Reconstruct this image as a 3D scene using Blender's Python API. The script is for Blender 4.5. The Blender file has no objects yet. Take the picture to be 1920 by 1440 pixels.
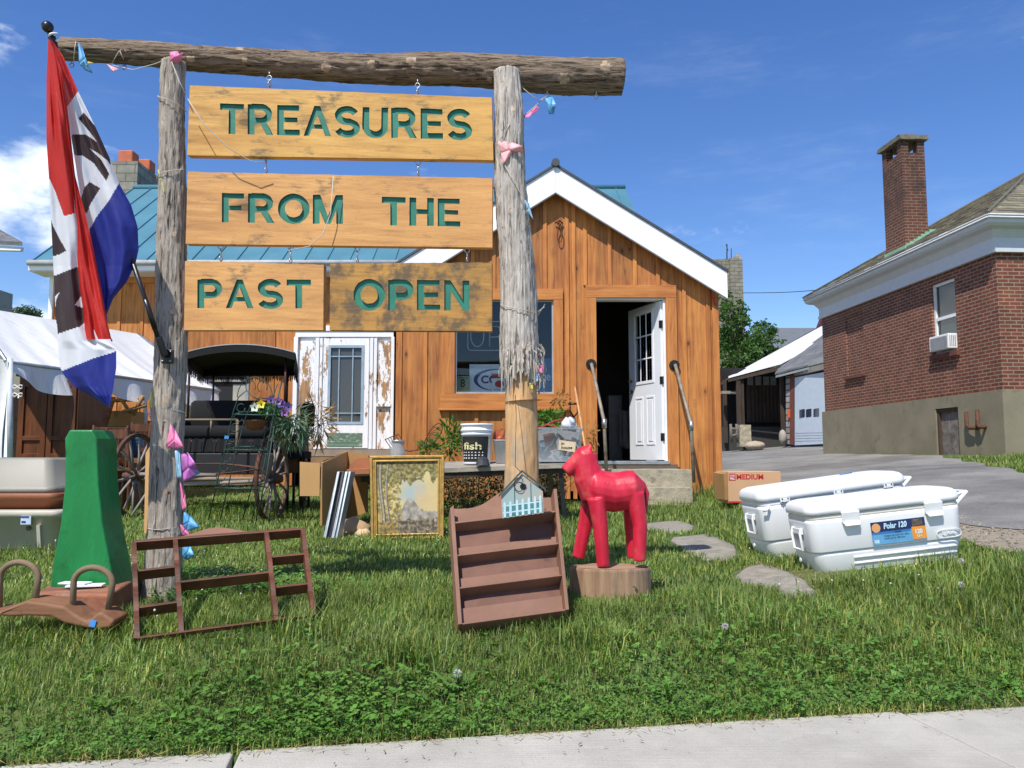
import bpy, bmesh, math, random
import numpy as np
from mathutils import Vector, Matrix, noise
R = math.radians
random.seed(7); rng = np.random.default_rng(7)
SC = bpy.context.scene
COL = SC.collection
# ------------------------------------------------------------ camera, sky, sun, exposure
EYE = 0.66; FPX = 1500.0; PITCH = math.atan(137 / FPX)
cd = bpy.data.cameras.new('camera'); cam = bpy.data.objects.new('camera', cd); COL.objects.link(cam)
cam.location = (0, 0, EYE); cam.rotation_euler = (R(90) + PITCH, 0, 0)
cd.sensor_width = 36; cd.lens = 36 * FPX / 1920; cd.clip_start = 0.05; cd.clip_end = 3000
SC.camera = cam
SUN_EL, SUN_AZ = 56, 26          # azimuth measured from behind the camera towards the left
w = bpy.data.worlds.new("World"); SC.world = w; w.use_nodes = True
nt = w.node_tree; N = nt.nodes; L = nt.links; N.clear()
out = N.new('ShaderNodeOutputWorld'); bg = N.new('ShaderNodeBackground'); L.new(bg.outputs[0], out.inputs[0])
sky = N.new('ShaderNodeTexSky'); sky.sky_type = 'NISHITA'; sky.sun_disc = False
sky.sun_elevation = R(SUN_EL); sky.sun_rotation = R(180 + SUN_AZ); sky.air_density = 1.0; sky.dust_density = 0.25; sky.ozone_density = 3.2
bg.inputs[1].default_value = 0.128
tc = N.new('ShaderNodeTexCoord')
mp = N.new('ShaderNodeMapping'); mp.inputs['Scale'].default_value = (1, 1, 2.0); L.new(tc.outputs['Generated'], mp.inputs[0])
n1 = N.new('ShaderNodeTexNoise'); n1.inputs['Scale'].default_value = 4.2; n1.inputs['Detail'].default_value = 9; n1.inputs['Roughness'].default_value = .58
L.new(mp.outputs[0], n1.inputs['Vector'])
sep = N.new('ShaderNodeSeparateXYZ'); L.new(tc.outputs['Generated'], sep.inputs[0])
def mth(op, a, b=None, c=None):
    m = N.new('ShaderNodeMath'); m.operation = op
    for i, v in enumerate((a, b, c)):
        if v is None: continue
        if isinstance(v, (int, float)): m.inputs[i].default_value = v
        else: L.new(v, m.inputs[i])
    return m.outputs[0]
def mrange(v, a, b, c=0, d=1):
    m = N.new('ShaderNodeMapRange'); m.interpolation_type = 'SMOOTHSTEP'
    L.new(v, m.inputs[0])
    for i, x in zip((1, 2, 3, 4), (a, b, c, d)): m.inputs[i].default_value = x
    return m.outputs[0]
left = mrange(sep.outputs[0], -0.34, -0.50)          # cumulus stands to the left
low = mrange(sep.outputs[2], 0.42, 0.24)
bias = mth('MULTIPLY', mth('MULTIPLY', left, low), 0.30)
cl = mrange(mth('ADD', n1.outputs[0], bias), 0.60, 0.74)
n2 = N.new('ShaderNodeTexNoise'); n2.inputs['Scale'].default_value = 3.0; n2.inputs['Detail'].default_value = 6; n2.inputs['Roughness'].default_value = .7
mp2 = N.new('ShaderNodeMapping'); mp2.inputs['Scale'].default_value = (1.0, 1.0, 5.0); mp2.inputs['Rotation'].default_value = (0, .25, 0); L.new(tc.outputs['Generated'], mp2.inputs[0]); L.new(mp2.outputs[0], n2.inputs['Vector'])
wisp = mth('MULTIPLY', mrange(n2.outputs[0], 0.50, 0.88), 0.11)
fac = mth('MAXIMUM', cl, wisp)
n3 = N.new('ShaderNodeTexNoise'); n3.inputs['Scale'].default_value = 9; n3.inputs['Detail'].default_value = 5; L.new(mp.outputs[0], n3.inputs['Vector'])
cr = N.new('ShaderNodeValToRGB'); L.new(n3.outputs[0], cr.inputs[0])
cr.color_ramp.elements[0].position = .35; cr.color_ramp.elements[0].color = (4.6, 5.4, 6.6, 1)
cr.color_ramp.elements[1].position = .65; cr.color_ramp.elements[1].color = (8.8, 9.2, 9.8, 1)
hs = N.new('ShaderNodeHueSaturation'); hs.inputs['Saturation'].default_value = 1.24; hs.inputs['Value'].default_value = 1.0; hs.inputs['Hue'].default_value = .512; L.new(sky.outputs[0], hs.inputs['Color'])
mx = N.new('ShaderNodeMixRGB'); L.new(fac, mx.inputs[0]); L.new(hs.outputs[0], mx.inputs[1]); L.new(cr.outputs[0], mx.inputs[2])
L.new(mx.outputs[0], bg.inputs[0])
sd = bpy.data.lights.new('sun', 'SUN'); sd.energy = 4.3; sd.angle = R(0.55); sd.color = (1, .955, .88)
sun = bpy.data.objects.new('sun', sd); COL.objects.link(sun)
SV = Vector((-math.sin(R(SUN_AZ)) * math.cos(R(SUN_EL)), -math.cos(R(SUN_AZ)) * math.cos(R(SUN_EL)), math.sin(R(SUN_EL))))
sun.rotation_euler = SV.to_track_quat('Z', 'Y').to_euler(); sun.location = (0, 0, 30)
SC.view_settings.view_transform = 'Standard'; SC.view_settings.look = 'None'; SC.view_settings.gamma = 1; SC.view_settings.exposure = 0.4
SC.render.engine = 'CYCLES'

# ------------------------------------------------------------ geometry helpers
CP, SP = math.cos(PITCH), math.sin(PITCH)
def at(px, py, Y):
    cx = (px - 960) / FPX; cu = -(py - 720) / FPX
    y = CP - SP * cu; t = Y / y
    return Vector((cx * t, Y, EYE + (SP + CP * cu) * t))
def sst(a, b, x):
    t = min(1, max(0, (x - a) / (b - a))); return t * t * (3 - 2 * t)
EDX, EDY = 0.172, 2.524
def edge_y(x): return EDY + EDX * x
def G(x, y):
    d = y - edge_y(x)
    k = sst(0, 1.0, d)
    xr = max(0.0, min(x, 24) - 1.1); rise = 0.085 * (xr - 0.8 * (1 - math.exp(-xr / 0.8)) * 0.6)
    z = 0.012 * max(0, min(y, 40) - 4.5) + rise
    b = 0.014 * math.sin(x * 1.7 + y * .9) + 0.010 * math.sin(x * 3.1 - y * 2.3)
    bk = k * (1 - sst(9, 12, y)) * (1 - sst(2.8, 3.4, x)) + 0.0
    return -0.19 + k * (0.19 + z) + b * bk
def gnd(px, py):
    """ground point seen at a pixel"""
    Y = 2.0; last = None
    while Y < 60:
        p = at(px, py, Y)
        if p.z < G(p.x, p.y): return p
        Y += 0.02
    return p
def gz(p): return Vector((p[0], p[1], G(p[0], p[1])))

class MB:
    def __init__(s): s.v = []; s.f = []; s.c = []; s.sm = []; s.mi = []; s.t = (1, 1, 1); s.smooth = False; s.m = 0
    def face(s, idx, sm=None):
        s.f.append(tuple(idx)); s.c.append(s.t); s.sm.append(s.smooth if sm is None else sm); s.mi.append(s.m)
    def poly(s, pts, sm=False):
        n = len(s.v); s.v += [Vector(p) for p in pts]; s.face(range(n, n + len(pts)), sm)
    def hexa(s, p):      # 4 bottom pts + 4 top pts
        n = len(s.v); s.v += [Vector(q) for q in p]
        for q in ((3, 2, 1, 0), (4, 5, 6, 7), (0, 1, 5, 4), (1, 2, 6, 5), (2, 3, 7, 6), (3, 0, 4, 7)): s.face([n + i for i in q], False)
    def bb(s, x0, x1, y0, y1, z0, z1):
        s.hexa([(x0, y0, z0), (x1, y0, z0), (x1, y1, z0), (x0, y1, z0), (x0, y0, z1), (x1, y0, z1), (x1, y1, z1), (x0, y1, z1)])
    def box(s, c, d, rot=None):
        c = Vector(c); pts = []
        for z in (-1, 1):
            for x, y in ((-1, -1), (1, -1), (1, 1), (-1, 1)):
                q = Vector((x * d[0] / 2, y * d[1] / 2, z * d[2] / 2))
                pts.append(c + (rot @ q if rot else q))
        s.hexa(pts)
    def prism(s, pts, ext):
        n = len(s.v); k = len(pts); ext = Vector(ext)
        s.v += [Vector(p) for p in pts] + [Vector(p) + ext for p in pts]
        s.face(range(n + k - 1, n - 1, -1), False); s.face(range(n + k, n + 2 * k), False)
        for i in range(k):
            j = (i + 1) % k; s.face((n + i, n + j, n + k + j, n + k + i), False)
    def tube(s, path, r, n=8, caps=True, sq=None, closed=False, sm=True):
        path = [Vector(p) for p in path]; m = len(path)
        rr = r if isinstance(r, (list, tuple)) else [r] * m
        base = len(s.v); up = None
        for i in range(m):
            a = path[(i - 1) % m] if (closed or i > 0) else path[i]; b = path[(i + 1) % m] if (closed or i < m - 1) else path[i]
            t = (b - a); t = t.normalized() if t.length > 1e-9 else Vector((0, 0, 1))
            if up is None: up = Vector((0, 0, 1)) if abs(t.z) < .9 else Vector((0, 1, 0))
            u = (up - t * up.dot(t)).normalized(); up = u; w = t.cross(u)
            for k in range(n):
                an = 2 * math.pi * (k + .5) / n; cu, cw = math.cos(an), math.sin(an)
                if sq: cu *= sq[0]; cw *= sq[1]
                s.v.append(path[i] + (u * cu + w * cw) * rr[i])
        for i in range(m if closed else m - 1):
            j = (i + 1) % m
            for k in range(n):
                l = (k + 1) % n; s.face((base + i * n + k, base + i * n + l, base + j * n + l, base + j * n + k), sm)
        if caps and not closed:
            s.face([base + k for k in range(n - 1, -1, -1)], False); s.face([base + (m - 1) * n + k for k in range(n)], False)
    def cyl(s, a, b, r0, r1=None, n=16): s.tube([a, b], [r0, r0 if r1 is None else r1], n)
    def lathe(s, prof, c=(0, 0, 0), n=32, M=None, sm=True):
        base = len(s.v); c = Vector(c)
        for r, z in prof:
            for k in range(n):
                a = 2 * math.pi * k / n; q = Vector((r * math.cos(a), r * math.sin(a), z)); s.v.append(c + (M @ q if M else q))
        for i in range(len(prof) - 1):
            for k in range(n):
                l = (k + 1) % n; s.face((base + i * n + k, base + i * n + l, base + (i + 1) * n + l, base + (i + 1) * n + k), sm)
    def sph(s, c, r, n=12, jit=0):
        if isinstance(r, (int, float)): r = (r, r, r)
        base = len(s.v); c = Vector(c)
        for i in range(n // 2 + 1):
            th = math.pi * i / (n // 2)
            for k in range(n):
                a = 2 * math.pi * k / n; q = Vector((math.sin(th) * math.cos(a), math.sin(th) * math.sin(a), math.cos(th)))
                f = 1 + jit * noise.noise(q * 2.1 + c * 7)
                s.v.append(c + Vector((q.x * r[0], q.y * r[1], q.z * r[2])) * f)
        for i in range(n // 2):
            for k in range(n):
                l = (k + 1) % n; s.face((base + i * n + k, base + (i + 1) * n + k, base + (i + 1) * n + l, base + i * n + l), True)
    def grid(s, fn, nu, nv, sm=True, colfn=None):
        base = len(s.v)
        for j in range(nv + 1):
            for i in range(nu + 1): s.v.append(Vector(fn(i / nu, j / nv)))
        for j in range(nv):
            for i in range(nu):
                if colfn: s.t = colfn((i + .5) / nu, (j + .5) / nv)
                a = base + j * (nu + 1) + i; s.face((a, a + 1, a + nu + 2, a + nu + 1), sm)
        s.t = (1, 1, 1)
    def rings(s, rings, sm=True, caps=True):
        base = len(s.v); n = len(rings[0])
        for r in rings: s.v += [Vector(p) for p in r]
        for i in range(len(rings) - 1):
            for k in range(n):
                l = (k + 1) % n; s.face((base + i * n + k, base + i * n + l, base + (i + 1) * n + l, base + (i + 1) * n + k), sm)
        if caps:
            s.face([base + k for k in range(n - 1, -1, -1)], False); s.face([base + (len(rings) - 1) * n + k for k in range(n)], False)
    def leaf(s, p, d, wv, l, wd, fold=0.0):
        """pointed leaf: 4-point diamond"""
        d = Vector(d).normalized(); wv = Vector(wv); wv = (wv - d * wv.dot(d))
        wv = wv.normalized() if wv.length > 1e-6 else Vector((1, 0, 0))
        p = Vector(p); n = len(s.v)
        s.v += [p, p + d * l * .45 + wv * wd / 2, p + d * l, p + d * l * .45 - wv * wd / 2]
        s.face((n, n + 1, n + 2, n + 3), False)
    def build(s, name, mat, parent=None, inv=None, bevel=0, bseg=2, local=False, kind=None):
        me = bpy.data.meshes.new(name)
        me.from_pydata([tuple(v) for v in s.v], [], s.f)
        if isinstance(mat, (list, tuple)):
            for m in mat: me.materials.append(m)
            me.polygons.foreach_set('material_index', s.mi)
        else: me.materials.append(mat)
        me.polygons.foreach_set('use_smooth', s.sm)
        a = me.color_attributes.new('tint', 'FLOAT_COLOR', 'CORNER')
        cnt = np.array([len(f) for f in s.f]); c = np.array([(q[0], q[1], q[2], 1.0) for q in s.c], dtype=np.float32)
        a.data.foreach_set('color', np.repeat(c, cnt, axis=0).ravel())
        me.update()
        o = bpy.data.objects.new(name, me); COL.objects.link(o)
        if parent is not None:
            o.parent = parent
            if not local:
                mw = WM(parent); me.transform(mw.inverted())
        if bevel:
            b = o.modifiers.new('bevel', 'BEVEL'); b.width = bevel; b.segments = bseg; b.limit_method = 'ANGLE'; b.angle_limit = R(35)
        if kind: o['kind'] = kind
        return o
def WM(o):
    m = o.matrix_basis.copy()
    if o.parent is not None: m = WM(o.parent) @ m
    return m
def thing(name, label, cat, loc=(0, 0, 0), rotz=0, group=None, M=None):
    o = bpy.data.objects.new(name, None); COL.objects.link(o); o.empty_display_size = .1
    if M is not None: o.matrix_basis = M
    else: o.location = loc; o.rotation_euler = (0, 0, rotz)
    o['label'] = label; o['category'] = cat
    if group: o['group'] = group
    return o
def tag(o, label, cat, group=None, kind=None):
    o['label'] = label; o['category'] = cat
    if group: o['group'] = group
    if kind: o['kind'] = kind
    return o
def plabel(o, l): o['label'] = l; return o
def basis(orig, xdir, zhint=(0, 0, 1)):
    x = Vector(xdir).normalized(); y = Vector(zhint).cross(x).normalized(); z = x.cross(y)
    M = Matrix((x, y, z)).transposed().to_4x4(); M.translation = Vector(orig); return M
def copy_tree(o, parent=None):
    c = o.copy(); COL.objects.link(c)
    if parent is not None: c.parent = parent
    for ch in [q for q in bpy.data.objects if q.parent == o]: copy_tree(ch, c)
    return c

# ------------------------------------------------------------ text
_tc = {}
def text2d(s, bold=0.0, shear=0.0):
    k = (s, bold, shear)
    if k in _tc: return _tc[k]
    cu = bpy.data.curves.new('t', 'FONT'); cu.body = s; cu.offset = bold; cu.shear = shear; cu.resolution_u = 6; cu.fill_mode = 'FRONT'
    o = bpy.data.objects.new('t', cu); COL.objects.link(o)
    dg = bpy.context.evaluated_depsgraph_get(); dg.update()
    me = bpy.data.meshes.new_from_object(o.evaluated_get(dg))
    bm = bmesh.new(); bm.from_mesh(me); bmesh.ops.remove_doubles(bm, verts=bm.verts, dist=1e-4)
    vs = [(v.co.x, v.co.y) for v in bm.verts]; fs = [[v.index for v in f.verts] for f in bm.faces]
    bd = [(e.verts[0].index, e.verts[1].index, e.link_faces[0]) for e in bm.edges if len(e.link_faces) == 1]
    bds = []
    for a, b, f in bd:
        idx = [v.index for v in f.verts]; i = idx.index(a)
        bds.append((a, b) if idx[(i + 1) % len(idx)] == b else (b, a))
    bm.free(); COL.objects.unlink(o); bpy.data.objects.remove(o); bpy.data.curves.remove(cu); bpy.data.meshes.remove(me)
    x = [v[0] for v in vs]; y = [v[1] for v in vs]; x0, x1, y0, y1 = min(x), max(x), min(y), max(y)
    vs = [((a - x0) / (x1 - x0), (b - y0) / (y1 - y0)) for a, b in vs]
    _tc[k] = (vs, fs, bds); return _tc[k]
def put_text(mb, s, fn, d0, d1, bold=0.0, shear=0.0):
    """fn(u,v,d)->world, u,v in 0..1 over the word's box; solid between depths d0 (front) and d1 (back)"""
    vs, fs, bd = text2d(s, bold, shear); n = len(mb.v); k = len(vs)
    mb.v += [fn(u, v, d0) for u, v in vs] + [fn(u, v, d1) for u, v in vs]
    for f in fs: mb.face([n + i for i in f], False); mb.face([n + k + i for i in reversed(f)], False)
    for a, b in bd: mb.face((n + b, n + a, n + k + a, n + k + b), False)
def plane_fn(o, x, y, nrm):
    o, x, y, nrm = Vector(o), Vector(x), Vector(y), Vector(nrm).normalized()
    return lambda u, v, d: o + x * u + y * v + nrm * d

# ------------------------------------------------------------ materials
def hexc(h):
    h = h.lstrip('#'); c = [int(h[i:i + 2], 16) / 255 for i in (0, 2, 4)]
    return tuple(x / 12.92 if x <= .04045 else ((x + .055) / 1.055) ** 2.4 for x in c)
class NT:
    def __init__(s, name):
        s.m = bpy.data.materials.new(name); s.m.use_nodes = True; s.t = s.m.node_tree; s.n = s.t.nodes; s.l = s.t.links
        s.b = s.n['Principled BSDF']; s.tc = s.n.new('ShaderNodeTexCoord')
    def lk(s, a, b): s.l.new(a, b)
    def setv(s, inp, v):
        if hasattr(v, 'links'): s.l.new(v, inp)
        elif v is not None: inp.default_value = v
    def map(s, scale=(1, 1, 1), rot=(0, 0, 0), src=None, loc=(0, 0, 0)):
        m = s.n.new('ShaderNodeMapping'); m.inputs['Scale'].default_value = scale; m.inputs['Rotation'].default_value = rot; m.inputs['Location'].default_value = loc
        s.l.new(src or s.tc.outputs['Object'], m.inputs[0]); return m.outputs[0]
    def noise(s, vec, scale, detail=4, rough=.55, dist=0):
        n = s.n.new('ShaderNodeTexNoise'); s.l.new(vec, n.inputs['Vector']); n.inputs['Scale'].default_value = scale
        n.inputs['Detail'].default_value = detail; n.inputs['Roughness'].default_value = rough; n.inputs['Distortion'].default_value = dist; return n.outputs[0]
    def vor(s, vec, scale, feature='F1', rnd=1):
        n = s.n.new('ShaderNodeTexVoronoi'); n.feature = feature; s.l.new(vec, n.inputs['Vector']); n.inputs['Scale'].default_value = scale; n.inputs['Randomness'].default_value = rnd; return n.outputs['Distance']
    def rng(s, v, a, b, c=0, d=1, smooth=True):
        m = s.n.new('ShaderNodeMapRange'); m.interpolation_type = 'SMOOTHSTEP' if smooth else 'LINEAR'; s.l.new(v, m.inputs[0])
        for i, x in zip((1, 2, 3, 4), (a, b, c, d)): m.inputs[i].default_value = x
        return m.outputs[0]
    def math(s, op, a, b=0.0):
        m = s.n.new('ShaderNodeMath'); m.operation = op; s.setv(m.inputs[0], a); s.setv(m.inputs[1], b); return m.outputs[0]
    def mix(s, f, a, b, mode='MIX'):
        m = s.n.new('ShaderNodeMixRGB'); m.blend_type = mode
        s.setv(m.inputs[0], f)
        for i, q in ((1, a), (2, b)):
            if isinstance(q, tuple): q = (*q[:3], 1)
            s.setv(m.inputs[i], q)
        return m.outputs[0]
    def tint(s):
        a = s.n.new('ShaderNodeAttribute'); a.attribute_name = 'tint'; return a.outputs['Color']
    def fin(s, col, rough=.6, metal=0, height=None, bdist=.01, bstr=.5, spec=None, tint=True):
        if tint: col = s.mix(1.0, col, s.tint(), 'MULTIPLY')
        if isinstance(col, tuple): s.b.inputs['Base Color'].default_value = (*col[:3], 1)
        else: s.l.new(col, s.b.inputs['Base Color'])
        s.setv(s.b.inputs['Roughness'], rough); s.b.inputs['Metallic'].default_value = metal
        if spec is not None: s.b.inputs['Specular IOR Level'].default_value = spec
        if height is not None:
            b = s.n.new('ShaderNodeBump'); b.inputs['Strength'].default_value = bstr; b.inputs['Distance'].default_value = bdist
            s.l.new(height, b.inputs['Height']); s.l.new(b.outputs[0], s.b.inputs['Normal'])
        return s.m
def mul(c, k): return tuple(min(1, x * k) for x in c[:3])
def plain(name, col, rough=.6, var=.14, scale=6, metal=0, bump=.15, bscale=60, dirt=None, dirtamt=.0, stretch=(1, 1, 1), spec=None, bdist=.004):
    if isinstance(col, str): col = hexc(col)
    t = NT(name); v = t.map(stretch)
    n = t.noise(v, scale, 5, .6); c = t.mix(t.rng(n, .3, .7), mul(col, 1 - var), mul(col, 1 + var))
    if dirt is not None:
        if isinstance(dirt, str): dirt = hexc(dirt)
        d = t.noise(t.map((1, 1, 1), loc=(3, 1, 7)), scale * .6 + 1, 7, .7); c = t.mix(t.rng(d, .62 - dirtamt * .3, .78 - dirtamt * .2), c, dirt)
    h = t.noise(v, bscale, 4, .6)
    return t.fin(c, t.rng(n, 0, 1, rough - .08, rough + .08), metal, h, bdist, bump, spec)
def wood(name, c1, c2, axis='z', rough=.65, knots=True, gscale=1.0, stain=None, bump=.35, kscale=1.5):
    if isinstance(c1, str): c1 = hexc(c1)
    if isinstance(c2, str): c2 = hexc(c2)
    t = NT(name); s = {'z': (14, 14, .9), 'x': (.9, 14, 14), 'y': (14, .9, 14)}[axis]
    s = tuple(q * gscale for q in s)
    v = t.map(s)
    wv = t.noise(t.map((1, 1, 1)), 2.2, 2); 
    g = t.noise(v, 1.6, 7, .62, .6); g2 = t.noise(v, 9, 3, .6)
    f = t.rng(g, .28, .72); c = t.mix(f, c2, c1)
    c = t.mix(t.rng(g2, .45, .75, 0, .35), c, mul(c2, .72))
    c = t.mix(t.rng(wv, .35, .65, 0, .35), c, mul(c1, 1.12))
    h = t.math('ADD', g, t.math('MULTIPLY', g2, .6))
    sp = t.noise(t.map(), 45, 5, .75); c = t.mix(t.rng(sp, .55, .75, 0, .35), c, mul(c2, .45))
    if knots:
        ks = {'z': (3.4, 3.4, 1.6), 'x': (1.6, 3.4, 3.4), 'y': (3.4, 1.6, 3.4)}[axis]; ks = tuple(q * kscale for q in ks)
        d = t.vor(t.map(ks, loc=(.3, .2, .1)), 1.0)
        ring = t.math('SINE', t.math('MULTIPLY', d, 90.0))
        c = t.mix(t.math('MULTIPLY', t.rng(d, .24, .07), t.rng(ring, -1, 1, .2, .65)), c, mul(c2, .6))
        c = t.mix(t.rng(d, .085, .06, 0, .9), c, mul(c2, .30))
    if stain:
        sc, amt, st = stain
        sn = t.noise(t.map(st), 2.6, 8, .72); c = t.mix(t.rng(sn, .60 - amt * .25, .74 - amt * .2, 0, .85), c, hexc(sc))
    return t.fin(c, rough, 0, h, .004, bump)
def brickmat(name, c1, c2, mortar, rowh=.0667, bw=.205, msz=.012, rough=.85, dirt=None, bump=.6, off=.5):
    t = NT(name); s = t.n.new('ShaderNodeSeparateXYZ'); t.lk(t.tc.outputs['Object'], s.inputs[0])
    cb = t.n.new('ShaderNodeCombineXYZ'); t.lk(t.math('ADD', s.outputs[0], s.outputs[1]), cb.inputs[0]); t.lk(s.outputs[2], cb.inputs[1])
    b = t.n.new('ShaderNodeTexBrick'); t.lk(cb.outputs[0], b.inputs['Vector']); b.inputs['Scale'].default_value = 1
    b.inputs['Brick Width'].default_value = bw; b.inputs['Row Height'].default_value = rowh; b.inputs['Mortar Size'].default_value = msz * .5; b.inputs['Mortar Smooth'].default_value = .1
    b.inputs['Color1'].default_value = (*hexc(c1), 1); b.inputs['Color2'].default_value = (*hexc(c2), 1); b.inputs['Mortar'].default_value = (*hexc(mortar), 1); b.offset = off
    n = t.noise(t.map(), 3, 6, .65); n2 = t.noise(t.map(), 30, 4)
    c = t.mix(1.0, b.outputs[0], t.mix(t.rng(n, .3, .7), (.78, .78, .78), (1.15, 1.15, 1.15)), 'MULTIPLY')
    if dirt:
        z0, z1, dc = dirt
        c = t.mix(t.math('MULTIPLY', t.rng(s.outputs[2], z0, z1), t.rng(n, .35, .6, .2, .8)), c, hexc(dc))
    h = t.math('ADD', t.math('MULTIPLY', b.outputs['Fac'], -1.0), t.math('MULTIPLY', n2, .4))
    return t.fin(c, rough, 0, h, .008, bump)
def glassy(name, col=(.02, .025, .03), rough=.04, alpha=None):
    t = NT(name); t.b.inputs['Base Color'].default_value = (*col, 1); t.b.inputs['Roughness'].default_value = rough
    if alpha is not None: t.b.inputs['Alpha'].default_value = alpha
    return t.m
def flat(name, col, rough=.5, metal=0):
    if isinstance(col, str): col = hexc(col)
    return plain(name, col, rough, .06, 12, metal, .06, 80)
M = {}
M['siding'] = wood('stained_pine', '#c07f3e', '#8c4d22', 'z', .7, True, 1.0, ('#4c2a16', .14, (2.4, 2.4, .45)))
M['trim'] = wood('stained_trim', '#c8833f', '#985626', 'z', .7, False)
M['trimx'] = wood('stained_trim_across', '#c8833f', '#985626', 'x', .7, False)
M['sign'] = wood('sign_pine', '#d6a758', '#b07c38', 'x', .65, True, .8, ('#56503c', .34, (1.6, 1, 4)), .45, .8)
M['sign2'] = wood('sign_pine_pink', '#d6a05e', '#b27c45', 'x', .65, True, .8, ('#655640', .26, (1.6, 1, 4)), .45, .8)
M['sign3'] = wood('sign_weathered', '#c08c42', '#86663a', 'x', .8, True, .8, ('#514a3e', .62, (2.6, 1, 2.4)), .6, .8)
M['green_letter'] = plain('carved_green_paint', '#2d7862', .5, .15, 14)
M['green_edge'] = plain('carved_green_edge', '#245f4d', .6)
M['white'] = plain('white_paint', (.80, .81, .82), .45, .04, 4)
M['whitemetal'] = plain('white_metal', (.80, .82, .85), .35, .03, 2, 0, .05)
M['fascia'] = plain('fascia_white', (.83, .84, .86), .5, .03, 3)
M['peel'] = None
M['black'] = plain('black_plastic', (.012, .012, .013), .35)
M['darkmetal'] = plain('dark_metal', (.03, .03, .03), .45, .2, 10, .6)
M['galv'] = plain('galvanised_steel', (.42, .43, .44), .38, .15, 12, .85, .1)
M['rust'] = plain('rusty_iron', '#5a3a2a', .8, .35, 18, .2, .4)
M['concrete'] = plain('concrete', '#b4afa2', .9, .12, 5, 0, .5, 70, '#8f8a7c', .1)
M['stepconc'] = plain('old_concrete', '#a39a84', .95, .2, 9, 0, .9, 40, '#6f6857', .3, bdist=.01)
M['brown_shelf'] = plain('brown_painted_wood', '#7f5b47', .6, .12, 7, 0, .2, 40, '#7a5a4a', .3)
M['darkshelf'] = plain('brown_board', '#6e4b3c', .65, .15, 8, 0, .2, 40, '#4a3028', .2)
M['card'] = plain('cardboard', '#b28a58', .85, .06, 3, 0, .12, 30)
M['cardd'] = plain('cardboard_worn', '#a27a4a', .85, .12, 4, 0, .2, 30)
# ------------------------------------------------------------ ground
def soil():
    t = NT('lawn_soil'); n = t.noise(t.map(), 1.3, 6, .6); n2 = t.noise(t.map(), 22, 6, .7)
    c = t.mix(t.rng(n, .35, .65), hexc('#3f5a24'), hexc('#5c6a33')); c = t.mix(t.rng(n2, .45, .75, 0, .7), c, hexc('#5b4a30'))
    return t.fin(c, .95, 0, n2, .02, .8)
def nonuni(a, b, fine0, fine1, st, gr=1.35):
    xs = list(np.arange(fine0, fine1 + 1e-6, st)); s = st; x = fine0
    lo = []
    while x > a: s *= gr; x -= s; lo.append(max(x, a))
    s = st; x = xs[-1]; hi = []
    while x < b: s *= gr; x += s; hi.append(min(x, b))
    return lo[::-1] + xs + hi
def sheet(name, xs, ys, zf, mat, off=0, mask=None, kind='structure'):
    mb = MB(); idx = {}
    for j, y in enumerate(ys):
        for i, x in enumerate(xs): mb.v.append(Vector((x, y, zf(x, y) + off)))
    nx = len(xs)
    for j in range(len(ys) - 1):
        for i in range(nx - 1):
            if mask and not mask((xs[i] + xs[i + 1]) / 2, (ys[j] + ys[j + 1]) / 2): continue
            a = j * nx + i; mb.face((a, a + 1, a + nx + 1, a + nx), True)
    return mb.build(name, mat, kind=kind)
def G2(x, y):
    d = y - edge_y(x)
    if d < -.12: return -0.34
    return G(x, y) if d > 0 else -0.34 + (0.15) * (d + .12) / .12
sheet('ground', nonuni(-1500, 1500, -9, 12, .15), nonuni(-600, 2500, 1.2, 14, .15), G2, soil())
# pavement: slabs with joints (one structure), built along the edge direction
ed = Vector((1, EDX, 0)).normalized(); en = Vector((-ed.y, ed.x, 0))
def pavm():
    t = NT('pavement_concrete'); v = t.map(); n = t.noise(v, 3, 8, .65); n2 = t.noise(v, 160, 4, .6); br = t.noise(t.map((4, 120, 4), rot=(0, 0, -.167)), 1.0, 4)
    c = t.mix(t.rng(n, .3, .7), hexc('#a19d92'), hexc('#b6b2a7')); c = t.mix(t.rng(n2, .45, .8, 0, .35), c, hexc('#837d70'))
    sp = t.vor(v, 14); c = t.mix(t.rng(sp, .055, .03, 0, .55), c, hexc('#5f5a50'))
    big = t.noise(v, .9, 5, .7); c = t.mix(t.rng(big, .5, .72, 0, .4), c, hexc('#8e8878'))
    cr = t.vor(t.map((1, 1, 1), loc=(4.2, 1.1, 0)), .8, 'DISTANCE_TO_EDGE')
    return t.fin(c, .9, 0, t.math('ADD', n2, br), .003, .8)
mb = MB()
base = Vector((0, EDY, 0)); SL = 2.13
p0 = gnd(1685, 1335); s0 = (p0 - base).dot(ed)
p0b = at(450, 1425, 2.36)
for k in range(-14, 15):
    a = s0 + k * SL + .009; b = s0 + (k + 1) * SL - .009
    z = -.19 + 0.004 * ((k * 7) % 3 - 1)
    q = [base + ed * a - en * 1.55, base + ed * b - en * 1.55, base + ed * b + en * .02, base + ed * a + en * .02]
    mb.hexa([(p.x, p.y, -.33) for p in q] + [(p.x, p.y, z + (0.0)) for p in q])
pv = mb.build('pavement', pavm(), kind='structure', bevel=.006)
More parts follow.
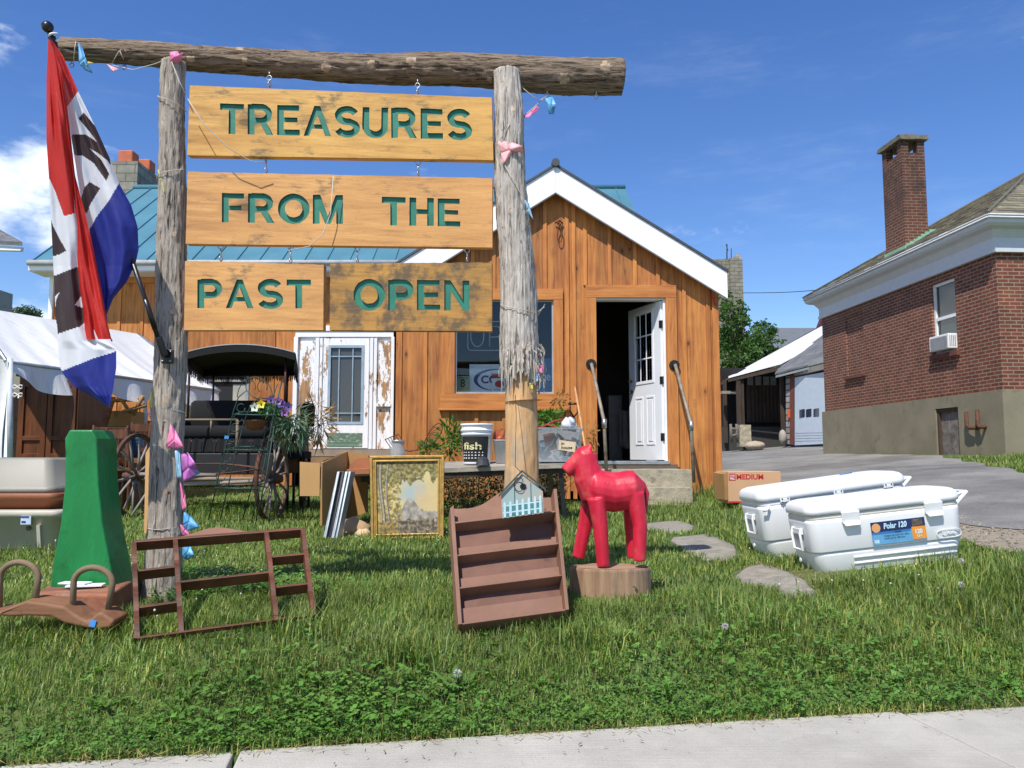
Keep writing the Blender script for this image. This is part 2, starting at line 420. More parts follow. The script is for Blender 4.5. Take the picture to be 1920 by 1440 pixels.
# street behind the camera
mb = MB(); q = [base + ed * -60 - en * 1.75, base + ed * 60 - en * 1.75, base + ed * 60 - en * 9, base + ed * -60 - en * 9]
mb.poly([(p.x, p.y, -.325) for p in q][::-1])
def asphalt():
    t = NT('asphalt'); v = t.map(); n = t.noise(v, .8, 7, .65); n2 = t.noise(v, 120, 4, .7)
    c = t.mix(t.rng(n, .3, .7), hexc('#5e5c58'), hexc('#93918b')); c = t.mix(t.rng(n2, .42, .70, 0, .75), c, hexc('#4e4c49')); n7 = t.noise(t.map(), 45, 5, .8); c = t.mix(t.rng(n7, .5, .68, 0, .6), c, hexc('#a09c94'))
    d = t.noise(t.map((.5, .12, 1)), 4, 5, .6); c = t.mix(t.rng(d, .52, .7, 0, .35), c, hexc('#605f5e'))
    return t.fin(c, .9, 0, n2, .006, .8)
M['asphalt'] = asphalt()
mb.build('street', M['asphalt'], kind='structure')
def drive_l(y): return 3.42 + .09 * math.sin(y * 1.9) + .05 * math.sin(y * 5.1)
def drive_r(y):
    if y < 9.5: r = 6.15
    elif y < 15.2: r = 6.15 + (y - 9.5) * .33
    elif y < 20.6: r = 8.05
    else: r = 13.5
    return r + .06 * math.sin(y * 4.3)
def in_drive(x, y): return drive_l(y) < x < drive_r(y) and y > edge_y(x) + .02
mb = MB(); ys = list(np.arange(2.9, 34, .12)); nu = 40
for y in ys:
    l, r = drive_l(y), drive_r(y)
    yy = max(y, edge_y(l) - .05)
    for i in range(nu + 1):
        x = l + (r - l) * i / nu; yv = max(y, edge_y(x)); mb.v.append(Vector((x, yv, G2(x, yv) + .014)))
for j in range(len(ys) - 1):
    for i in range(nu): a = j * (nu + 1) + i; mb.face((a, a + 1, a + nu + 2, a + nu + 1), True)
mb.build('driveway', M['asphalt'], kind='structure')
# gravel and bare soil verge along the driveway
gm = plain('gravel_verge', '#8f8574', .95, .25, 20, 0, 1.0, 80, '#a08a5c', .35, bdist=.01)
def verge_l(y): return drive_l(y) - (.50 if y < 8 else .35) - .12 * math.sin(y * 2.7) - .07 * math.sin(y * 7)
mb = MB(); ys = list(np.arange(2.95, 14, .08))
for y in ys:
    for i in range(7):
        x = verge_l(y) + (drive_l(y) + .06 - verge_l(y)) * i / 6; yv = max(y, edge_y(x)); mb.v.append(Vector((x, yv, G2(x, yv) + .008)))
for j in range(len(ys) - 1):
    for i in range(6): a = j * 7 + i; mb.face((a, a + 1, a + 8, a + 7), True)
mb.build('verge', gm, kind='structure')
mb = MB()
for k in range(2600):
    y = random.uniform(3.0, 13); x = random.uniform(verge_l(y) - .05, drive_l(y) + .12); s_ = random.uniform(.004, .014)
    g = random.uniform(.6, 1.2); mb.t = (g, g * .97, g * .92); mb.sph((x, y, G(x, y) + .012), (s_, s_, s_ * .7), 6, .4)
tag(mb.build('gravel', plain('gravel_stone', '#8d8578', .9)), 'loose grey gravel along the edge of the asphalt driveway', 'gravel', kind='stuff')

# stepping stones from the pavement to the steps
stones = []
def stone(pts, label):
    P = [gnd(*p) for p in pts]; c = sum(P, Vector()) / len(P)
    n = 28; ring = []
    for k in range(n):
        a = 2 * math.pi * k / n
        # radial interpolation over the polygon
        best = None
        for i in range(len(P)):
            A, B = P[i] - c, P[(i + 1) % len(P)] - c
            d = Vector((math.cos(a), math.sin(a))); den = d.x * (B.y - A.y) - d.y * (B.x - A.x)
            if abs(den) < 1e-9: continue
            t = (A.x * (B.y - A.y) - A.y * (B.x - A.x)) / den; u = (A.x * d.y - A.y * d.x) / den
            if t > 0 and -1e-6 <= u <= 1 + 1e-6: best = t
        r = (best or .2) * (1 + .05 * noise.noise(Vector((a * 3, c.x, c.y))))
        ring.append((math.cos(a), math.sin(a), r))
    mb = MB(); rs = []
    for f, dz in ((1.13, -.03), (1.12, .006), (1.09, .012), (.7, .014), (.25, .014), (.02, .014)):
        rs.append([(c.x + x * r * f, c.y + y * r * f, G(c.x + x * r * f, c.y + y * r * f) + dz + .006 * noise.noise(Vector((x * r * f * 9, y * r * f * 9, c.x)))) for x, y, r in ring])
    mb.rings(rs, True, True)
    stones.append((c.x, c.y, [(x * r, y * r) for x, y, r in ring]))
    o = mb.build('stepping_stone', M['stonem']); tag(o, label, 'stepping stone', 'stepping stones across the lawn')
M['stonem'] = plain('stone_slab', '#8b8578', .95, .18, 12, 0, .9, 50, '#6f6b5a', .25, bdist=.008)
stone([(1395, 1075), (1440, 1062), (1500, 1092), (1520, 1112), (1480, 1124), (1420, 1108), (1385, 1088)], 'rough grey stepping stone in the grass just left of the nearer white cooler')
stone([(1258, 1012), (1330, 1006), (1372, 1026), (1376, 1048), (1330, 1052), (1290, 1035)], 'large grey stepping stone in the lawn right of the red wooden horse')
stone([(1212, 984), (1270, 978), (1296, 988), (1290, 998), (1235, 1002), (1212, 996)], 'small flat stepping stone nearest the concrete steps')
def in_stone(x, y):
    for cx, cy, ring in stones:
        dx, dy = x - cx, y - cy; r = math.hypot(dx, dy)
        if r > .8: continue
        a = math.atan2(dy, dx) % (2 * math.pi); k = int(a / (2 * math.pi) * len(ring)) % len(ring)
        if r < math.hypot(*ring[k]) * (1.17 + .10 * noise.noise(Vector((x * 9, y * 9, 0)))): return True
    return False

# ------------------------------------------------------------ the gabled shop
YF = 10.5
def wx(px, Y=YF): return at(px, 857, Y).x
def wz(py, Y=YF, px=960): return at(px, py, Y).z
XL, XR = wx(740), wx(1350); XC = wx(1043); ZB = 0.12
SLP = 0.635
apex = at(1042, 313, 10.33); AZ = apex.z
def roofz(x): return AZ - .03 - SLP * abs(x - XC)     # underside of the roof deck
shop = thing('shop_building', 'small gabled shop with orange stained board walls, white fascia and open door', 'shop', (XC, YF, .1))
DX0, DX1, DZ0, DZ1 = wx(1120), wx(1252), wz(864), wz(559)
WX0, WX1, WZ0, WZ1 = wx(852), wx(1039), wz(738), wz(563)
def tk(): g = random.uniform(.76, 1.14); return (g, g * random.uniform(.95, 1.03), g * random.uniform(.9, 1.02))
# front wall boards: cut columns around the openings
mb = MB(); xs = [XL]; 
cuts = sorted(set([wx(p) for p in (775, 800, 837, 852, 893, 945, 985, 1023, 1039, 1066, 1099, 1120, 1147, 1196, 1239, 1252, 1286, 1330)] + [XC]))
xs = [XL] + cuts + [XR]
for a, b in zip(xs[:-1], xs[1:]):
    mb.t = tk(); m = (a + b) / 2
    za, zb = roofz(a), roofz(b)
    segs = [(ZB, None)]
    if DX0 <= m <= DX1: segs = [(DZ1, None)]
    elif WX0 <= m <= WX1: segs = [(ZB, WZ0), (WZ1, None)]
    elif m > DX0 - .3 and m < DX1 + .1: segs = [(ZB + .1, None)]
    for z0, z1 in segs:
        y0, y1 = YF, YF + .14
        ta, tb = (za, zb) if z1 is None else (z1, z1)
        mb.hexa([(a, y0, z0), (b, y0, z0), (b, y1, z0), (a, y1, z0), (a, y0, ta), (b, y0, tb), (b, y1, tb), (a, y1, ta)])
mb.t = (.9, .9, .9)
# side walls and back
mb.bb(XL, XL + .12, YF + .14, 14.4, ZB, roofz(XL) - .02); mb.bb(XR - .12, XR, YF + .14, 14.4, ZB, roofz(XR) - .02)
front = mb.build('wall', M['siding'], shop)
# battens
mb = MB(); bt = .022
def batten(px, z0, z1=None, w=.05):
    mb.t = tk(); x = wx(px)
    ta, tb = (roofz(x - w / 2) - .01, roofz(x + w / 2) - .01) if z1 is None else (z1, z1)
    mb.hexa([(x - w / 2, YF - bt, z0), (x + w / 2, YF - bt, z0), (x + w / 2, YF - .001, z0), (x - w / 2, YF - .001, z0),
             (x - w / 2, YF - bt, ta), (x + w / 2, YF - bt, tb), (x + w / 2, YF - .001, tb), (x - w / 2, YF - .001, ta)])
for px in (748, 796, 831): batten(px, ZB)
zh = wz(535); 
for px in (1147, 1195, 1239): batten(px, zh)
for px in (1065, 1078): batten(px, ZB)
batten(1023, wz(545)); batten(1100, zh); batten(975, wz(545)); batten(925, wz(545)); batten(885, wz(545))
for px in (838, 893, 945, 1000): batten(px, ZB, wz(771))
for px in (1288, 1333): batten(px, ZB)
mb.build('batten', M['trim'], shop)
# frieze boards under the roof, corner boards
mb = MB(); mb.t = (.95, .95, .95)
for sgn, xe in ((-1, XL), (1, XR)):
    x1 = XC; x2 = xe
    mb.hexa([(x1, YF - .034, roofz(x1) - .16), (x2, YF - .034, roofz(x2) - .16), (x2, YF - .023, roofz(x2) - .16), (x1, YF - .023, roofz(x1) - .16),
             (x1, YF - .034, roofz(x1) - .012), (x2, YF - .034, roofz(x2) - .012), (x2, YF - .023, roofz(x2) - .012), (x1, YF - .023, roofz(x1) - .012)])
mb.build('frieze_board', M['trimx'], shop)
mb = MB(); mb.bb(wx(1341), XR + .02, YF - .03, YF + .12, ZB - .03, roofz(XR) - .1); mb.build('corner_board', M['trim'], shop, bevel=.004)
# interior
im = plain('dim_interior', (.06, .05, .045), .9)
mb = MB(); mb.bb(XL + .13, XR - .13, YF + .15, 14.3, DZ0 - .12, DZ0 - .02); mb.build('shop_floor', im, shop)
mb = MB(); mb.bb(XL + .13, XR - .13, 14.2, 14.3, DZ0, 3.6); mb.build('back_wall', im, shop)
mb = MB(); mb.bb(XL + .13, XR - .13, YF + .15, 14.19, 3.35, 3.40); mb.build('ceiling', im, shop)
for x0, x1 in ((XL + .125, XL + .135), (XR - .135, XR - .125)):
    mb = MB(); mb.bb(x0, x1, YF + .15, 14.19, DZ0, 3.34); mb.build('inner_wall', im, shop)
# roof
rm = plain('dark_drip_edge', (.05, .06, .07), .5)
def metalroof(name, col):
    t = NT(name); n = t.noise(t.map((1, 1, 1)), 1.2, 5, .6); c = t.mix(t.rng(n, .3, .7), mul(hexc(col), .9), mul(hexc(col), 1.1))
    return t.fin(c, .45, .15, t.noise(t.map(), 5, 2), .01, .1)
M['blueroof'] = metalroof('blue_metal_roof', '#50808f')
hw = wx(1372, 10.33) - XC
def slope_slab(mb, x0, x1, y0, y1, dz0, dz1):
    f = lambda x: AZ - SLP * abs(x - XC)
    mb.hexa([(x0, y0, f(x0) + dz0), (x1, y0, f(x1) + dz0), (x1, y1, f(x1) + dz0), (x0, y1, f(x0) + dz0),
             (x0, y0, f(x0) + dz1), (x1, y0, f(x1) + dz1), (x1, y1, f(x1) + dz1), (x0, y1, f(x0) + dz1)])
mb = MB(); slope_slab(mb, XC, XC + hw, 10.36, 16.0, -.03, .01); slope_slab(mb, XC - hw, XC, 10.36, 16.0, -.03, .01)
rf = mb.build('roof', M['blueroof'], shop)
mb = MB(); slope_slab(mb, XC, XC + hw + .015, 10.31, 10.38, .012, .045); slope_slab(mb, XC - hw - .015, XC, 10.31, 10.38, .012, .045)
mb.build('drip_edge', rm, rf)
mb = MB(); mb.tube([(XC, 10.28, AZ + .05), (XC, 16, AZ + .05)], .055, 10); mb.build('ridge_cap', rm, rf)
mb = MB(); FH = .345
slope_slab(mb, XC + .001, XC + hw, 10.33, 10.355, -FH, .008); slope_slab(mb, XC - hw, XC - .001, 10.33, 10.355, -FH, .008)
mb.build('fascia', M['fascia'], shop)
mb = MB(); mb.t = (.8, .8, .8); slope_slab(mb, XC, XC + hw - .01, 10.357, 10.495, -.10, -.035); slope_slab(mb, XC - hw + .01, XC, 10.357, 10.495, -.10, -.035)
mb.build('soffit', M['white'], shop)
mb = MB(); slope_slab(mb, XC + .002, XC + hw, 10.335, 10.352, -FH - .016, -FH - .001); slope_slab(mb, XC - hw, XC - .002, 10.335, 10.352, -FH - .016, -FH - .001)
mb.build('fascia_drip', plain('grey_lead', (.2, .2, .2), .6), shop)
# window trim + glass
wt = MB(); wt.t = (1, 1, 1)
wt.bb(wx(852) - .14, wx(1057), YF - .04, YF - .002, WZ1, WZ1 + .145)
wo = wt.build('window', M['trimx'], shop, bevel=.003)
mb = MB(); mb.bb(WX1, wx(1057), YF - .038, YF - .002, WZ0 + .002, WZ1 - .002); mb.bb(WX0 - .14, WX0, YF - .038, YF - .002, WZ0 + .002, WZ1 - .002); mb.build('window_casing', M['trim'], wo, bevel=.003)
mb = MB(); mb.bb(wx(825), wx(1068), YF - .046, YF - .002, wz(765), WZ0 - .001); mb.bb(wx(823), wx(1070), YF - .085, YF - .001, wz(770), wz(765) - .003); mb.build('window_sill', M['trimx'], wo, bevel=.003)
mb = MB()
for a in ((WX0, WX0 + .022, WZ0, WZ1), (WX1 - .022, WX1, WZ0, WZ1)): mb.bb(a[0], a[1], YF + .002, YF + .06, a[2], a[3])
mb.bb(WX0 + .022, WX1 - .022, YF + .002, YF + .06, WZ0, WZ0 + .022); mb.bb(WX0 + .022, WX1 - .022, YF + .002, YF + .06, WZ1 - .022, WZ1)
mb.build('window_frame', plain('grey_frame', (.35, .35, .35), .4), wo)
gt = NT('window_glass'); gt.b.inputs['Base Color'].default_value = (1, 1, 1, 1); gt.b.inputs['Roughness'].default_value = .01
tr = gt.n.new('ShaderNodeBsdfTransparent'); tr.inputs[0].default_value = (.92, .95, .95, 1); gl = gt.n.new('ShaderNodeBsdfGlossy'); gl.inputs['Roughness'].default_value = .02
lw = gt.n.new('ShaderNodeLayerWeight'); lw.inputs['Blend'].default_value = .22; ms = gt.n.new('ShaderNodeMixShader')
gt.lk(gt.rng(lw.outputs['Fresnel'], 0, 1, .018, 1, False), ms.inputs[0]); gt.lk(tr.outputs[0], ms.inputs[1]); gt.lk(gl.outputs[0], ms.inputs[2]); gt.lk(ms.outputs[0], gt.n['Material Output'].inputs[0])
M['glass'] = gt.m
mb = MB(); mb.bb(WX0 + .02, WX1 - .02, YF + .03, YF + .034, WZ0 + .02, WZ1 - .02); mb.build('window_pane', M['glass'], wo)
# shelf behind the window that carries the signs
mb = MB(); mb.bb(WX0 - .1, WX1 + .1, YF + .15, YF + .45, WZ0 - .04, WZ0 + .0); mb.build('display_shelf', im, shop)
# door trims
db = MB(); db.bb(wx(1100), wx(1273), YF - .04, YF - .002, DZ1, wz(536)); do = db.build('door_frame', M['trimx'], shop, bevel=.003)
mb = MB(); mb.bb(wx(1100), DX0, YF - .038, YF - .002, wz(876), DZ1 - .002); mb.bb(DX1, wx(1273), YF - .038, YF - .002, wz(876), DZ1 - .002); mb.build('door_casing', M['trim'], do, bevel=.003)
mb = MB(); mb.bb(DX1 - .03, DX1, YF + .0, YF + .15, DZ0, DZ1); mb.bb(DX0, DX1 - .03, YF + .0, YF + .15, DZ1 - .02, DZ1 - .001); mb.build('door_jamb', M['white'], do)
mb = MB(); mb.bb(DX0 - .02, DX1 + .02, YF - .06, YF + .15, DZ0 - .045, DZ0 - .002); mb.build('threshold', M['galv'], do, bevel=.003)
mb = MB(); mb.bb(DX0 - .1, DX1 + .12, YF - .05, YF + .12, DZ0 - .13, DZ0 - .047); mb.build('door_sill', plain('weathered_sill', '#5f5348', .9), do)
# the door leaf, opened inwards, hinged right
DWd = .83; DH = DZ1 - DZ0 - .04
ang = R(68); hinge = Vector((DX1 - .04, YF + .05, DZ0 + .012))
xd = Vector((-math.cos(ang), math.sin(ang), 0))       # from hinge to latch edge
Md = basis(hinge, xd)                                   # local x along leaf, local y = z cross x
leaf = MB()
def dloc(mb, x0, x1, y0, y1, z0, z1): mb.bb(x0, x1, y0, y1, z0, z1)
# faces: visible face is the one towards the camera/left; local y axis direction:
TH = .022
gx0, gx1, gz0, gz1 = .20, .66, 1.02, 1.93
k = DH / 2.03; gz0 *= k; gz1 *= k
dloc(leaf, 0, gx0, -TH, TH, 0, DH); dloc(leaf, gx1, DWd, -TH, TH, 0, DH); dloc(leaf, gx0, gx1, -TH, TH, 0, gz0); dloc(leaf, gx0, gx1, -TH, TH, gz1, DH)
for v in leaf.v: v[:] = (Md @ v)[:]
dl = leaf.build('door', M['whitemetal'], shop)
def child_local(mbx, name, mat, Mx, parent, **kw):
    for v in mbx.v: v[:] = (Mx @ v)[:]
    return mbx.build(name, mat, parent, **kw)
mb = MB(); c3 = (gx1 - gx0) / 3; r3 = (gz1 - gz0) / 3
for ys in (-1, 1):
    y0, y1 = (TH, TH + .008) if ys > 0 else (-TH - .008, -TH)
    mb.bb(gx0 - .03, gx0 + .012, y0, y1, gz0 - .03, gz1 + .03); mb.bb(gx1 - .012, gx1 + .03, y0, y1, gz0 - .03, gz1 + .03)
    mb.bb(gx0 + .012, gx1 - .012, y0, y1, gz0 - .03, gz0 + .012); mb.bb(gx0 + .012, gx1 - .012, y0, y1, gz1 - .012, gz1 + .03)
    for i in (1, 2):
        mb.bb(gx0 + c3 * i - .01, gx0 + c3 * i + .01, y0, y1 - .001 * ys, gz0 + .012, gz1 - .012)
        mb.bb(gx0 + .012, gx1 - .012, y0 + .0015, y1 + .0015, gz0 + r3 * i - .01, gz0 + r3 * i + .01)
    for px0, px1 in ((.17, .38), (.46, .67)):
        z0, z1 = .2, .86
        for q in ((px0, px1, z0, z0 + .025), (px0, px1, z1 - .025, z1), (px0, px0 + .025, z0 + .025, z1 - .025), (px1 - .025, px1, z0 + .025, z1 - .025), (px0 + .05, px1 - .05, z0 + .05, z1 - .05)):
            mb.bb(q[0], q[1], y0, y1, q[2], q[3])
child_local(mb, 'door_moulding', M['whitemetal'], Md, dl, bevel=.003)
mb = MB(); mb.bb(gx0, gx1, -.004, .004, gz0, gz1); child_local(mb, 'door_pane', M['glass'], Md, dl)
kb_ = plain('brass_knob', (.25, .2, .12), .3, .1, 5, .9)
for ys in (-1, 1):
    for zz, r_ in ((.95, .028), (1.1, .022)):
        mb = MB(); mb.tube([(DWd - .07, ys * TH, zz), (DWd - .07, ys * (TH + .03), zz), (DWd - .07, ys * (TH + .055), zz)], [r_, .014, r_ * .95], 12); child_local(mb, 'handle', kb_, Md, dl)
for zz in (.25, 1.0, 1.75): mb = MB(); mb.bb(-.02, .03, -TH - .004, TH + .004, zz, zz + .1); child_local(mb, 'hinge', M['darkmetal'], Md, dl)
# concrete steps
sx0, sx1 = wx(1128, 9.9), wx(1290, 9.9)
st = thing('concrete_steps', 'worn concrete steps below the open shop door', 'steps', (sx0, 9.6, .1))
def rough_block(x0, x1, y0, y1, z0, z1, nm, par, mat=None, amp=.008):
    mb = MB(); bm = bmesh.new(); bmesh.ops.create_cube(bm, size=1)
    bmesh.ops.subdivide_edges(bm, edges=bm.edges, cuts=9, use_grid_fill=True)
    for v in bm.verts:
        p = Vector((x0 + (v.co.x + .5) * (x1 - x0), y0 + (v.co.y + .5) * (y1 - y0), z0 + (v.co.z + .5) * (z1 - z0)))
        p += Vector((noise.noise(p * 9), noise.noise(p * 9 + Vector((5, 0, 0))), noise.noise(p * 9 + Vector((0, 5, 0))))) * amp
        v.co = p
    bm.verts.index_update(); mb.v = [v.co.copy() for v in bm.verts]
    for f in bm.faces: mb.face([v.index for v in f.verts], False)
    bm.free(); return mb.build(nm, mat or M['stepconc'], par, bevel=0)
z1_ = wz(880, 10.1); z2_ = wz(914, 9.8); z3_ = wz(946, 9.5)
rough_block(sx0, sx1 + .05, 9.95, 10.48, -.1, z1_, 'step', st); rough_block(sx0, sx1, 9.68, 9.96, -.1, z2_, 'step', st); rough_block(sx0, sx1 - .05, 9.42, 9.69, -.1, z3_, 'step', st)
# pipe handrails
M['pipe'] = plain('dull_old_pipe', '#8a7f70', .65, .25, 12, .3, .2, 50, '#6a4a34', .3)
def rail(name, a, b, c, label, base):
    t = thing(name, label, 'handrail', base)
    A = at(*a); B = at(*b); C_ = at(*c)
    mb = MB(); mb.tube([A, A + (B - A) * .5, B - Vector((0, 0, .0)), B - Vector((0, 0, .05)), C_], .022, 10); mb.build('pipe', M['pipe'], t)
    mb = MB(); mb.tube([B + Vector((0, 0, .04)), B - Vector((0, 0, .07))], .03, 10); mb.build('pipe_joint', M['galv'], t)
    mb = MB(); mb.tube([A + Vector((0, -.0, 0)), Vector((A.x, YF - .045, A.z))], .035, 12); mb.tube([Vector((A.x, YF - .052, A.z)), Vector((A.x, YF - .042, A.z))], .07, 14); mb.build('wall_flange', M['darkmetal'], t)
rail('handrail', (1109, 682, 10.4), (1133, 792, 9.85), (1138, 905, 9.8), 'grey pipe handrail left of the shop doorway with round wall flange', at(1138, 905, 9.8))
rail('handrail', (1266, 684, 10.4), (1296, 796, 9.85), (1301, 905, 9.8), 'rusty pipe handrail right of the shop doorway', at(1301, 905, 9.8))
# iron ornament on the gable
mb = MB()
c = at(1048, 418, YF - .03); 
for a in (-.5, .1, .7): mb.tube([c + Vector((math.sin(a * 1.5 + t_ * 3) * .03, -.02 * math.sin(t_ * 3), -.02 + .10 * math.cos(a) * t_ - .05 * (a + .5))) for t_ in [i / 8 for i in range(9)]], .006, 6)
mb.tube([c + Vector((-.05, 0, .0)), c + Vector((0, -.04, .02)), c + Vector((.05, 0, .0))], .01, 6)
mb.tube([c + Vector((0.01 + .035 * math.sin(i / 10 * 6.28), -.02, -.17 + .1 * math.cos(i / 10 * 6.28))) for i in range(10)], .007, 6, closed=True)
mb.tube([c, c + Vector((.0, -.03, -.09))], .007, 6)
tag(mb.build('iron_ornament', M['rust']), 'small rusty iron ornament hung on the gable boards above the door', 'ornament')
mb = MB(); c = at(1336, 557, YF - .05)
for a in range(5): 
    d = Vector((math.cos(a * 1.3), -.2, math.sin(a * 1.3))); mb.poly([c, c + d * .05 + Vector((.012, 0, 0)), c + d * .06, c + d * .05 - Vector((.012, 0, .01))])
mb.poly([c, c + Vector((.02, -.01, -.1)), c + Vector((.05, -.01, -.12)), c + Vector((.02, 0, 0))])
sol = mb.build('red_bow', plain('red_cloth', '#b8322c', .7)); sol.modifiers.new('s', 'SOLIDIFY').thickness = .003; tag(sol, 'small red bow tied near the right corner of the shop under the fascia', 'bow')

# signs behind the window glass
def card(name, px0, px1, py0, py1, Y, mat, label, cat, th=.012, text=(), extra=None):
    a = at(px0, py1, Y); b = at(px1, py0, Y)
    o = thing(name, label, cat, ((a.x + b.x) / 2, Y, a.z))
    mb = MB(); mb.bb(a.x, b.x, Y, Y + th, a.z, b.z); mb.build('panel', mat, o)
    for i, (s, x0, x1, y0, y1, m, bold) in enumerate(text):
        mb = MB(); p, q = at(x0, y1, Y), at(x1, y0, Y)
        put_text(mb, s, lambda u, v, d, p=p, q=q: Vector((p.x + (q.x - p.x) * u, Y - .002 - d * 0, p.z + (q.z - p.z) * v)) + Vector((0, -d, 0)), .001, -.0005, bold)
        mb.build('lettering', m, o)
    if extra: extra(o, Y)
    return o
blue = flat('sign_blue', '#1b6fb4'); navy = flat('sign_navy', '#27407f'); wh = flat('sign_white', (.8, .8, .8)); red = flat('sign_red', '#b5322f'); blk = flat('sign_black', (.02, .02, .02))
def oval(o, Y):
    c = at(930, 712, Y); mb = MB(); n = 40; v0 = len(mb.v)
    for i in range(n + 1):
        a = R(40) + R(230) * i / n; w_ = math.sin(math.pi * i / n) * .05 + .004
        for rr in (0, w_): mb.v.append(Vector((c.x + (.30 - rr) * math.cos(a), Y - .004, c.z + (.15 - rr * .5) * math.sin(a))))
    for i in range(n): mb.face((v0 + 2 * i, v0 + 2 * i + 1, v0 + 2 * i + 3, v0 + 2 * i + 2))
    q = mb.build('emblem', navy, o); q.modifiers.new('s', 'SOLIDIFY').thickness = .002
card('window_sign', 880, 972, 683, 735, YF + .2, wh, 'white sign with a dark blue oval swoosh behind the shop window', 'sign', text=[('COI', 902, 938, 704, 719, navy, .03)], extra=oval)
card('window_sign', 922, 951, 700, 736, YF + .17, wh, 'small white warning sign with a red heading and red octagon in the shop window', 'sign', text=[('WARNING', 923, 950, 702, 708, wh, .01), ('ATENCION', 926, 947, 729, 733, blk, .0)])
card('window_sign', 1000, 1037, 672, 734, YF + .2, blue, 'bright blue sign with white letters at the right side of the shop window', 'sign', text=[('one', 1008, 1032, 702, 714, wh, .02), ('a', 1005, 1010, 723, 730, wh, .02)])
ye = flat('card_green', '#a9b08a')
card('window_card', 855, 880, 705, 736, YF + .17, ye, 'small pale green card in the lower left corner of the shop window', 'card', text=[('OPEN 10', 858, 877, 707, 711, blk, 0), ('YARD', 858, 877, 728, 735, flat('card_yellow', '#c9b23a'), .03), ('8', 863, 872, 711, 726, blk, .02)])
# red pieces of the warning sign
Yw = YF + .168
mb = MB(); a, b = at(922, 700, Yw), at(951, 709, Yw); mb.bb(a.x, b.x, Yw - .0012, Yw + .0006, b.z, a.z)
c = at(936.5, 720, Yw); mb.prism([(c.x + .065 * math.cos(R(22.5 + 45 * i)), Yw - .001, c.z + .05 * math.sin(R(22.5 + 45 * i))) for i in range(8)], (0, .0015, 0))
par = [o for o in bpy.data.objects if o.get('label', '').startswith('small white warning')][0]; mb.build('red_print', red, par)
# neon tube sign
neon = thing('neon_sign', 'unlit tube sign with outlined letters hanging behind the shop window', 'neon sign', at(920, 658, YF + .25))
tm = plain('unlit_glass_tube', (.45, .45, .43), .25, .05)
Yn = YF + .24
def nt_(pts, closed=False, nm='glass_tube'):
    mb = MB(); mb.tube([at(x, y, Yn) for x, y in pts], .008, 6, closed=closed); mb.build(nm, tm, neon)
def arc(cx, cy, rx, ry, a0, a1, n=14): return [(cx + rx * math.cos(R(a0 + (a1 - a0) * i / n)), cy + ry * math.sin(R(a0 + (a1 - a0) * i / n))) for i in range(n + 1)]
nt_(arc(884, 650, 7, 7, 180, 90) + arc(995, 650, 7, 7, 90, 0) + arc(995, 610, 7, 7, 0, -90) + arc(884, 610, 7, 7, -90, -180), True, 'outline_tube')
nt_([(883, 606), (883, 630)] + arc(895, 632, 12, 18, 180, 0) + [(908, 606)]); nt_([(918, 650), (918, 612), (930, 612)] + arc(930, 622, 10, 10, -90, 90) + [(918, 632)])
nt_([(960, 612), (945, 612), (945, 650), (960, 650)]); nt_([(968, 650), (968, 612), (988, 650), (988, 612)])
mb = MB(); 
for x in (900, 980): mb.cyl(at(x, 604, Yn), at(x, 560, Yn), .003, n=5)
mb.build('hanging_wire', M['darkmetal'], neon)
# things inside the shop, dimly seen
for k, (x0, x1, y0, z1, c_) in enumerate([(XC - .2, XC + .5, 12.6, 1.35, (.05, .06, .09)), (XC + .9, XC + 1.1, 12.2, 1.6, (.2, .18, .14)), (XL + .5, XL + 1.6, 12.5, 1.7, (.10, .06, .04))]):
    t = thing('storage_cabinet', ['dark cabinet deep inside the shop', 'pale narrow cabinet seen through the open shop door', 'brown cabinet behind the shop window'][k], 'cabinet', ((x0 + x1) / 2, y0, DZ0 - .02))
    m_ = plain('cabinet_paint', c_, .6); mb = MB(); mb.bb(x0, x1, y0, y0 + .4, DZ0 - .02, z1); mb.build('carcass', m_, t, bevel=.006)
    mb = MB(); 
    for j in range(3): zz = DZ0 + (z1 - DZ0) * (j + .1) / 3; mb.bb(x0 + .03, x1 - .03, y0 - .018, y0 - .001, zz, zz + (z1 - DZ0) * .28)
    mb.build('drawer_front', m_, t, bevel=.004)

mb = MB(); c = at(1178, 800, 11.9)
mb.grid(lambda u, v: Vector((c.x - .13 + .26 * u * (1 - .25 * (1 - v)), 11.9 + .04 * math.sin(u * 12), c.z + .28 - .56 * v - .05 * math.sin(u * 3.1))), 16, 10)
o = mb.build('hanging_coat', plain('pale_cloth', '#8a8378', .9)); o.modifiers.new('s', 'SOLIDIFY').thickness = .02; tag(o, 'pale garment hanging dimly inside the dark doorway', 'garment')

# ------------------------------------------------------------ the long wing behind
YW = 14.5
wing = thing('wing_building', 'long low building with orange stained board walls and blue metal roof behind the carriage', 'building', (wx(82, YW), YW, .1))
WL = wx(84, YW); WR_ = wx(1190, 16.2); EZ = at(300, 492, 14.05).z; RZ = at(500, 353, 17.7).z
mb = MB(); x = WL
dlx0, dlx1 = wx(548, YW), XL - .0
wwx0, wwx1, wwz0, wwz1 = wx(370, YW), wx(463, YW), wz(770, YW), wz(672, YW)
xs = [WL]
while xs[-1] < dlx0 - .42: xs.append(xs[-1] + random.uniform(.36, .46))
xs += [dlx0]; xs = sorted([q for q in xs if not (wwx0 - .1 < q < wwx0 + .1) and not (wwx1 - .1 < q < wwx1 + .1)] + [wwx0, wwx1])
for a, b in zip(xs[:-1], xs[1:]):
    mb.t = tk(); m = (a + b) / 2
    for z0, z1 in ([(.15, wwz0), (wwz1, EZ - .02)] if wwx0 < m < wwx1 else [(.15, EZ - .02)]): mb.bb(a, b, YW, YW + .14, z0, z1)
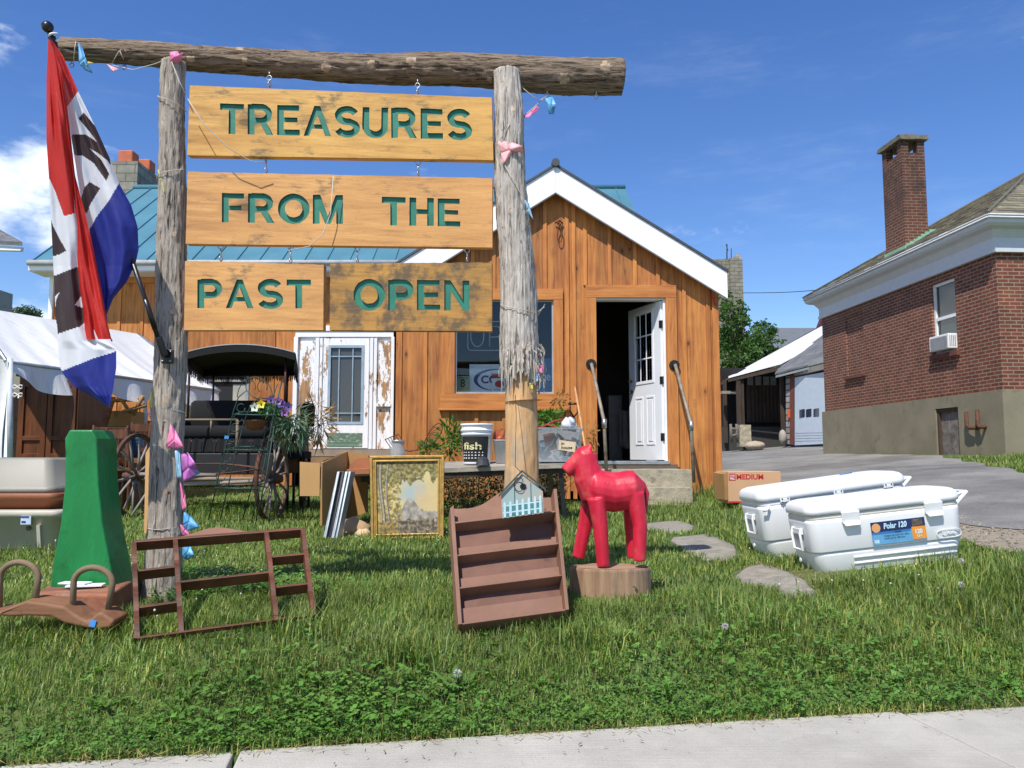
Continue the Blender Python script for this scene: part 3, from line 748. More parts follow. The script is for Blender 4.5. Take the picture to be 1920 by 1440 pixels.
mb.t = (.95, .95, .95); mb.bb(dlx0, dlx1 - .02, YW, YW + .14, wz(613, YW), EZ - .02)
mb.bb(WL, WL + .12, YW + .14, 20.6, .15, EZ); mb.bb(dlx1, WR_, YW + .3, YW + .4, .15, EZ - .02); mb.bb(WR_ - .12, WR_, YW + .4, 20.6, .15, EZ)
mb.bb(WL + .12, WR_ - .12, 20.5, 20.6, .15, EZ)
for xe in (WL, WR_ - .12):
    mb.prism([(xe, YW - .05 + .1, EZ), (xe, 20.7, EZ), (xe, 17.7, RZ - .1)], (.12, 0, 0))
mb.build('wall', M['siding'], wing)
mb = MB()
for q in xs[1:-1]:
    if abs(q - wwx0) < .02 or abs(q - wwx1) < .02 or wwx0 < q < wwx1: continue
    mb.t = tk(); mb.bb(q - .028, q + .028, YW - .022, YW - .001, .15, EZ - .15)
mb.build('batten', M['trim'], wing)
mb = MB(); mb.bb(WL - .02, dlx0 + .6, YW - .03, YW - .001, EZ - .28, EZ - .03); mb.build('frieze_board', M['trimx'], wing)
mb = MB(); mb.bb(WL - .06, WL + .02, YW - .05, YW + .02, .1, EZ - .02); mb.build('downpipe', M['white'], wing, bevel=.01)
# roof
mb = MB(); y0, y1 = 14.02, 17.7; ov = .15
def rpt(x, y, dz=0): k_ = (y - y0) / (y1 - y0) if y <= y1 else 2 - (y - y0) / (y1 - y0); return Vector((x, y, EZ + (RZ - EZ) * k_ + dz))
a0, a1 = wx(36, 14.02), WR_ + .1
for ya, yb in ((y0, y1), (y1, 2 * y1 - y0)):
    mb.hexa([rpt(a0, ya, -.03), rpt(a1, ya, -.03), rpt(a1, yb, -.03), rpt(a0, yb, -.03), rpt(a0, ya, 0), rpt(a1, ya, 0), rpt(a1, yb, 0), rpt(a0, yb, 0)])
wr = mb.build('roof', M['blueroof'], wing)
mb = MB(); xx = a0 + .02
while xx < a1:
    mb.hexa([rpt(xx - .012, y0, .001), rpt(xx + .012, y0, .001), rpt(xx + .012, y1, .001), rpt(xx - .012, y1, .001), rpt(xx - .008, y0, .03), rpt(xx + .008, y0, .03), rpt(xx + .008, y1, .03), rpt(xx - .008, y1, .03)])
    xx += .405
mb.build('roof_seam', M['blueroof'], wr)
mb = MB(); mb.tube([(a0, y1, RZ + .02), (a1, y1, RZ + .02)], .06, 8); mb.build('ridge_cap', M['blueroof'], wr)
mb = MB(); mb.bb(a0, XL + 1.2, 13.98, 14.01, EZ - .16, EZ - .005); mb.bb(a0, XL + 1.2, 14.012, YW, EZ - .17, EZ - .15); mb.build('fascia', M['white'], wing)
mb = MB(); mb.tube([(a0, 13.95, EZ - .03), (XL + 1.2, 13.95, EZ - .03)], .05, 8); mb.build('gutter', plain('grey_gutter', (.35, .36, .36), .5), wing)
# wing window
wf = MB(); 
for q in ((wwx0 - .0, wwx0 + .05, wwz0, wwz1), (wwx1 - .05, wwx1, wwz0, wwz1), (wwx0 + .05, wwx1 - .05, wwz0, wwz0 + .05), (wwx0 + .05, wwx1 - .05, wwz1 - .05, wwz1), (wwx0 + .05, wwx1 - .05, wz(716, YW), wz(712, YW))): wf.bb(q[0], q[1], YW - .02, YW + .08, q[2], q[3])
wfo = wf.build('window', plain('grey_window_frame', (.3, .3, .3), .5), wing)
mb = MB(); mb.bb(wwx0 + .04, wwx1 - .04, YW + .03, YW + .035, wwz0 + .04, wwz1 - .04); mb.build('pane', glassy('dark_glass', (.03, .035, .04)), wfo)
mb = MB(); mb.bb(wx(432, YW), wx(462, YW), YW + .02, YW + .028, wwz0 + .05, wz(720, YW)); mb.build('curtain', plain('cream_curtain', (.4, .38, .32), .9), wfo)
# white weathered entrance
def peeling(name, amt):
    t = NT(name); s = t.n.new('ShaderNodeSeparateXYZ'); t.lk(t.tc.outputs['Object'], s.inputs[0])
    n = t.noise(t.map((3, 3, 1.0)), 1.6, 9, .75); g = t.noise(t.map((40, 40, 2)), 1, 4)
    wd_ = t.mix(t.rng(g, .3, .7), hexc('#7d6a58'), hexc('#b98a55')); wp = t.mix(t.rng(g, .2, .8), (.72, .74, .76), (.82, .83, .85))
    c = t.mix(t.rng(n, .50 - amt * .2, .53 - amt * .2), wp, wd_)
    return t.fin(c, .75, 0, t.math('ADD', n, g), .004, .5)
peel = peeling('peeling_white_paint', -.3); peel2 = peeling('badly_peeling_paint', .0)
ent = thing('weathered_entrance', 'weathered white door surround with peeling paint and glazed door between carriage and shop', 'entrance', (wx(645, YW), YW, .3))
Ye = YW - .02; eb = wz(843, YW)
def eb_(mb, x0, x1, y0, y1, d0=0.0, d1=.05): mb.bb(wx(x0, YW), wx(x1, YW), Ye - d1, Ye - d0 - .001, wz(y1, YW), wz(y0, YW))
mb = MB(); eb_(mb, 548, 738, 612, 622, 0, .07); eb_(mb, 550, 736, 622, 633, 0, .05); eb_(mb, 548, 556, 633, 842, 0, .07); eb_(mb, 732, 738, 633, 842, 0, .07); mb.build('surround', M['white'], ent, bevel=.006)
mb = MB(); eb_(mb, 556, 732, 633, 842, -.02, .0); mb.build('backing', peel, ent)
mb = MB(); eb_(mb, 559, 588, 640, 842, 0, .03); mb.build('side_panel', peel2, ent, bevel=.005)
mb = MB(); eb_(mb, 708, 731, 640, 757, 0, .03); eb_(mb, 709, 731, 768, 842, 0, .03); mb.build('side_panel', peel2, ent, bevel=.005)
mb = MB(); eb_(mb, 706, 733, 757, 763, 0, .09); mb.build('ledge', peel2, ent, bevel=.004)
mb = MB(); eb_(mb, 589, 596, 635, 842, 0, .06); eb_(mb, 597, 602, 635, 842, 0, .045); eb_(mb, 692, 698, 635, 842, 0, .06); eb_(mb, 699, 705, 635, 842, 0, .045); mb.build('pilaster', peel, ent, bevel=.004)
mb = MB(); eb_(mb, 604, 613, 635, 840, .0, .04); eb_(mb, 681, 690, 635, 840, .0, .04); eb_(mb, 613, 681, 635, 648, .0, .04); eb_(mb, 613, 681, 796, 840, .0, .04)
dr = mb.build('door', peeling('peeling_door_paint', -.3), ent)
fr = plain('pale_blue_frame', '#8fa5b5', .5)
mb = MB(); eb_(mb, 613, 618, 648, 796, .0, .05); eb_(mb, 676, 681, 648, 796, .0, .05); eb_(mb, 618, 676, 648, 653, .0, .05); eb_(mb, 618, 676, 791, 796, .0, .05)
eb_(mb, 632.5, 634.5, 653, 791, .012, .035); eb_(mb, 658.5, 660.5, 653, 791, .012, .035); eb_(mb, 618, 676, 668, 670, .013, .037); eb_(mb, 618, 676, 774, 776, .013, .037); mb.build('glazing_frame', fr, dr)
mb = MB(); eb_(mb, 618, 676, 653, 791, .002, .010); mb.build('pane', glassy('door_glass', (.06, .065, .07), .08), dr)
mb = MB(); eb_(mb, 614, 680, 812, 838, .04, .045); mb.build('kick_board', wood('green_flaked_paint', '#6d8a74', '#3d5a48', 'x', .8, False, 1, ('#b8b8b0', .3, (4, 4, 9))), dr)
mb = MB(); mb.bb(wx(540, YW), wx(742, YW), YW - .5, YW - .02, eb - .12, eb); mb.build('sill', plain('weathered_board', '#8b7f70', .9), ent)
mb = MB(); mb.bb(wx(560, YW), wx(742, YW), YW - .9, YW - .5, eb - .3, eb - .13); tag(mb.build('wooden_step', plain('weathered_board_b', '#8b6f50', .9)), 'low wooden step in front of the weathered white door', 'step')
# block chimney with clay pots
ch = thing('block_chimney', 'grey block chimney with two orange clay pots on the blue roof', 'chimney', at(238, 380, 18.2))
cm = brickmat('grey_block', '#8f8c80', '#7d7b70', '#5f5d55', .2, .42, .02, .9)
A_ = at(205, 372, 17.9); B_ = at(240, 302, 17.9)
mb = MB(); mb.bb(A_.x, A_.x + .62, 17.9, 19.0, A_.z - .6, B_.z); mb.build('stack', cm, ch)
clay = plain('orange_clay', '#b5603c', .7)
for dx, dy, r_, h_ in ((.28, .25, .17, .30), (.46, .75, .16, .28)):
    mb = MB(); mb.bb(A_.x + dx - r_, A_.x + dx + r_, 17.9 + dy - r_, 17.9 + dy + r_, B_.z, B_.z + h_); mb.build('chimney_pot', clay, ch, bevel=.03)
# ------------------------------------------------------------ brick building on the right
BC = Vector((wx(1888, 13.7), 13.7, 0)); brot = R(3.67)
bb_ = thing('brick_building', 'red brick building with white cornice, concrete base and slate roof', 'building', (BC.x, BC.y, .55), brot)
Mb = WM(bb_)
def toB(v): return Mb @ Vector(v)
def bbuild(mb, name, mat, parent=None, **kw):
    return mb.build(name, mat, parent or bb_, local=(parent is None or parent.parent is bb_ or parent is bb_), **kw)
z0B = -.25; zf = at(1890, 731, 13.7).z - .55; zt = at(1884, 474, 13.7).z - .55; LEN = 6.75; WID = 11
bm_ = brickmat('red_brick', '#653122', '#7a422e', '#8f7f6c', .0667, .205, .018, .88)
def yloc(px):   # local y along the side wall for a pixel column
    k_ = (px - 960) / FPX; d = Vector((-math.sin(brot), math.cos(brot)))
    return (k_ * BC.y - BC.x) / (d.x - k_ * d.y)
def zloc(px, py):
    y = yloc(px); p = toB((0, y, 0)); return at(px, py, p.y).z - .55
wy0, wy1 = yloc(1803), yloc(1757); wzt, wzb = zloc(1803, 519), zloc(1803, 657)
def wallrun(mb, xs0, xs1, ya, yb, za, zb, holes):
    """side wall slab with rectangular holes (y0,y1,z0,z1)"""
    yy = sorted(set([ya, yb] + [h[0] for h in holes] + [h[1] for h in holes]))
    for a, b in zip(yy[:-1], yy[1:]):
        hz = sorted([(h[2], h[3]) for h in holes if h[0] - 1e-6 <= a and b <= h[1] + 1e-6]); z = za
        for h0, h1 in hz:
            if h0 > z: mb.bb(xs0, xs1, a, b, z, h0)
            z = h1
        if z < zb: mb.bb(xs0, xs1, a, b, z, zb)
by0, by1 = yloc(1625), yloc(1592); bzt, bzb = zloc(1610, 590), zloc(1610, 703)
mb = MB(); wallrun(mb, 0, .25, 0, LEN, zf, zt, [(wy0, wy1, wzb, wzt), (by0, by1, bzb, bzt)])
mb.bb(.25, WID, 0, .25, zf, zt); mb.bb(.25, WID, LEN - .25, LEN, zf, zt); mb.bb(.03, .2, by0, by1, bzb, bzt)
bbuild(mb, 'brick_wall', bm_)
bd0, bd1 = yloc(1803), yloc(1760); bdz = zloc(1780, 765)
fm = plain('grey_rendered_base', '#827b66', .92, .12, 1.6, 0, .5, 40, '#6a6350', .30)
mb = MB(); wallrun(mb, -.06, .24, -.06, LEN + .06, z0B, zf, [(bd0, bd1, z0B, bdz)]); mb.bb(.24, WID, -.06, .24, z0B, zf)
bbuild(mb, 'foundation', fm)
pm = plain('old_board', '#77706a', .9, .35, 9, 0, .5, 30, '#4a423c', .4)
mb = MB(); mb.bb(.02, .05, bd0, bd1, z0B, bdz); bdo = bbuild(mb, 'boarded_hatch', pm)
mb = MB(); mb.bb(-.03, .06, bd0 - .001, bd1, bdz - .07, bdz - .002); mb.bb(-.03, .06, bd0 + .001, bd0 + .06, z0B, bdz - .072); mb.bb(-.03, .06, bd1 - .06, bd1 - .001, z0B, bdz - .072); bbuild(mb, 'hatch_frame', plain('dark_wood', '#4c3c30', .9), bdo)
# cornice
FRZ = zt + .42; cw = M['fascia']
corn = plain('cornice_white', '#c5c9cd', .5, .04)
mb = MB(); mb.bb(-.05, WID, -.05, LEN + .05, zt, FRZ); fz = bbuild(mb, 'frieze', corn)
mb = MB(); mb.bb(-.07, -.051, -.08, LEN + .07, zt + .001, zt + .07); mb.bb(-.07, WID, -.08, -.051, zt + .001, zt + .07); bbuild(mb, 'frieze_moulding', corn, fz)
OVB = .30
mb = MB()
prof = [(-.05, FRZ - .16), (-.14, FRZ - .03), (-OVB + .05, FRZ + .0), (-OVB, FRZ + .04), (-OVB - .03, FRZ + .17), (-OVB + .12, FRZ + .17), (-.06, FRZ + .05)]
ra = [Vector((x, -0.05 + (x + .05), z)) for x, z in prof]; rb_ = [Vector((x, LEN + .05 - (x + .05), z)) for x, z in prof]
mb.rings([ra, rb_], False); 
rc = [Vector((x, x, z)) for x, z in prof]; rd = [Vector((WID, x, z)) for x, z in prof]; mb.rings([rd, rc], False)
bbuild(mb, 'cornice', corn)
mb = MB()
for zz in (.12, .165): mb.tube([(-OVB - .035, -OVB - .03, FRZ + zz), (-OVB - .035, LEN + OVB, FRZ + zz)], .018, 6); mb.tube([(-OVB - .035, -OVB - .035, FRZ + zz), (WID, -OVB - .035, FRZ + zz)], .018, 6)
bbuild(mb, 'gutter_rim', corn)
# hip roof made of overlapping slates
TAN = .60; E = OVB + .04; ez = FRZ + .17; ymid = LEN / 2; half = ymid + E
def slates(name):
    t = NT(name); n = t.noise(t.map(), 2.2, 6, .7); n2 = t.noise(t.map(), 20, 4)
    c = t.mix(t.rng(n, .35, .65), hexc('#6a6456'), hexc('#8c8672')); c = t.mix(t.rng(n2, .5, .75, 0, .5), c, hexc('#5d5a35'))
    return t.fin(c, .85, 0, n2, .006, .5)
mb = MB(); rowh = .17; nrow = int(half / rowh) + 1
def rz(d): return ez + d * TAN
for r_ in range(nrow):
    d0 = r_ * rowh; d1 = min(d0 + rowh * 1.25, half)
    off_ = (r_ % 2) * .14
    # side face (towards the driveway)
    y = -E + d0 + off_ - .28
    while y < LEN + E - d0:
        ya, yb = max(y, -E + d0), min(y + .275, LEN + E - d0)
        if yb - ya > .02:
            g = random.uniform(.65, 1.2); mb.t = (g, g * random.uniform(.96, 1.04), g * random.uniform(.9, 1)); l = random.uniform(0, .012)
            ya2, yb2 = max(ya, -E + d1 - .02), min(yb, LEN + E - d1 + .02)
            if ya2 > yb2: ya2 = yb2 = (ya + yb) / 2
            mb.hexa([(-E + d0 - l, ya, rz(d0) + .004), (-E + d1, ya2, rz(d1) - .02), (-E + d1, yb2, rz(d1) - .02), (-E + d0 - l, yb, rz(d0) + .004),
                     (-E + d0 - l, ya, rz(d0) + .022), (-E + d1, ya2, rz(d1) - .004), (-E + d1, yb2, rz(d1) - .004), (-E + d0 - l, yb, rz(d0) + .022)])
        y += .28
    x = -E + d0 + off_ - .28
    while x < WID:
        xa, xb = max(x, -E + d0), x + .275
        if xb - xa > .02:
            g = random.uniform(.65, 1.2); mb.t = (g, g, g * random.uniform(.9, 1))
            xa2 = max(xa, -E + d1 - .02); xb2 = max(xb, xa2 + .001)
            mb.hexa([(xa, -E + d0, rz(d0) + .004), (xb, -E + d0, rz(d0) + .004), (xb2, -E + d1, rz(d1) - .02), (xa2, -E + d1, rz(d1) - .02),
                     (xa, -E + d0, rz(d0) + .022), (xb, -E + d0, rz(d0) + .022), (xb2, -E + d1, rz(d1) - .004), (xa2, -E + d1, rz(d1) - .004)])
        x += .28
mb.t = (.8, .8, .8); ap = Vector((-E + half, ymid, rz(half)))
c1, c2, c3, c4 = Vector((-E, -E, ez)), Vector((-E, LEN + E, ez)), Vector((WID, LEN + E, ez)), Vector((WID, -E, ez)); r2 = Vector((WID, ymid, rz(half)))
dn = Vector((0, 0, -.03))
mb.poly([c1 + dn, ap + dn, c2 + dn]); mb.poly([c2 + dn, ap + dn, r2 + dn, c3 + dn]); mb.poly([c1 + dn, c4 + dn, r2 + dn, ap + dn]); mb.poly([c1 + dn, c2 + dn, c3 + dn, c4 + dn])
roofB = bbuild(mb, 'slate_roof', slates('slate'))
mb = MB()
mb.tube([c2 + Vector((0, 0, .02)), ap + Vector((0, 0, .03))], .03, 6); mb.tube([c1 + Vector((0, 0, .02)), ap + Vector((0, 0, .03))], .03, 6); bbuild(mb, 'hip_ridge', plain('hip_metal', '#5c5a50', .8), roofB)
# chimney
chm = brickmat('chimney_brick', '#673322', '#7c4430', '#8f7e6c', .0667, .205, .018, .9, (4.2, 6.0, '#2c2622'))
CX0 = .16; cy0 = yloc(1699); cy1 = yloc(1660)
CT = at(1697, 262, toB((0, cy0, 0)).y).z - .55; CW = .52; cz0 = FRZ + .1
cy1 = cy0 + .78
mb = MB(); zo = CT - .28
mb.bb(CX0, CX0 + CW, cy0, cy1, cz0, zo)
for xa in (CX0, CX0 + CW - .16):
    for ya, yb in ((cy0, cy0 + .17), (cy1 - .17, cy1)): mb.bb(xa, xa + .16, ya, yb, zo, CT)
chb = bbuild(mb, 'chimney', chm)
mb = MB(); bm2 = MB()
def rough_box_pts(mb, x0, x1, y0, y1, z0, z1, amp, n=8):
    bm = bmesh.new(); bmesh.ops.create_cube(bm, size=1); bmesh.ops.subdivide_edges(bm, edges=bm.edges, cuts=n, use_grid_fill=True)
    b0 = len(mb.v)
    for v in bm.verts:
        p = Vector((x0 + (v.co.x + .5) * (x1 - x0), y0 + (v.co.y + .5) * (y1 - y0), z0 + (v.co.z + .5) * (z1 - z0)))
        mb.v.append(p + Vector((noise.noise(p * 8), noise.noise(p * 8 + Vector((5, 0, 0))), noise.noise(p * 8 + Vector((0, 5, 0))))) * amp)
    bm.verts.index_update()
    for f in bm.faces: mb.face([b0 + v.index for v in f.verts], False)
    bm.free()
rough_box_pts(mb, CX0 - .07, CX0 + CW + .07, cy0 - .07, cy1 + .07, CT, CT + .10, .014); bbuild(mb, 'chimney_cap', plain('cap_stone', '#6f6a5c', .95, .25, 10, 0, .8, 30), chb)
cop = plain('green_copper', '#7fae92', .7, .15, 9)
mb = MB(); fz0 = rz(E + CX0) + .0
for i in range(6):
    x = CX0 + i * CW / 6; mb.bb(x, x + CW / 6 + .02, cy0 - .03 - .002 * i, cy0 - .002, rz(E + x) - .05, rz(E + x) + .10)
mb.bb(CX0 - .03, CX0 - .002, cy0 - .03, cy1 + .03, rz(E + CX0) - .12, rz(E + CX0) + .06)
mb.bb(CX0 + CW, CX0 + CW + .25, cy0 - .05, cy0 - .02, rz(E + CX0 + CW) - .02, rz(E + CX0 + CW) + .1)
bbuild(mb, 'chimney_flashing', cop, chb)
# window with its air conditioner
wfm = plain('window_white', (.78, .79, .78), .5, .03)
mb = MB(); fw = .055
for q in ((wy0, wy0 + fw, wzb, wzt), (wy1 - fw, wy1, wzb, wzt), (wy0 + fw, wy1 - fw, wzb, wzb + fw), (wy0 + fw, wy1 - fw, wzt - fw, wzt), (wy0 + fw, wy1 - fw, (wzb + wzt) / 2 - .03, (wzb + wzt) / 2 + .03)): mb.bb(.05, .14, q[0], q[1], q[2], q[3])
wb = bbuild(mb, 'window', wfm)
mb = MB(); mb.bb(.085, .09, wy0 + fw, wy1 - fw, wzb + fw, wzt - fw); bbuild(mb, 'pane', glassy('reflecting_glass', (.04, .055, .05), .03), wb)
mb = MB(); mb.bb(-.08, .05, wy0 - .06, wy1 + .06, wzb - .09, wzb - .002); bbuild(mb, 'window_sill', brickmat('sill_brick', '#5e2d24', '#6d3a2e', '#6a5a50', .2, .07, .01), wb)
mb = MB(); mb.bb(-.07, .02, by0 - .05, by1 + .05, bzb - .07, bzb); bbuild(mb, 'old_sill', brickmat('sill_brick_b', '#5e2d24', '#6d3a2e', '#6a5a50', .2, .07, .01))
ac = thing('air_conditioner', 'white air conditioner in the window of the brick building', 'air conditioner', M=Mb @ Matrix.Translation((0, wy0 + fw, wzb + .0)))
aw = wy1 - wy0 - 2 * fw
mb = MB(); mb.bb(-.13, .1, .02, aw - .02, .056, .34); mb.build('case', wfm, ac, local=True, bevel=.01)
mb = MB(); 
for i in range(9): mb.bb(-.138, -.131, .06, aw - .06, .08 + i * .026, .094 + i * .026)
for i in range(4): mb.bb(-.11 + i * .035, -.095 + i * .035, .012, .019, .1, .30)
mb.build('grille', plain('grey_grille', (.3, .31, .32), .5), ac, local=True)
# rusty pipes in the base
def wpipe(px, pyt, pyb, back, label):
    y = yloc(px); zt_, zb_ = zloc(px, pyt), zloc(px, pyb)
    mb = MB(); mb.tube([(-.14, y, zt_), (-.14, y, zb_ + .05), (-.14, y - .0 - back * .4, zb_), (-.14, y - back, zb_), (-.03, y - back, zb_)], .035, 10)
    for v in mb.v: v[:] = (Mb @ v)[:]
    tag(mb.build('vent_pipe', M['rust']), label, 'pipe')
wpipe(1826, 772, 803, .22, 'rusty bent pipe on the concrete base nearer the boarded hatch'); wpipe(1847, 768, 801, .10, 'rusty upright pipe on the concrete base nearest the building corner')

# ------------------------------------------------------------ background right: garage, lean-to, tower, houses
def P(px, py, Y): return at(px, py, Y)
gar = thing('garage', 'grey shingled garage with white roller door beyond the driveway', 'garage', P(1515, 835, 27))
gy = lambda px: 28.5 - (px - 1474) * (2.6 / 73)
sid = brickmat('worn_log_siding', '#9aa0a0', '#80786c', '#4a4038', .22, 3.0, .05, .9)
def gq(px0, px1, py0a, py0b, py1a, py1b, name, mat, d=.1, par=None, off=0):
    mb = MB(); a, b = gy(px0) - off, gy(px1) - off
    q = [P(px0, py1a, a), P(px1, py1b, b), P(px1, py0b, b), P(px0, py0a, a)]
    mb.prism(q, (.02, d, 0)); return mb.build(name, mat, par or gar)
gq(1474, 1481, 706, 705, 832, 833, 'wall', sid); gq(1489, 1620, 690, 640, 707, 675, 'lintel_wall', sid); gq(1548, 1640, 700, 690, 833, 829, 'wall', sid)
gq(1481, 1489, 704, 702, 833, 834, 'door_post', plain('red_brown_post', '#6d3a2c', .8), .12, None, .03)
gd = gq(1490, 1548, 708, 697, 835, 832, 'roller_door', plain('pale_blue_white_door', '#b9c4cf', .5, .04), .05)
mb = MB()
for py in (812, 817, 822, 827): mb.prism([P(1491, py + .9, gy(1491) - .01), P(1546, py - 1.1 + .9, gy(1546) - .01), P(1546, py - 1.1, gy(1546) - .01), P(1491, py, gy(1491) - .01)], (0, .015, 0))
mb.build('panel_groove', plain('groove', '#76808a', .6), gd)
for px in (1504, 1516.5, 1530.5):
    mb = MB(); mb.prism([P(px + dx, 775 + dy - (px + dx - 1504) * .06, gy(px + dx) - .05) for dx, dy in ((-5, 8), (4, 7.5), (5, 6), (5, -7), (4, -8), (-4, -7), (-5, -6))], (0, .03, 0)); mb.build('door_window', glassy('garage_glass', (.02, .03, .06), .1), gd)
shg = brickmat('grey_shingle', '#6c6e70', '#5f6164', '#505254', .15, .3, .01, .9)
mb = MB(); q = [P(1453, 703, 28.6), P(1640, 655, 24.0), P(1640, 560, 29.5), P(1462, 690, 29.0)]; mb.prism(q, (0, 0, .06)); mb.build('roof', shg, gar)
mb = MB(); q = [P(1455, 704, 28.55), P(1640, 657, 23.95), P(1640, 662, 23.95), P(1455, 708, 28.55)]; mb.prism(q, (0, .05, 0)); mb.build('fascia', plain('grey_fascia', '#8a8f8f', .7), gar)
om = plain('orange_sign', '#c8552c', .6)
mb = MB(); q = [P(1477, 783, 28.2), P(1485, 783, 28.2), P(1485, 768, 28.2), P(1477, 768, 28.2)]; mb.prism(q, (0, .03, 0)); tag(mb.build('orange_notice', om), 'small orange notice beside the garage door', 'sign')
# open lean-to shed
sh = thing('open_shed', 'open dark timber shed with a bright white metal roof beside the garage', 'shed', P(1420, 830, 29))
mb = MB(); q = [P(1366, 709, 29.3), P(1464, 683, 28.9), P(1600, 612, 28.9), P(1640, 560, 36), P(1520, 624, 36), P(1376, 704, 36)]
mb.prism(q, (0, 0, .07)); mb.build('roof', plain('white_metal_roof', (.80, .80, .80), .35, .03), sh)
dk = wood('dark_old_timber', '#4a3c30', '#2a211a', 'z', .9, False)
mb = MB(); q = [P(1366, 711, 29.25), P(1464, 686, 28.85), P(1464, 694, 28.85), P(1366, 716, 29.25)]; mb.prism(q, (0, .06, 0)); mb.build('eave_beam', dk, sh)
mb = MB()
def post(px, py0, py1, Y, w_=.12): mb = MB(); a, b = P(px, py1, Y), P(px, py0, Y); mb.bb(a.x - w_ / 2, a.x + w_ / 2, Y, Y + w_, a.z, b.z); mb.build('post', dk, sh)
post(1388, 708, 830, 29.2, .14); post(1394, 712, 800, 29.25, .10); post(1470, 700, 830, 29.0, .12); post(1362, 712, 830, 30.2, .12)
mb = MB(); a, b = P(1330, 835, 33), P(1500, 690, 33); mb.bb(a.x, b.x, 33, 33.1, a.z - .5, b.z); mb.bb(b.x - .1, b.x, 29.3, 33, a.z - .5, b.z - .3); mb.build('back_wall', plain('shed_shade_boards', (.012, .011, .01), .95), sh)  # shade inside the open shed is put into this near-black colour
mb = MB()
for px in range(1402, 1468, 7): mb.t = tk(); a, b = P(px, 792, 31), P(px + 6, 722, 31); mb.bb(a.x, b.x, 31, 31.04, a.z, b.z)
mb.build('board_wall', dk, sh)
mb = MB(); a, b = P(1396, 730, 30.6), P(1456, 708, 30.6)
for px in (1407, 1422, 1437, 1450): a, b = P(px - 5, 722, 30.6), P(px + 5, 706, 30.6); mb.bb(a.x, b.x, 30.6, 30.64, a.z, b.z)
mb.build('gable_slat', plain('grey_slat', '#6b6a66', .9), sh)
mb = MB(); a, b = P(1354, 738, 29.6), P(1386, 733, 29.6); mb.bb(a.x, b.x, 29.6, 29.9, a.z, b.z); mb.build('cross_beam', plain('pale_beam', '#8d857a', .9), sh)
mb = MB(); a, b = P(1385, 832, 28.9), P(1405, 797, 28.9); rough_box_pts(mb, a.x, b.x, 28.7, 29.15, a.z - .1, b.z, .015); mb.build('concrete_pier', M['stepconc'], sh)
mb = MB(); a, b = P(1355, 832, 30.4), P(1480, 800, 30.4); mb.bb(a.x, b.x, 30.4, 30.5, a.z - .4, P(0, 800, 30.4).z); mb.build('low_wall', plain('dark_low_wall', '#3a3834', .9), sh)
mb = MB(); a = P(1405, 828, 28.3); mb.sph((a.x + .2, 28.3, a.z - .15), (.36, .3, .17), 20, .12); tag(mb.build('earth_heap', plain('pale_earth', '#a69884', .95, .15, 8, 0, .6, 20)), 'pale heap of earth in front of the open shed', 'heap')
mb = MB(); a = P(1468, 820, 28.4); mb.sph((a.x, 28.4, a.z), (.14, .14, .25), 10, .4); tag(mb.build('boulder', plain('pale_rock', '#989286', .95)), 'pale upright rock beside the garage wall', 'rock')
mb = MB(); 
for px in (1372, 1383): mb.tube([P(px, 830, 28.8), P(px - 2, 795, 28.8)], .05, 6)
mb.tube([P(1371, 803, 28.8), P(1384, 806, 28.8)], .05, 6); mb.tube([P(1371, 818, 28.8), P(1384, 814, 28.8)], .05, 6); tag(mb.build('broken_gate', plain('grey_timber', '#6b645a', .9)), 'broken grey timber gate leaning by the shed pier', 'gate')
# dark carport continuing left behind the shop corner
mb = MB(); q = [P(1352, 722, 31), P(1372, 706, 31), P(1376, 704, 38), P(1352, 722, 38)]; mb.prism(q, (0, 0, .08)); mb.build('side_roof', plain('dark_roof', '#4b4644', .9), sh)
# stone tower block
tw = thing('block_tower', 'grey concrete block building end rising behind the leafy tree', 'building', P(1358, 700, 46))
tbm = brickmat('tower_block', '#8c8779', '#7b7668', '#59554a', .22, .5, .03, .95)
mb = MB(); a, b = P(1322, 800, 46), P(1378, 486, 46); mb.bb(a.x - 3, b.x, 46, 52, a.z - 1, b.z); a, b = P(1376, 800, 45.8), P(1392, 484, 45.8); mb.bb(a.x, b.x, 45.8, 46.4, a.z - 1, b.z); mb.build('wall', tbm, tw)
mb = MB(); a, b = P(1377, 484, 45.8), P(1391, 473, 45.8); c = (a.x + b.x) / 2; mb.hexa([(a.x, 45.8, a.z), (b.x, 45.8, a.z), (b.x, 46.4, a.z), (a.x, 46.4, a.z), (c - .05, 46.05, b.z), (c + .05, 46.05, b.z), (c + .05, 46.15, b.z), (c - .05, 46.15, b.z)]); mb.build('pinnacle', tbm, tw)
mb = MB(); mb.tube([P(1363, 490, 46.2), P(1363, 458, 46.2)], .035, 6); mb.tube([P(1356, 486, 46.2), P(1371, 486, 46.2)], .02, 5); mb.tube([P(1361, 458, 46.2), P(1365, 470, 46.2)], .02, 5); mb.tube([P(1371, 487, 46.2), P(1371, 466, 46.2)], .025, 5); mb.build('antenna', M['darkmetal'], tw)
gh = thing('distant_house', 'distant house with a plain grey roof beyond the white shed roof', 'house', P(1490, 690, 62))
gr_ = plain('far_grey_roof', '#62666b', .8, .08, 2)
mb = MB(); q = [P(1436, 655, 62), P(1600, 655, 62), P(1600, 618, 67), P(1452, 618, 67)]; mb.prism(q, (0, 0, .15)); mb.build('roof', gr_, gh)
mb = MB(); a, b = P(1440, 720, 63), P(1600, 655, 63); mb.bb(a.x, b.x, 63, 70, a.z, b.z); mb.build('wall', plain('far_wall', '#8d8d88', .9), gh)
mg = thing('gabled_house', 'white gabled house edge with maroon trim behind the brick building corner', 'house', P(1545, 690, 50))
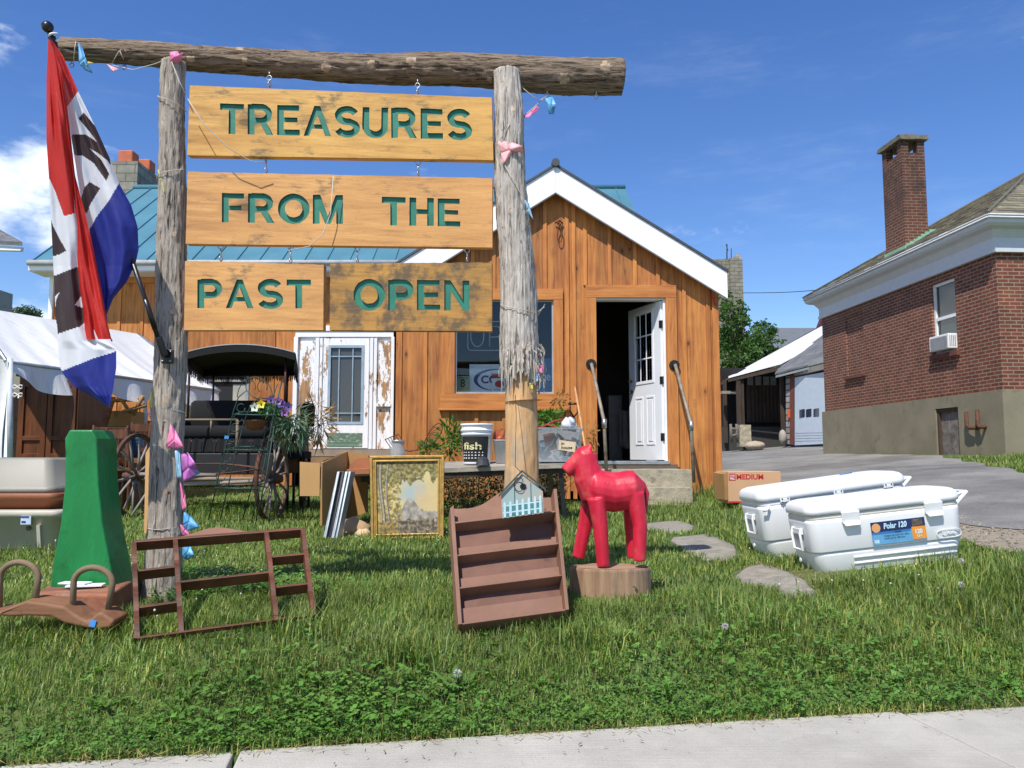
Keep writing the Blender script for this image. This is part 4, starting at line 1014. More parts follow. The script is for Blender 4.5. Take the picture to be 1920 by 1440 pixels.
mb = MB(); q = [P(1533, 640, 50), P(1640, 640, 50), P(1640, 480, 50), P(1556, 556, 50)]; mb.prism(q, (0, .4, 0)); mb.build('wall', plain('pale_far_wall', '#b8b8bb', .8), mg)
mb = MB(); mb.prism([P(1529, 625, 49.9), P(1532, 630, 49.9), P(1548, 587, 49.9), P(1560, 545, 49.9), P(1556, 545, 49.9), P(1544, 585, 49.9)], (0, .3, 0)); mb.build('maroon_trim', plain('maroon', '#5c2438', .6), mg)
mb = MB(); pts = [P(1392 + i * 20, 549 - 12 * (i / 10) ** 1.0 - 0 + 4 * math.sin(i / 10 * math.pi), 45 - i * .9) for i in range(11)]; mb.tube(pts, .018, 5); tag(mb.build('overhead_cable', M['darkmetal']), 'thin dark overhead cable crossing the sky from the tower', 'cable')

# ------------------------------------------------------------ leaves
def leafmat(name, c1, c2, trans=.35):
    t = NT(name); n = t.noise(t.map(), 3, 3); c = t.mix(t.rng(n, .3, .7), hexc(c1), hexc(c2)); c = t.mix(1.0, c, t.tint(), 'MULTIPLY')
    t.lk(c, t.b.inputs['Base Color']); t.b.inputs['Roughness'].default_value = .5; t.b.inputs['Specular IOR Level'].default_value = .35
    tl = t.n.new('ShaderNodeBsdfTranslucent'); t.lk(t.mix(1.0, c, (1.3, 1.5, .6), 'MULTIPLY'), tl.inputs[0]); m = t.n.new('ShaderNodeMixShader'); m.inputs[0].default_value = trans
    t.lk(t.b.outputs[0], m.inputs[1]); t.lk(tl.outputs[0], m.inputs[2]); t.lk(m.outputs[0], t.n['Material Output'].inputs[0]); return t.m
M['leaf'] = leafmat('tree_leaf', '#37542a', '#56753a'); M['weed'] = leafmat('weed_leaf', '#3f6a26', '#5c8a35'); M['dry'] = leafmat('dry_leaf', '#8a6238', '#a58550', .2)
def rv(s=1): return Vector((random.gauss(0, s), random.gauss(0, s), random.gauss(0, s)))
def tree(label, base, top, crowns, nleaf, ls, loc, mat=None, name='leafy_tree'):
    t = thing(name, label, 'tree', base)
    mb = MB(); base = Vector(base); top = Vector(top)
    mb.tube([base, base + (top - base) * .4 + Vector((.1, 0, 0)), top], [.28, .2, .06], 8)
    for c, r in crowns: mb.tube([base + (top - base) * .45, Vector(c) * .6 + (base + (top - base) * .5) * .4 , Vector(c)], [.12, .07, .02], 6)
    mb.build('trunk', plain('bark_brown', '#5b4a3a', .9), t)
    mb = MB()
    tot = sum(r[0] * r[1] * r[2] for _, r in crowns)
    for c, r in crowns:
        n = int(nleaf * (r[0] * r[1] * r[2]) / tot); cl = []
        for _ in range(max(6, n // 22)):
            d = rv().normalized() * random.uniform(.35, 1.0) ; cl.append(Vector(c) + Vector((d.x * r[0], d.y * r[1], d.z * r[2])))
        for q in cl:
            g0 = random.uniform(.7, 1.25)
            for _ in range(22):
                p = q + rv(r[0] * .13); g = g0 * random.uniform(.75, 1.2); mb.t = (g, g, g * .9)
                mb.leaf(p, rv() + Vector((0, 0, -.3)), rv(), ls * random.uniform(.7, 1.4), ls * random.uniform(.4, .7))
    mb.build('crown', mat or M['leaf'], t); return t
cr_ = []
for px, py, r in ((1372, 590, 30), (1360, 640, 36), (1395, 640, 38), (1430, 625, 28), (1448, 655, 24), (1375, 690, 34), (1410, 670, 34), (1440, 680, 20), (1358, 560, 18), (1425, 650, 30), (1395, 600, 20)):
    s = r * 38 / 1500; cr_.append((P(px, py, 38 + random.uniform(-1, 1)), (s, s, s)))
tree('leafy green tree growing between the shop and the white shed roof', gz((P(1395, 800, 38))) , P(1385, 600, 38), cr_, 9000, .17, None)
for k, (px, py, r) in enumerate([(8, 575, 14), (36, 577, 15), (60, 578, 14)]):
    s = r * 80 / 1500; c = P(px, py + 8, 80)
    tree(['distant dark tree at the left picture edge above the white tent', 'distant rounded tree on the skyline above the white tent roof', 'distant tree on the skyline next to the white downpipe'][k], (c.x, 80, .5), c, [(c, (s, 1, s)), (c + Vector((s * .5, 0, -s * .5)), (s * .8, 1, s * .7)), (c + Vector((-s * .6, 0, -s * .6)), (s * .8, 1, s * .7))], 1500, .22, None, leafmat('far_leaf%d' % k, '#41573f', '#566b50', .2), 'distant_tree')
# neighbour's eave at the far left
nh = thing('neighbour_house', 'corner of a neighbouring shingled roof and eave at the left edge', 'house', P(-80, 700, 22))
mb = MB(); q = [P(42, 461, 20), P(-250, 445, 20), P(-250, 330, 25), P(-40, 415, 24)]; mb.prism(q, (0, 0, .1)); mb.build('roof', shg, nh)
mb = MB(); mb.prism([P(40, 463, 20.05), P(-250, 449, 20.05), P(-250, 462, 20.05), P(38, 470, 20.05)], (0, .12, 0)); mb.prism([P(38, 470, 20.2), P(-250, 463, 20.2), P(-250, 463, 21.5), P(10, 471, 21.5)], (0, 0, .02)); mb.build('fascia', M['white'], nh)
mb = MB(); a, b = P(-250, 800, 21.2), P(-12, 470, 21.2); mb.bb(a.x, P(-90, 470, 27).x, 21.2, 27, 0, b.z); mb.build('wall', plain('neighbour_wall', '#9a9a96', .8), nh)

# ------------------------------------------------------------ white market tent
tent = thing('market_tent', 'white fabric canopy tent on pipe legs beside the shop', 'tent', (-5.4, 8.3, .05))
tf = NT('tent_fabric'); nn = tf.noise(tf.map((1.5, 9, 1.5), rot=(0, 0, -.4)), 1.4, 5, .6); n5 = tf.noise(tf.map(), 2.2, 6, .7)
cfa = tf.mix(tf.rng(n5, .55, .8, 0, .22), (.86, .86, .85), hexc('#a09a84')); tf.lk(cfa, tf.b.inputs['Base Color']); tf.b.inputs['Roughness'].default_value = .6
bmp = tf.n.new('ShaderNodeBump'); bmp.inputs['Distance'].default_value = .025; bmp.inputs['Strength'].default_value = .8; tf.lk(nn, bmp.inputs['Height']); tf.lk(bmp.outputs[0], tf.b.inputs['Normal'])
tl = tf.n.new('ShaderNodeBsdfTranslucent'); tl.inputs[0].default_value = (.6, .58, .5, 1); ms = tf.n.new('ShaderNodeMixShader'); ms.inputs[0].default_value = .22; tf.lk(tf.b.outputs[0], ms.inputs[1]); tf.lk(tl.outputs[0], ms.inputs[2]); tf.lk(ms.outputs[0], tf.n['Material Output'].inputs[0])
M['tent'] = tf.m
E0, E1 = P(12, 678, 8.4), P(412, 728, 12.4); R0 = P(-60, 572, 10.0); R1 = P(258, 626, 13.2)
E1.z = E0.z + .02
def lerp(a, b, t): return a + (b - a) * t
def wav(u): return .03 * math.sin(u * 30) + .02 * math.sin(u * 67)
mb = MB()
def roofg(u, v):
    a = lerp(E0, E1, u); b = lerp(R0, R1, u); p = lerp(a, b, v); sag = -.05 * math.sin(v * math.pi) - .05 * abs(math.sin(u * math.pi * 3)) * math.sin(v * math.pi) ** .5
    return p + Vector((0, 0, sag + .012 * math.sin(u * 60) * (1 - v)))
mb.grid(roofg, 90, 24)
L0, L1 = R0 + (R0 - E0) * Vector((1, 1, 1)).length * 0 + Vector((R0.x - E0.x, 0, E0.z - R0.z)), R1 + Vector((R0.x - E0.x, 0, E0.z - R1.z))
mb.grid(lambda u, v: lerp(lerp(R0, R1, u), lerp(L0, L1, u), v) + Vector((0, 0, -.05 * math.sin(v * math.pi))), 40, 10)
o = mb.build('roof_fabric', M['tent'], tent)
mb = MB()
def val(u, v):
    p = lerp(E0, E1, u); sc = abs(math.sin(u * math.pi * 3)); dep = .05 + .26 * sc ** .8
    return p + Vector((.05 * math.sin(u * 41) * v + .09 * v * sc, -.02, .0 - dep * v + .0))
mb.grid(val, 120, 8)
def gend(u, v):
    a = E1; p = lerp(lerp(E1, R1, u), lerp(E1, L1, u), v); return p
mb.v_ = 0
o = mb.build('valance', M['tent'], tent)
mb = MB(); mb.poly([E1, R1, L1]); mb.build('gable_fabric', M['tent'], tent)
# gathered curtain at right end and left wall
mb = MB()
def cur(u, v):
    a = E1 + Vector((-.05, .05, 0)); return a + Vector((-.55 * (1 - u) * (1 - .2 * v) + .03 * math.sin(u * 40), .05 * math.cos(u * 40), -.65 * v - .25 * v * math.sin(u * 3)))
mb.grid(cur, 60, 10); mb.build('gathered_curtain', M['tent'], tent)
mb = MB(); a = P(17, 676, 8.4)
mb.grid(lambda u, v: Vector((a.x - 3.0 * u + .0, 8.38 + .035 * math.sin(u * 70) + .02 * math.sin(v * 9), a.z + .45 * u - v * (a.z + .45 * u - .1))), 90, 10); mb.build('side_curtain', M['tent'], tent)
def leg(px, py0, py1, Y, r=.028):
    mb = MB(); q, p = P(px, py0, Y), P(px, py1, Y); mb.tube([p, q], r, 10); mb.build('leg', plain('white_pipe', (.6, .64, .68), .4), tent, bevel=0)
leg(19, 672, 868, 8.42); leg(272, 722, 850, 11.0, .03); leg(-40, 660, 868, 10.5)
mb = MB(); mb.tube([E0, E1], .022, 8); mb.tube([E0, R0], .022, 8); mb.tube([E1, R1], .022, 8); mb.build('frame_pipe', M['galv'], tent)
mb = MB()
for py in (727, 742): 
    c = P(24, py, 8.36); mb.tube([c + Vector((.05 * math.cos(a) + .05, 0, .02 * math.sin(a * 2) + .01)) for a in [i * .5 for i in range(13)]], .006, 5)
mb.build('tie_cord', plain('cord_white', (.7, .7, .68), .8), tent)

# things stored in and by the tent
dw = wood('dark_varnished_wood', '#6d3f22', '#3c2010', 'z', .45, False)
dw2 = wood('mid_brown_wood', '#8a5a34', '#5a3418', 'x', .5, False)
def wbox(px0, px1, py0, py1, Y): a, b = P(px0, py1, Y), P(px1, py0, Y); return a.x, b.x, a.z, b.z
x0, x1, z0, z1 = wbox(28, 150, 706, 872, 9.2)
t = thing('wardrobe', 'dark brown panelled wardrobe standing under the white tent', 'wardrobe', (x0, 9.2, z0))
mb = MB(); mb.bb(x0, x1, 9.2, 9.75, z0, z1); mb.bb(x0 - .03, x1 + .03, 9.17, 9.78, z1 + .001, z1 + .05); mb.build('carcass', dw, t, bevel=.005)
for a, b in ((x0 + .02, (x0 + x1) / 2 - .005), ((x0 + x1) / 2 + .005, x1 - .02)):
    mb = MB(); w_ = .06
    for q in ((a, a + w_, z0 + .05, z1 - .04), (b - w_, b, z0 + .05, z1 - .04), (a + w_, b - w_, z0 + .05, z0 + .13), (a + w_, b - w_, z1 - .12, z1 - .04), (a + w_, b - w_, .85, .9)): mb.bb(q[0], q[1], 9.175, 9.198, q[2], q[3])
    mb.build('door', dw2 if False else dw, t, bevel=.003)
def crate(name, label, cat, px0, px1, py0, py1, Y, dep, mat, group=None, extra=None, seam=True):
    x0, x1, z0, z1 = wbox(px0, px1, py0, py1, Y)
    t = thing(name, label, cat, (x0, Y, z0), 0, group); mb = MB(); mb.bb(x0, x1, Y, Y + dep, z0, z1); mb.build('body', mat, t, bevel=.006)
    if seam:
        mb = MB(); xm = (x0 + x1) / 2; mb.bb(xm - .025, xm + .025, Y - .003, Y - .0005, z1 - .08, z1 - .004); mb.build('tape', plain('tape_brown', '#9a7648', .4), t)
    if extra: extra(t, x0, x1, z0, z1, Y)
    return t
crate('cardboard_box', 'large brown cardboard box hanging over the others at the back of the tent', 'box', 188, 246, 770, 800, 10.6, .5, M['card'])
crate('cardboard_box', 'flat cardboard box on the shelf under the tent pole', 'box', 215, 262, 803, 830, 10.4, .5, M['cardd'])
crate('cardboard_box', 'cardboard box low beside the dark chairs in the tent', 'box', 212, 240, 835, 862, 10.3, .5, M['cardd'])
x0, x1, z0, z1 = wbox(150, 185, 742, 860, 10.2)
t = thing('folding_screen', 'brown wooden panel leaning behind the green slab in the tent', 'panel', (x0, 10.2, z0)); mb = MB(); mb.hexa([(x0, 10.2, z0), (x1, 10.2, z0), (x1, 10.25, z0), (x0, 10.25, z0), (x0 + .1, 10.4, z1), (x1 + .1, 10.4, z1), (x1 + .1, 10.45, z1), (x0 + .1, 10.45, z1)]); mb.build('panel', dw2, t)
bl = plain('blue_plastic', '#2d4a66', .5, .1)
def ribs(t, x0, x1, z0, z1, Y):
    mb = MB()
    for i in range(7): z = z0 + (z1 - z0) * (i + .3) / 7; mb.bb(x0 + .01, x1 - .01, Y - .008, Y - .001, z, z + (z1 - z0) * .07)
    mb.build('rib', bl, t)
crate('blue_crate', 'stacked blue ribbed crate beside the tent pole', 'crate', 240, 268, 820, 862, 10.1, .45, bl, None, ribs, False)
# dark chairs and table frames under the tent
def simple_chair(label, x, y, z, rz_, h=.95):
    t = thing('wooden_chair', label, 'chair', (x, y, z), rz_)
    def L_(fn, nm):
        mb = MB(); fn(mb); mb.build(nm, dw, t, local=True, bevel=.003)
    L_(lambda m: m.bb(-.21, .21, -.2, .2, .43, .46), 'seat')
    for sx in (-.18, .18):
        L_(lambda m: m.tube([(sx, -.18, .0), (sx, -.18, .43)], .018, 6), 'leg'); L_(lambda m: m.tube([(sx, .2, 0), (sx, .19, .45), (sx, .25, h)], .018, 6), 'leg')
    L_(lambda m: m.bb(-.18, .18, .235, .25, h - .12, h - .02), 'backrest'); L_(lambda m: m.bb(-.18, .18, .215, .23, .62, .67), 'back_rail')
    for sx in (-.09, 0, .09): L_(lambda m: m.tube([(sx, .2, .45), (sx, .24, h - .1)], .008, 6), 'spindle')
g1 = lambda px, Y: (P(px, 800, Y).x, Y)
simple_chair('dark wooden chair under the tent between the green slab and the blue crate', *g1(205, 9.2), .08, .4)
simple_chair('dark wooden chair deeper in the tent shade under the cardboard', *g1(232, 9.9), .1, -.5, 1.0)
simple_chair('dark wooden chair half hidden behind the left wagon wheel', *g1(258, 9.0), .08, 2.6, .9)
x0, x1, z0, z1 = wbox(180, 270, 862, 868, 9.6)
t = thing('old_bench', 'low brown bench in the shade behind the green slab', 'bench', (x0, 9.6, .05)); mb = MB(); mb.bb(x0 - .3, x1, 9.5, 9.9, z0, z1 + .02); mb.build('seat', dw2, t)
for xx in (x0 - .2, x1 - .1): mb = MB(); mb.bb(xx, xx + .06, 9.55, 9.85, .05, z0 - .001); mb.build('leg', dw2, t)
x0, x1, z0, z1 = wbox(100, 290, 880, 950, 9.9)
for k, (pa, pb, Y, h0, h1, lb, mt) in enumerate([(120, 180, 11.2, .1, 1.3, 'added tall dark dresser filling the dark back of the tent behind the chairs', dw), (186, 262, 11.6, .1, 1.2, 'added brown chest of drawers filling the dark back of the tent under the cardboard boxes', dw2), (20, 110, 11.4, .1, 1.5, 'added dark cupboard filling the dark back of the tent behind the wardrobe', dw)]):  # invented furniture, added so the tent's background stays dark
    a, b = P(pa, 0 + 800, Y).x, P(pb, 800, Y).x; t = thing('dresser', lb, 'dresser', (a, Y, .1)); mb = MB(); mb.bb(a, b, Y, Y + .45, h0, h1); mb.build('carcass', mt, t, bevel=.005)
    for j in range(4): mb = MB(); mb.bb(a + .03, b - .03, Y - .02, Y - .001, h0 + .05 + j * (h1 - h0) / 4, h0 + (j + .9) * (h1 - h0) / 4); mb.build('drawer', mt, t, bevel=.004)
# bowed timber off-cuts on top (pale bent pieces)
mb = MB(); 
for a, b in (((225, 745), (245, 775)), ((268, 742), (250, 778)), ((205, 752), (270, 748)), ((230, 772), (275, 760))): mb.tube([P(*a, 10.3), P(*b, 10.35)], .025, 6)
tag(mb.build('frame_offcuts', wood('pale_timber', '#b08a58', '#8a6438', 'z', .7, False)), 'jumble of pale chair frames on top of the boxes in the tent', 'chair frames')

# stacked totes at the left edge
def tote(label, px0, px1, py0, py1, Y, col, flip=False, lab=False, lid=False, hgt=None):
    a, b = P(px0, py1, Y), P(px1, py0, Y)
    x0, x1, z0, z1 = a.x, b.x, a.z, b.z; dep = .5
    t = thing('storage_tote', label, 'storage tote', ((x0 + x1) / 2, Y + dep / 2, z0))
    m_ = plain('tote_plastic_' + col[1:], col, .5, .05, 4)
    def rr(x0, x1, y0, y1, z, r=.06, n=5):
        pts = []
        for cx, cy, a0 in ((x1 - r, y1 - r, 0), (x0 + r, y1 - r, 90), (x0 + r, y0 + r, 180), (x1 - r, y0 + r, 270)):
            for i in range(n + 1): aa = R(a0 + 90 * i / n); pts.append((cx + r * math.cos(aa), cy + r * math.sin(aa), z))
        return pts
    tp = .04
    s0, s1 = (tp, 0) if not flip else (0, tp)
    mb = MB(); H = z1 - z0
    rs = [rr(x0 + s0 + .02, x1 - s0 - .02, Y + s0 + .02, Y + dep - s0 - .02, z0), rr(x0 + s0, x1 - s0, Y + s0, Y + dep - s0, z0 + .02), rr(x0 + s1, x1 - s1, Y + s1, Y + dep - s1, z1 - (.02 if flip else .05))]
    if flip: rs.append(rr(x0 + s1 + .02, x1 - s1 - .02, Y + s1 + .02, Y + dep - s1 - .02, z1))
    else: rs += [rr(x0 - .015, x1 + .015, Y - .015, Y + dep + .015, z1 - .048), rr(x0 - .02, x1 + .02, Y - .02, Y + dep + .02, z1 - .005), rr(x0 - .012, x1 + .012, Y - .012, Y + dep + .012, z1)]
    if flip: rs = [rr(x0 - .015, x1 + .015, Y - .015, Y + dep + .015, z0 - .0), rr(x0 - .015, x1 + .015, Y - .015, Y + dep + .015, z0 + .035), rr(x0, x1, Y, Y + dep, z0 + .04)] + rs[2:]
    mb.rings(rs); mb.build('tub', m_, t)
    if not flip and H > .2:
        for fx in (.2, .78): mb = MB(); mb.hexa([(x0 + (x1 - x0) * fx - .012, Y + .02, z0 + .03), (x0 + (x1 - x0) * fx + .012, Y + .02, z0 + .03), (x0 + (x1 - x0) * fx + .012, Y + .05, z0 + .03), (x0 + (x1 - x0) * fx - .012, Y + .05, z0 + .03),
                                       (x0 + (x1 - x0) * fx - .012, Y - .008, z1 - .1), (x0 + (x1 - x0) * fx + .012, Y - .008, z1 - .1), (x0 + (x1 - x0) * fx + .012, Y + .02, z1 - .1), (x0 + (x1 - x0) * fx - .012, Y + .02, z1 - .1)]); mb.build('rib', m_, t)
    if lab:
        c = P(49, 975, Y - .02); mb = MB(); mb.bb(c.x - .035, c.x + .035, Y - .024, Y - .021, c.z - .03, c.z + .03); lb = mb.build('paper_label', plain('blue_white_label', '#b8c4d4', .6), t)
        mb = MB(); mb.bb(c.x - .035, c.x + .02, Y - .027, Y - .0245, c.z + .016, c.z + .027); mb.bb(c.x - .028, c.x + .0, Y - .027, Y - .0245, c.z - .018, c.z - .006); mb.build('label_print', navy, lb)
        mb = MB(); c = P(51, 991, Y - .02); mb.tube([(c.x, Y - .01, c.z), (c.x, Y + .0, c.z)], .016, 10); mb.build('lock_hole', M['black'], t)
    return t
tote('beige storage tote at the bottom of the stack on the lawn by the left edge', -60, 110, 957, 1036, 5.55, '#bab5a2', lab=True)
tote('rust brown shallow tote in the middle of the stack by the left edge', -55, 103, 925, 957, 5.62, '#8a5233')
tote('pale beige tote turned upside down on top of the stack by the left edge', -70, 98, 858, 924, 5.66, '#8b887c', flip=True)
# ------------------------------------------------------------ log sign frame
def bark(name, c1, c2, c3, axis='z', bare=None):
    t = NT(name); s = {'z': (62, 62, 3.4), 'x': (3.4, 62, 62)}[axis]; v = t.map(s)
    n = t.noise(v, 1.2, 8, .70, .9); n2 = t.noise(t.map(), 3.5, 5, .6)
    c = t.mix(t.rng(n, .36, .56), hexc(c2), hexc(c1)); c = t.mix(t.rng(n, .45, .37), c, hexc(c3)); c = t.mix(t.rng(n2, .5, .75, 0, .5), c, mul(hexc(c1), 1.15))
    return t.fin(c, .92, 0, n, .02, 1.0)
M['bark_grey'] = bark('grey_cedar_bark', '#bdb2a4', '#8a7d6e', '#3a3028'); M['bark_beam'] = bark('beam_bark', '#93806c', '#5d4c3d', '#241b14', 'x'); M['bark_pale'] = bark('bleached_wood', '#cfc6ba', '#a39789', '#5f544a')
M['bare'] = wood('bare_peeled_wood', '#d3ab78', '#a67a4c', 'z', .7, True, 1, ('#9c8f7e', .55, (5, 5, .7)), .5, 1.0)
def log(mb, path, radii, n=56, seg=.012, amp=.005, axis=2, knots=(), stretch=2.5, seed=0, cut=None, flare=None, jag=None):
    """irregular bark covered log; knots = (t, angle, size)"""
    path = [Vector(p) for p in path]; Ls = [0]
    for a, b in zip(path[:-1], path[1:]): Ls.append(Ls[-1] + (b - a).length)
    T = Ls[-1]; m = int(T / seg); base = len(mb.v)
    for i in range(m + 1):
        s = T * i / m; j = max(k for k in range(len(path) - 1) if Ls[k] <= s + 1e-9); f = (s - Ls[j]) / (Ls[j + 1] - Ls[j])
        p = path[j].lerp(path[j + 1], f); r = radii[j] + (radii[j + 1] - radii[j]) * f; t = (path[min(j + 1, len(path) - 1)] - path[j]).normalized()
        up = Vector((0, -1, 0)); u = (up - t * up.dot(t)).normalized(); w_ = t.cross(u)
        p = p + u * .006 * math.sin(s * 5 + seed) + w_ * .005 * math.sin(s * 7 + seed * 2)
        for k in range(n):
            a = 2 * math.pi * k / n; ca, sa = math.cos(a), math.sin(a)
            wob = .35 * noise.noise(Vector((s * 3, a, seed))); q = Vector((math.cos(a + wob) * 4.2, math.sin(a + wob) * 4.2, s * stretch + seed * 9)); h = noise.noise(q * 1.6) * .8 + (1 - 2.6 * abs(noise.noise(q * 2.6))) * .9 + .35 * noise.noise(q * 8)
            dr = amp * h + .10 * r * noise.noise(Vector((ca, sa, s * 1.5 + seed)))
            for kt, ka, ks in knots:
                da = (a - ka + math.pi) % (2 * math.pi) - math.pi; dx = da * r; ds = (s - kt * T) * .62; d2 = math.hypot(dx, ds) / ks
                if d2 < 2.2: dr += ks * .28 * math.exp(-d2 * d2 * 1.4) + ks * .07 * math.sin(d2 * 11) * max(0, 1.6 - d2) * .5
            mb.v.append(p + (u * ca + w_ * sa) * (r + dr))
    for i in range(m):
        for k in range(n):
            l = (k + 1) % n
            s = T * i / m; a = 2 * math.pi * k / n
            if jag and s < jag(a): continue
            mi = 0
            for kt, ka, ks in knots:
                da = (a - ka + math.pi) % (2 * math.pi) - math.pi; r = radii[0]
                if math.hypot(da * r, (s - kt * T) * .62) < ks * .45: mi = 1
            if cut and cut(i / m, a): mi = 2
            mb.m = mi; mb.face((base + i * n + k, base + i * n + l, base + (i + 1) * n + l, base + (i + 1) * n + k), True)
    mb.m = 1; mb.face([base + k for k in range(n - 1, -1, -1)], False); mb.face([base + m * n + k for k in range(n)], False); mb.m = 0
knotm = plain('knot_wood', '#a8927a', .85, .3, 40, 0, .6, 60, '#5a4635', .2)
YPL, YPR = 3.76, 3.87
frame = thing('log_archway', 'tall rustic archway of two weathered log posts carrying a bark covered log beam', 'archway', gz(P(300, 1115, YPL)))
pl = [P(300, 1135, YPL), P(310, 980, YPL), P(318, 760, YPL), P(322, 500, YPL), P(322, 300, YPL), P(326, 116, YPL)]
rr_ = [r * YPL / FPX for r in (34, 31, 28, 26, 22.5, 21)]
mb = MB(); log(mb, pl, rr_, 56, .012, .006, knots=[(.93, .2, .016), (.86, -.4, .018), (.80, 2.9 - .6, .02), (.66, .5, .018), (.52, .45, .030), (.50, -1.2, .02), (.47, .1, .015), (.36, .2, .026), (.26, -.3, .02), (.2, .25, .03), (.70, -.5, .014), (.6, -1.3, .018)], seed=3)
mb.build('post', [M['bark_grey'], knotm, M['bare']], frame)
pr = [P(976, 1110, YPR), P(976, 900, YPR), P(979, 720, YPR)]
prb = [P(982, 752, YPR), P(978, 690, YPR), P(975, 640, YPR), P(972, 560, YPR), P(962, 400, YPR), P(953, 230, YPR), P(948, 134, YPR)]
mb = MB(); log(mb, [pr[0], pr[1], P(980, 690, YPR)], [r * YPR / FPX for r in (33, 31, 28)], 56, .012, .0030, knots=[(.35, .3, .012)], seed=5)
mbo = mb.build('post', [M['bare'], knotm, M['bare']], frame)
mb = MB(); log(mb, prb, [r * YPR / FPX for r in (34, 35, 34, 33, 31, 27, 24)], 72, .008, .0050, jag=lambda a: .11 + .10 * noise.noise(Vector((math.cos(a) * 3.1, math.sin(a) * 3.1, 2))) + .05 * noise.noise(Vector((math.cos(a) * 11, math.sin(a) * 11, 5))) + .02 * noise.noise(Vector((a * 30, 0, 0))) - .035 * math.sin(a), knots=[(.86, .3, .014), (.62, .4, .016), (.55, -.2, .012), (.95, -.4, .012), (.44, .5, .012), (.70, -.6, .012)], seed=8)
# ragged lower edge of the bark: shredded strips
bk = mb.build('bark_sleeve', [M['bark_pale'], knotm, M['bare']], mbo)
mb = MB()
for k in range(95):
    a = random.uniform(0, 2 * math.pi); c = P(978 + random.uniform(-2, 2), random.uniform(640, 705), YPR); r0 = 37 * YPR / FPX * random.uniform(.97, 1.06)
    d = Vector((math.sin(a), -math.cos(a), 0)); p0 = c + d * r0; l = random.uniform(.03, .13); out_ = random.uniform(0, .022) * (1.6 if d.x > .5 else 1)
    wv = Vector((math.cos(a), math.sin(a), 0)) * random.uniform(.0015, .005); g = random.uniform(.75, 1.15); mb.t = (g, g * .98, g * .95)
    p1 = p0 + Vector((0, 0, -l * .5)) + d * out_ * .7; p2 = p0 + Vector((0, 0, -l)) + d * (out_ * random.uniform(-.4, 1.2))
    n = len(mb.v); mb.v += [p0 - wv, p0 + wv, p1 + wv, p1 - wv, p2 + wv * .2, p2 - wv * .2]; mb.face((n, n + 1, n + 2, n + 3), False); mb.face((n + 3, n + 2, n + 4, n + 5), False)
o = mb.build('bark_shreds', M['bark_pale'], mbo); o.modifiers.new('s', 'SOLIDIFY').thickness = .003
beam = [P(113, 92, 3.80), P(300, 104, 3.82), P(600, 125, 3.90), P(900, 134, 3.97), P(1166, 145, 4.03)]
mb = MB(); bkn = [((x - 113) / 1053, a, s) for x, a, s in ((355, .45, .026), (452, .3, .020), (440, -.5, .022), (512, .5, .018), (598, .4, .034), (684, .1, .028), (756, -.15, .034), (1045, .55, .036), (1125, -.1, .036), (905, .9, .02), (240, .2, .012))]
log(mb, beam, [r * 3.85 / FPX for r in (19, 22, 27, 31, 36)], 64, .012, .0065, knots=bkn, seed=11)
mb.build('beam', [M['bark_beam'], knotm, M['bare']], frame)

# ------------------------------------------------------------ routed letters built from strokes (unit height)
SW = .225
def strip(pts, w=SW):
    pts = [Vector((x, y)) for x, y in pts]; Lf = []; Rt = []
    for i, p in enumerate(pts):
        a = pts[max(i - 1, 0)]; b = pts[min(i + 1, len(pts) - 1)]; t = (b - a).normalized(); n = Vector((-t.y, t.x)) * w / 2; Lf.append(p + n); Rt.append(p - n)
    return [tuple(q) for q in Lf + Rt[::-1]][::-1]
def arcp(cx, cy, rx, ry, a0, a1, n=14): return [(cx + rx * math.cos(R(a0 + (a1 - a0) * i / n)), cy + ry * math.sin(R(a0 + (a1 - a0) * i / n))) for i in range(n + 1)]
def rect(x0, y0, x1, y1): return [(x0, y0), (x1, y0), (x1, y1), (x0, y1)]
bowl = strip([(.12, .91), (.44, .91)] + arcp(.44, .685, .25, .225, 80, -80) + [(.44, .46), (.12, .46)], .215)
GL = {'T': (.78, [rect(0, .79, .78, 1), rect(.28, 0, .50, .9)]), 'E': (.74, [rect(0, 0, .22, 1), rect(.1, .81, .72, 1), rect(.1, .43, .67, .59), rect(.1, 0, .74, .19)]), 'F': (.70, [rect(0, 0, .22, 1), rect(.1, .81, .70, 1), rect(.1, .42, .62, .58)]),
      'H': (.80, [rect(0, 0, .22, 1), rect(.58, 0, .80, 1), rect(.1, .42, .7, .59)]), 'P': (.78, [rect(0, 0, .22, 1), bowl]), 'R': (.84, [rect(0, 0, .22, 1), bowl, [(.62, 0), (.84, 0), (.56, .5), (.34, .5)]]),
      'A': (.90, [[(0, 0), (.19, 0), (.545, 1), (.355, 1)], [(.71, 0), (.90, 0), (.545, 1), (.355, 1)], rect(.2, .24, .7, .39)]), 'M': (.95, [rect(0, 0, .21, 1), rect(.74, 0, .95, 1), [(.39, 0), (.56, 0), (.23, 1), (.0, 1)], [(.39, 0), (.56, 0), (.95, 1), (.72, 1)]]),
      'N': (.80, [rect(0, 0, .21, 1), rect(.59, 0, .80, 1), [(.60, 0), (.80, 0), (.20, 1), (0, 1)]]), 'U': (.80, [strip([(.09, 1), (.09, .37)] + arcp(.40, .37, .31, .28, 192, 348) + [(.71, .37), (.71, 1)])]),
      'O': (.96, [strip(arcp(.48, .5, .39, .41, 85, 275, 20)), strip(arcp(.48, .5, .39, .41, -95, 95, 20))]), 'S': (.80, [strip(arcp(.40, .705, .29, .205, 22, 262, 16) + arcp(.40, .295, .31, .205, 80, -160, 16))])}
def word_pieces(s, gap=.13):
    x = 0; out_ = []
    for ch in s:
        w_, ps = GL[ch]; out_ += [[(x + a, b) for a, b in p] for p in ps]; x += w_ + gap
    tot = x - gap; return [[(a / tot, b) for a, b in p] for p in out_]
